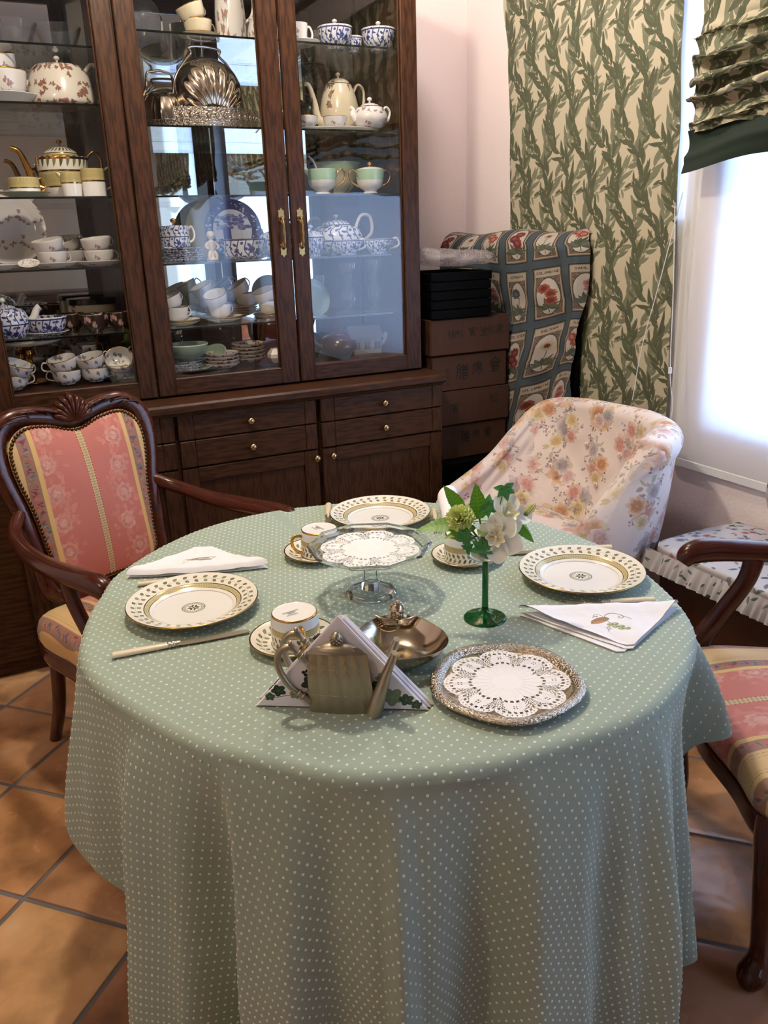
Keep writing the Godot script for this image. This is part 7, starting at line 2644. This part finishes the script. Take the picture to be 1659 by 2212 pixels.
	# ------- gold rimmed cups
	var wc := func(t): cup_parts(t, 0.044, 0.054, white, white, M.bronze_rim)
	var ws := func(t): saucer_parts(t, 0.076, 0.015, white, M.bronze_rim)
	for e in [[0.668, -3.07, "under the gold rimmed cups at the mid stile"], [0.835, -3.08, "under the gold rimmed cups in the centre"], [1.035, -3.09, "under the gold rimmed cups near the door handles"]]:
		for s in 2:
			vessel("gold_rim_saucer", "gold rimmed white saucer, %s, %s" % [["lower", "upper"][s], e[2]], "saucer", "gr_saucer", put(e[0] + 0.01, R[1] + 0.006 * s, e[1], s * 1.0), "gold rimmed saucers", func(t): saucer_parts(t, 0.076, 0.015, white, gold))
	for e in [[0.668, -3.07, 0.35, Vector3(0.05, 0, 0.35), "at the mid stile"], [0.835, -3.08, 0.45, Vector3(0.30, 0, 0.30), "in the centre"], [1.035, -3.09, 0.3, Vector3(0.1, 0, 0.35), "near the door handles"], [0.845, -3.27, 0.2, Vector3(0.1, 0, 0.45), "at the back, seen above the centre pair"], [1.00, -3.27, 0.2, Vector3(0.0, 0, 0.55), "at the back towards the handles"]]:
		stack_pair("gold_rim_cup", "gr_cup", "cup", e[0], R[1] + (0.014 if e[1] > -3.2 else 0.035), e[1], 0.043, e[2], e[3], ["gold rimmed white cup, lower of the pair %s" % e[4], "gold rimmed white cup tilted on the pair %s" % e[4]], "gold rimmed white cups", wc)
	for k in 4:
		vessel("gold_rim_plate", "%s gold rimmed plate in the low stack at the back" % nth[k], "plate", "gr_plate", put(0.93, R[1] + 0.009 * k, -3.26, k * 0.4), "gold rimmed plates", func(t): saucer_parts(t, 0.105, 0.016, cream, gold))
	# ------- floor of the cabinet, middle
	for k in 4:
		vessel("small_blue_plate", "%s small blue edged plate under the celadon bowl" % nth[k], "plate", "sb_plate", put(0.668, R[0] + 0.009 * k, -3.02, k * 0.5), "small blue edged plates", func(t): part("plate_body", lathe(pv([0, 0, 0.04, 0.0, 0.055, 0.005, 0.066, 0.012, 0.0665, 0.0135, 0.055, 0.008, 0.04, 0.004, 0, 0.004]), 36).planar(0, 0, 0.14, 0.14), blue, t))
	vessel("celadon_bowl", "pale celadon bowl on the small blue plates", "bowl", "celadon", put(0.680, R[0] + 0.036, -3.02), "", func(t): bowl_parts(t, 0.078, 0.062, 0.030, green, white))
	vessel("leaning_dish", "celadon dish leaning beside the celadon bowl", "dish", "leaning", put(0.770, R[0] + 0.030, -3.03, 0.0, Vector3(0.35, 0, 0.5)), "", func(t): saucer_parts(t, 0.070, 0.018, green, green))
	for k in 5:
		vessel("lacquer_bowl", "%s black lacquer bowl in the tall dark stack" % nth[k], "bowl", "lacq", put(0.850, R[0] + 0.021 * k, -3.20), "black lacquer bowls", func(t): bowl_parts(t, 0.062, 0.042, 0.034, lacq, lacq))
	for k in 4:
		vessel("patterned_bowl", "%s scalloped patterned dish in the front stack" % nth[k], "dish", "imari", put(0.803, R[0] + 0.0125 * k, -3.00, k * 0.6), "scalloped patterned dishes", func(t): part("dish_body", lathe(shell_of(pv([0, 0.0, 0.036, 0.0, 0.040, 0.003, 0.058, 0.012, 0.064, 0.022]), 0.003), 48, 1.0, 0.03, 16), imari, t))
	for k in 5:
		vessel("patterned_bowl", "%s scalloped patterned dish in the rear stack" % nth[k], "dish", "imari", put(0.930, R[0] + 0.0135 * k, -3.08, k * 0.8), "scalloped patterned dishes at the back", again)
	vessel("faceted_ornament", "white faceted porcelain ornament beside the patterned dishes", "ornament", "facet", put(1.020, R[0], -3.01), "", func(t): part("ornament_body", poly_lathe(pv([0, 0, 0.022, 0, 0.036, 0.020, 0.036, 0.034, 0.020, 0.054, 0, 0.056]), 5), white, t))
	# ------- right hand door, top shelf
	vessel("sprig_saucer", "white saucer under the small white cup, top shelf behind the handle door", "saucer", "sprig_saucer", put(1.215, R[5], -3.05), "", func(t): saucer_parts(t, 0.066, 0.014, white, white))
	vessel("white_cup", "small white flowered cup on its saucer, top shelf behind the handle door", "cup", "white_cup", put(1.200, R[5] + 0.004, -3.05, 0.2), "", func(t): part("cup_body", lathe(shell_of(pv([0, 0.0, 0.030, 0.0, 0.034, 0.004, 0.038, 0.066]), 0.0025), 32), rose, t); part("cup_handle", loop_handle(0.036, 0.055, 0.035, 0.014, 0.028, 0.004), white, t))
	var lb := func(t): bowl_parts(t, 0.064, 0.072, 0.030, blue, white); lid_part(t, 0.058, 0.071, 0.010, blue, white)
	vessel("lidded_blue_bowl", "blue branch lidded bowl beside the small blue cup, top shelf", "bowl", "lidded", put(1.355, R[5], -3.07), "blue branch lidded bowls", lb)
	vessel("lidded_blue_bowl", "blue branch lidded bowl standing alone at the shelf end, top shelf", "bowl", "lidded", put(1.522, R[5], -3.05, 0.5), "blue branch lidded bowls", lb)
	vessel("small_blue_cup", "small blue branch cup tucked beside the lidded bowl, top shelf", "cup", "sbc", put(1.440, R[5], -3.10), "", func(t): bowl_parts(t, 0.036, 0.052, 0.020, blue, white))
	# second shelf: coffee pot
	vessel("white_platter", "flat white platter under the coffee set, upper shelf of the handle door", "platter", "platter", put(1.345, R[4], -3.07), "", func(t): part("platter_body", lathe(pv([0, 0, 0.14, 0, 0.165, 0.009, 0.166, 0.011, 0.14, 0.005, 0, 0.004]), 56, 0.62), white, t))
	vessel("coffee_pot", "tall cream coffee pot with a flower spray and a long spout", "coffee pot", "coffee", put(1.395, R[4] + 0.006, -3.15), "", func(t): pot_parts(t, pv([0.055, 0.0, 0.070, 0.020, 0.076, 0.070, 0.066, 0.125, 0.052, 0.160, 0.044, 0.170, 0.0, 0.174]), cream, pw([-0.066, 0.035, 0, -0.092, 0.050, 0, -0.102, 0.105, 0, -0.120, 0.160, 0, -0.138, 0.168, 0]), [0.022, 0.017, 0.011, 0.008, 0.008], cream, pw([0.058, 0.140, 0, 0.080, 0.172, 0, 0.104, 0.155, 0, 0.104, 0.110, 0, 0.088, 0.070, 0, 0.072, 0.052, 0]), 0.0058, cream, [0.042, 0.171, 0.022, cream]))
	vessel("sugar_pot", "round white lidded sugar pot in front of the coffee pot", "sugar bowl", "sugar", put(1.462, R[4] + 0.010, -3.02), "", func(t): pot_parts(t, pv([0.038, 0.0, 0.056, 0.012, 0.066, 0.036, 0.056, 0.064, 0.040, 0.074, 0.0, 0.078]), rose, pw([-0.060, 0.030, 0, -0.072, 0.045, 0, -0.070, 0.062, 0, -0.082, 0.070, 0]), [0.012, 0.012, 0.009, 0.007], white, pw([0.052, 0.060, 0, 0.068, 0.076, 0, 0.084, 0.060, 0, 0.076, 0.032, 0, 0.062, 0.024, 0]), 0.0045, white, [0.034, 0.076, 0.012, white]))
	vessel("low_cup", "low flowered cup beside the white sugar pot", "cup", "lowcup", put(1.318, R[4] + 0.008, -3.02), "low flowered cups", func(t): bowl_parts(t, 0.046, 0.038, 0.026, rose, gold))
	vessel("low_cup", "low flowered cup at the platter's end by the door stile", "cup", "lowcup", put(1.205, R[4] + 0.008, -3.03), "low flowered cups", again)
	vessel("glass_bell", "dark green glass bell jar behind the low cups", "bell jar", "bell", put(1.285, R[4] + 0.004, -3.20), "", func(t): part("bell_body", lathe(smooth2(pv([0, 0, 0.055, 0, 0.057, 0.01, 0.050, 0.07, 0.036, 0.105, 0.010, 0.118, 0.008, 0.13, 0.014, 0.14, 0, 0.148]), 3), 32), mat("dark_glass", Color(0.10, 0.12, 0.09), 0.12), t))
	# third shelf: pale green set
	vessel("green_bowl", "large pale green bowl at the back, third shelf of the handle door", "bowl", "gbowl", put(1.395, R[3], -3.20), "", func(t):
		bowl_parts(t, 0.090, 0.125, 0.042, cream, gold)
		part("green_band", lathe(pv([0.0815, 0.082, 0.0885, 0.104, 0.0912, 0.1245]), 44), sage, t))
	var gset := func(t: Node3D, two: bool):
		part("body", lathe(shell_of(smooth2(pv([0, 0.0, 0.026, 0.0, 0.028, 0.006, 0.024, 0.012, 0.044, 0.026, 0.053, 0.050, 0.055, 0.088]), 3), 0.003), 40), white, t)
		part("green_band", lathe(pv([0.0530, 0.050, 0.0548, 0.062, 0.0560, 0.0875]), 40), sage, t)
		for s in ([1.0, -1.0] if two else [1.0]):
			part("gilded_handle", tube(smooth3(pw([s * 0.054, 0.062, 0, s * 0.060, 0.078, 0, s * 0.078, 0.088, 0, s * 0.090, 0.070, 0, s * 0.082, 0.045, 0, s * 0.064, 0.034, 0, s * 0.052, 0.026, 0]), 5), 0.0036, 8), gold, t)
	vessel("green_creamer", "pale green banded creamer with one gilded handle", "creamer", "gcream", put(1.258, R[3], -3.03, -0.15), "", func(t): gset.call(t, false); part("lip", tube(pw([-0.045, 0.072, 0, -0.062, 0.086, 0, -0.070, 0.094, 0]), [0.012, 0.009, 0.004], 10), white, t))
	vessel("green_sugar_bowl", "pale green banded sugar bowl with two gilded handles", "sugar bowl", "gsugar", put(1.458, R[3], -3.03, 0.05), "", func(t): gset.call(t, true); lid_part(t, 0.050, 0.086, 0.012, white, gold))
	vessel("china_spoon", "white china spoon standing behind the green creamer", "spoon", "spoon", put(1.262, R[3] + 0.004, -3.09, 0.0), "", func(t): part("spoon_body", tube(smooth3(pw([0.02, 0.0, 0, 0.01, 0.05, 0, -0.008, 0.11, 0, -0.03, 0.135, 0]), 4), [0.014, 0.009, 0.007, 0.008, 0.006], 10, 0.5), white, t))
	# fourth shelf: dim blue pieces behind the reflection
	vessel("blue_coffee_pot", "wide blue and white teapot behind the bright door reflection", "teapot", "blue_pot2", put(1.345, R[2], -3.12), "", func(t): pot_parts(t, pv([0.060, 0.0, 0.085, 0.015, 0.104, 0.055, 0.090, 0.095, 0.055, 0.112, 0.0, 0.116]), blue, pw([-0.09, 0.05, 0, -0.125, 0.065, 0, -0.14, 0.11, 0]), [0.024, 0.016, 0.012], blue, pw([0.085, 0.100, 0, 0.11, 0.145, 0, 0.15, 0.140, 0, 0.155, 0.08, 0, 0.10, 0.04, 0]), 0.007, white, [0.055, 0.113, 0.02, white]))
	for e in [[1.335, -2.99, 0.3, "blue and white sauce boat in front of the wide teapot"], [1.480, -3.02, 0.0, "blue and white sauce boat at the shelf end"]]:
		vessel("sauce_boat", e[3], "sauce boat", "boat", put(e[0], R[2], e[1], e[2]), "blue sauce boats", func(t):
			part("boat_body", lathe(shell_of(smooth2(pv([0, 0.0, 0.032, 0.0, 0.036, 0.008, 0.058, 0.030, 0.066, 0.055]), 3), 0.003), 40, 0.62), blue, t)
			part("boat_handle", loop_handle(0.062, 0.052, 0.050, 0.018, 0.030, 0.004), white, t))
	vessel("blue_jar", "blue and white covered jar beside the handle stile, fourth shelf", "jar", "bjar", put(1.195, R[2], -3.02), "", func(t): bowl_parts(t, 0.050, 0.075, 0.034, blue, white); lid_part(t, 0.045, 0.075, 0.02, blue, white))
	# fifth shelf: crystal and celadon
	vessel("celadon_plate", "celadon plate standing on edge at the stile, fifth shelf", "plate", "celplate", put(1.225, R[1] + 0.060, -3.12, 0.0, Vector3(PI / 2 - 0.3, 0.2, 0)), "", func(t): saucer_parts(t, 0.075, 0.014, green, green))
	for e in [[1.345, -3.03, 1.0, "crystal candlestick in front, fifth shelf of the handle door"], [1.452, -3.01, 1.05, "crystal candlestick nearest the cabinet side, fifth shelf"]]:
		var ct := vessel("crystal_candlestick", e[3], "candlestick", "candle", put(e[0], R[1], e[1]), "crystal candlesticks", func(t): crystal_parts(t, pv([0, 0.002, 0.040, 0.0, 0.042, 0.006, 0.016, 0.016, 0.012, 0.03, 0.026, 0.055, 0.022, 0.09, 0.012, 0.115, 0.020, 0.125, 0.014, 0.14, 0.026, 0.165, 0.030, 0.190, 0.024, 0.190, 0.018, 0.165, 0, 0.160])))
		ct.scale = Vector3(1, e[2], 1)
	vessel("crystal_vase", "slim crystal bud vase at the back, fifth shelf", "vase", "budvase", put(1.298, R[1], -3.22), "", func(t): crystal_parts(t, pv([0, 0.002, 0.030, 0.0, 0.030, 0.006, 0.020, 0.03, 0.012, 0.08, 0.022, 0.12, 0.022, 0.14, 0.018, 0.14, 0.010, 0.09, 0, 0.02])))
	# cabinet floor
	vessel("brown_teapot", "squat reddish brown teapot in the corner of the cabinet floor", "teapot", "brownpot", put(1.290, R[0], -3.02), "", func(t): pot_parts(t, pv([0.045, 0.0, 0.066, 0.014, 0.078, 0.040, 0.066, 0.070, 0.040, 0.082, 0.0, 0.086]), mat("brown_glaze", Color(0.22, 0.10, 0.07), 0.2), pw([-0.070, 0.040, 0, -0.10, 0.055, 0, -0.115, 0.085, 0]), [0.016, 0.012, 0.009], M.brown_glaze, pw([0.06, 0.07, 0, 0.09, 0.085, 0, 0.102, 0.055, 0, 0.07, 0.025, 0]), 0.0055, M.brown_glaze, [0.036, 0.083, 0.016, M.brown_glaze]))
	vessel("cottage_teapot", "teapot shaped like a dark roofed cottage on the cabinet floor", "teapot", "cottage", put(1.392, R[0], -3.00, -0.1), "", func(t):
		var stone := mat("cottage_wall", Color(0.42, 0.36, 0.27), 0.4)
		var roof := mat("cottage_roof", Color(0.14, 0.11, 0.09), 0.5)
		part("cottage_body", rbox(Vector3(0.125, 0.070, 0.080), 0.006, 0, Vector3(0, 0.035, 0)), stone, t)
		var rf := prism(pv([-0.052, 0.066, 0.052, 0.066, 0.006, 0.112, -0.006, 0.112]), 0.140, 0.004)
		part("roof", rf, roof, t).rotation.y = PI / 2
		for e in [-0.042, 0.0, 0.042]:
			var wn := part("window", rbox(Vector3(0.022, 0.028, 0.004), 0.001, 0, Vector3(e, 0.038, 0.0405)), roof, t)
			part("glazing_bar", rbox(Vector3(0.002, 0.028, 0.002), 0.0, 0, Vector3(e, 0.038, 0.0432)), stone, wn)
		part("spout", tube(smooth3(pw([0.055, 0.03, 0, 0.085, 0.045, 0, 0.098, 0.080, 0]), 4), [0.014, 0.010, 0.008], 10), stone, t)
		part("pot_handle", tube(smooth3(pw([-0.058, 0.06, 0, -0.088, 0.065, 0, -0.092, 0.03, 0, -0.060, 0.015, 0]), 4), 0.006, 8), roof, t))
	vessel("dark_jar", "small dark stoneware jar behind the handle stile, cabinet floor", "jar", "djar", put(1.178, R[0], -3.06), "", func(t): bowl_parts(t, 0.048, 0.080, 0.034, lacq, lacq); lid_part(t, 0.044, 0.080, 0.02, lacq, lacq))

func landscape_tex() -> Texture2D:
	var p := P.new(512, 512, c8(40, 48, 104))
	rng.seed = 212
	for k in 90:
		var a := rnd(0, TAU)
		p.disc(256 + cos(a) * rnd(180, 245), 256 + sin(a) * rnd(180, 245), rnd(4, 12), rnd(4, 10), c8(176, 184, 212) if rnd() < 0.5 else c8(78, 90, 150))
	ring(p, 256, 164, 172, c8(200, 206, 222))
	p.disc(256, 256, 164, 164, c8(196, 202, 220))
	for k in 60:
		p.disc(rnd(120, 400), rnd(130, 250), rnd(10, 34), rnd(6, 16), c8(60, 70, 132).lerp(c8(150, 160, 196), rnd()))
	p.poly(pv([170, 330, 170, 250, 205, 220, 240, 250, 240, 330]), c8(70, 80, 140))
	p.im.fill_rect(Rect2i(120, 330, 272, 40), c8(56, 66, 126))
	for k in 40:
		p.disc(rnd(130, 385), rnd(330, 405), rnd(8, 26), rnd(4, 10), c8(46, 54, 112).lerp(c8(130, 140, 186), rnd()))
	return p.tex()

func base_materials() -> void:
	mat("brass", Color(0.80, 0.64, 0.34), 0.22, 1.0)
	var b := mat("bulb", Color(1, 1, 1), 0.5)
	b.emission_enabled = true
	b.emission = Color(1.0, 0.82, 0.55)
	b.emission_energy_multiplier = 6.0
	mat("dark_wood", Color(0.2, 0.09, 0.05), 0.3)

# a dark sideboard behind the camera, seen only in the cabinet's mirror
func sideboard() -> void:
	var t := thing("sideboard", "dark wooden sideboard on the far wall, seen only in the cabinet mirror", "sideboard", Vector3(0.6, 0, FZ - 0.26))
	part("sideboard_body", rbox(Vector3(2.4, 0.92, 0.46), 0.006, 0, Vector3(0, 0.46, 0)), M.dark_wood, t)
	part("sideboard_top", rbox(Vector3(2.46, 0.03, 0.50), 0.006, 0, Vector3(0, 0.935, 0)), M.dark_wood, t)

func _ready() -> void:
	rng.seed = 7
	camera_and_light()
	base_materials()
	bulb_lamp("ceiling_lamp", "small round globe lamp on the ceiling over the table", Vector3(0.50, CY, -1.90), 2.2, Color(1.0, 0.95, 0.86))
	bulb_lamp("ceiling_lamp", "small round globe lamp on the ceiling over the floor beside the table", Vector3(-1.0, CY, -0.7), 0.85, Color(1.0, 0.92, 0.80))
	bulb_lamp("ceiling_lamp", "small round globe lamp on the ceiling near the corner of the window wall", Vector3(1.35, CY, -2.55), 1.05, Color(1.0, 0.95, 0.93))
	room()
	cabinet()
	sideboard()
	window_dressing()
	corner_boxes()
	chairs()
	table_and_cloth()
	table_things()
	china()
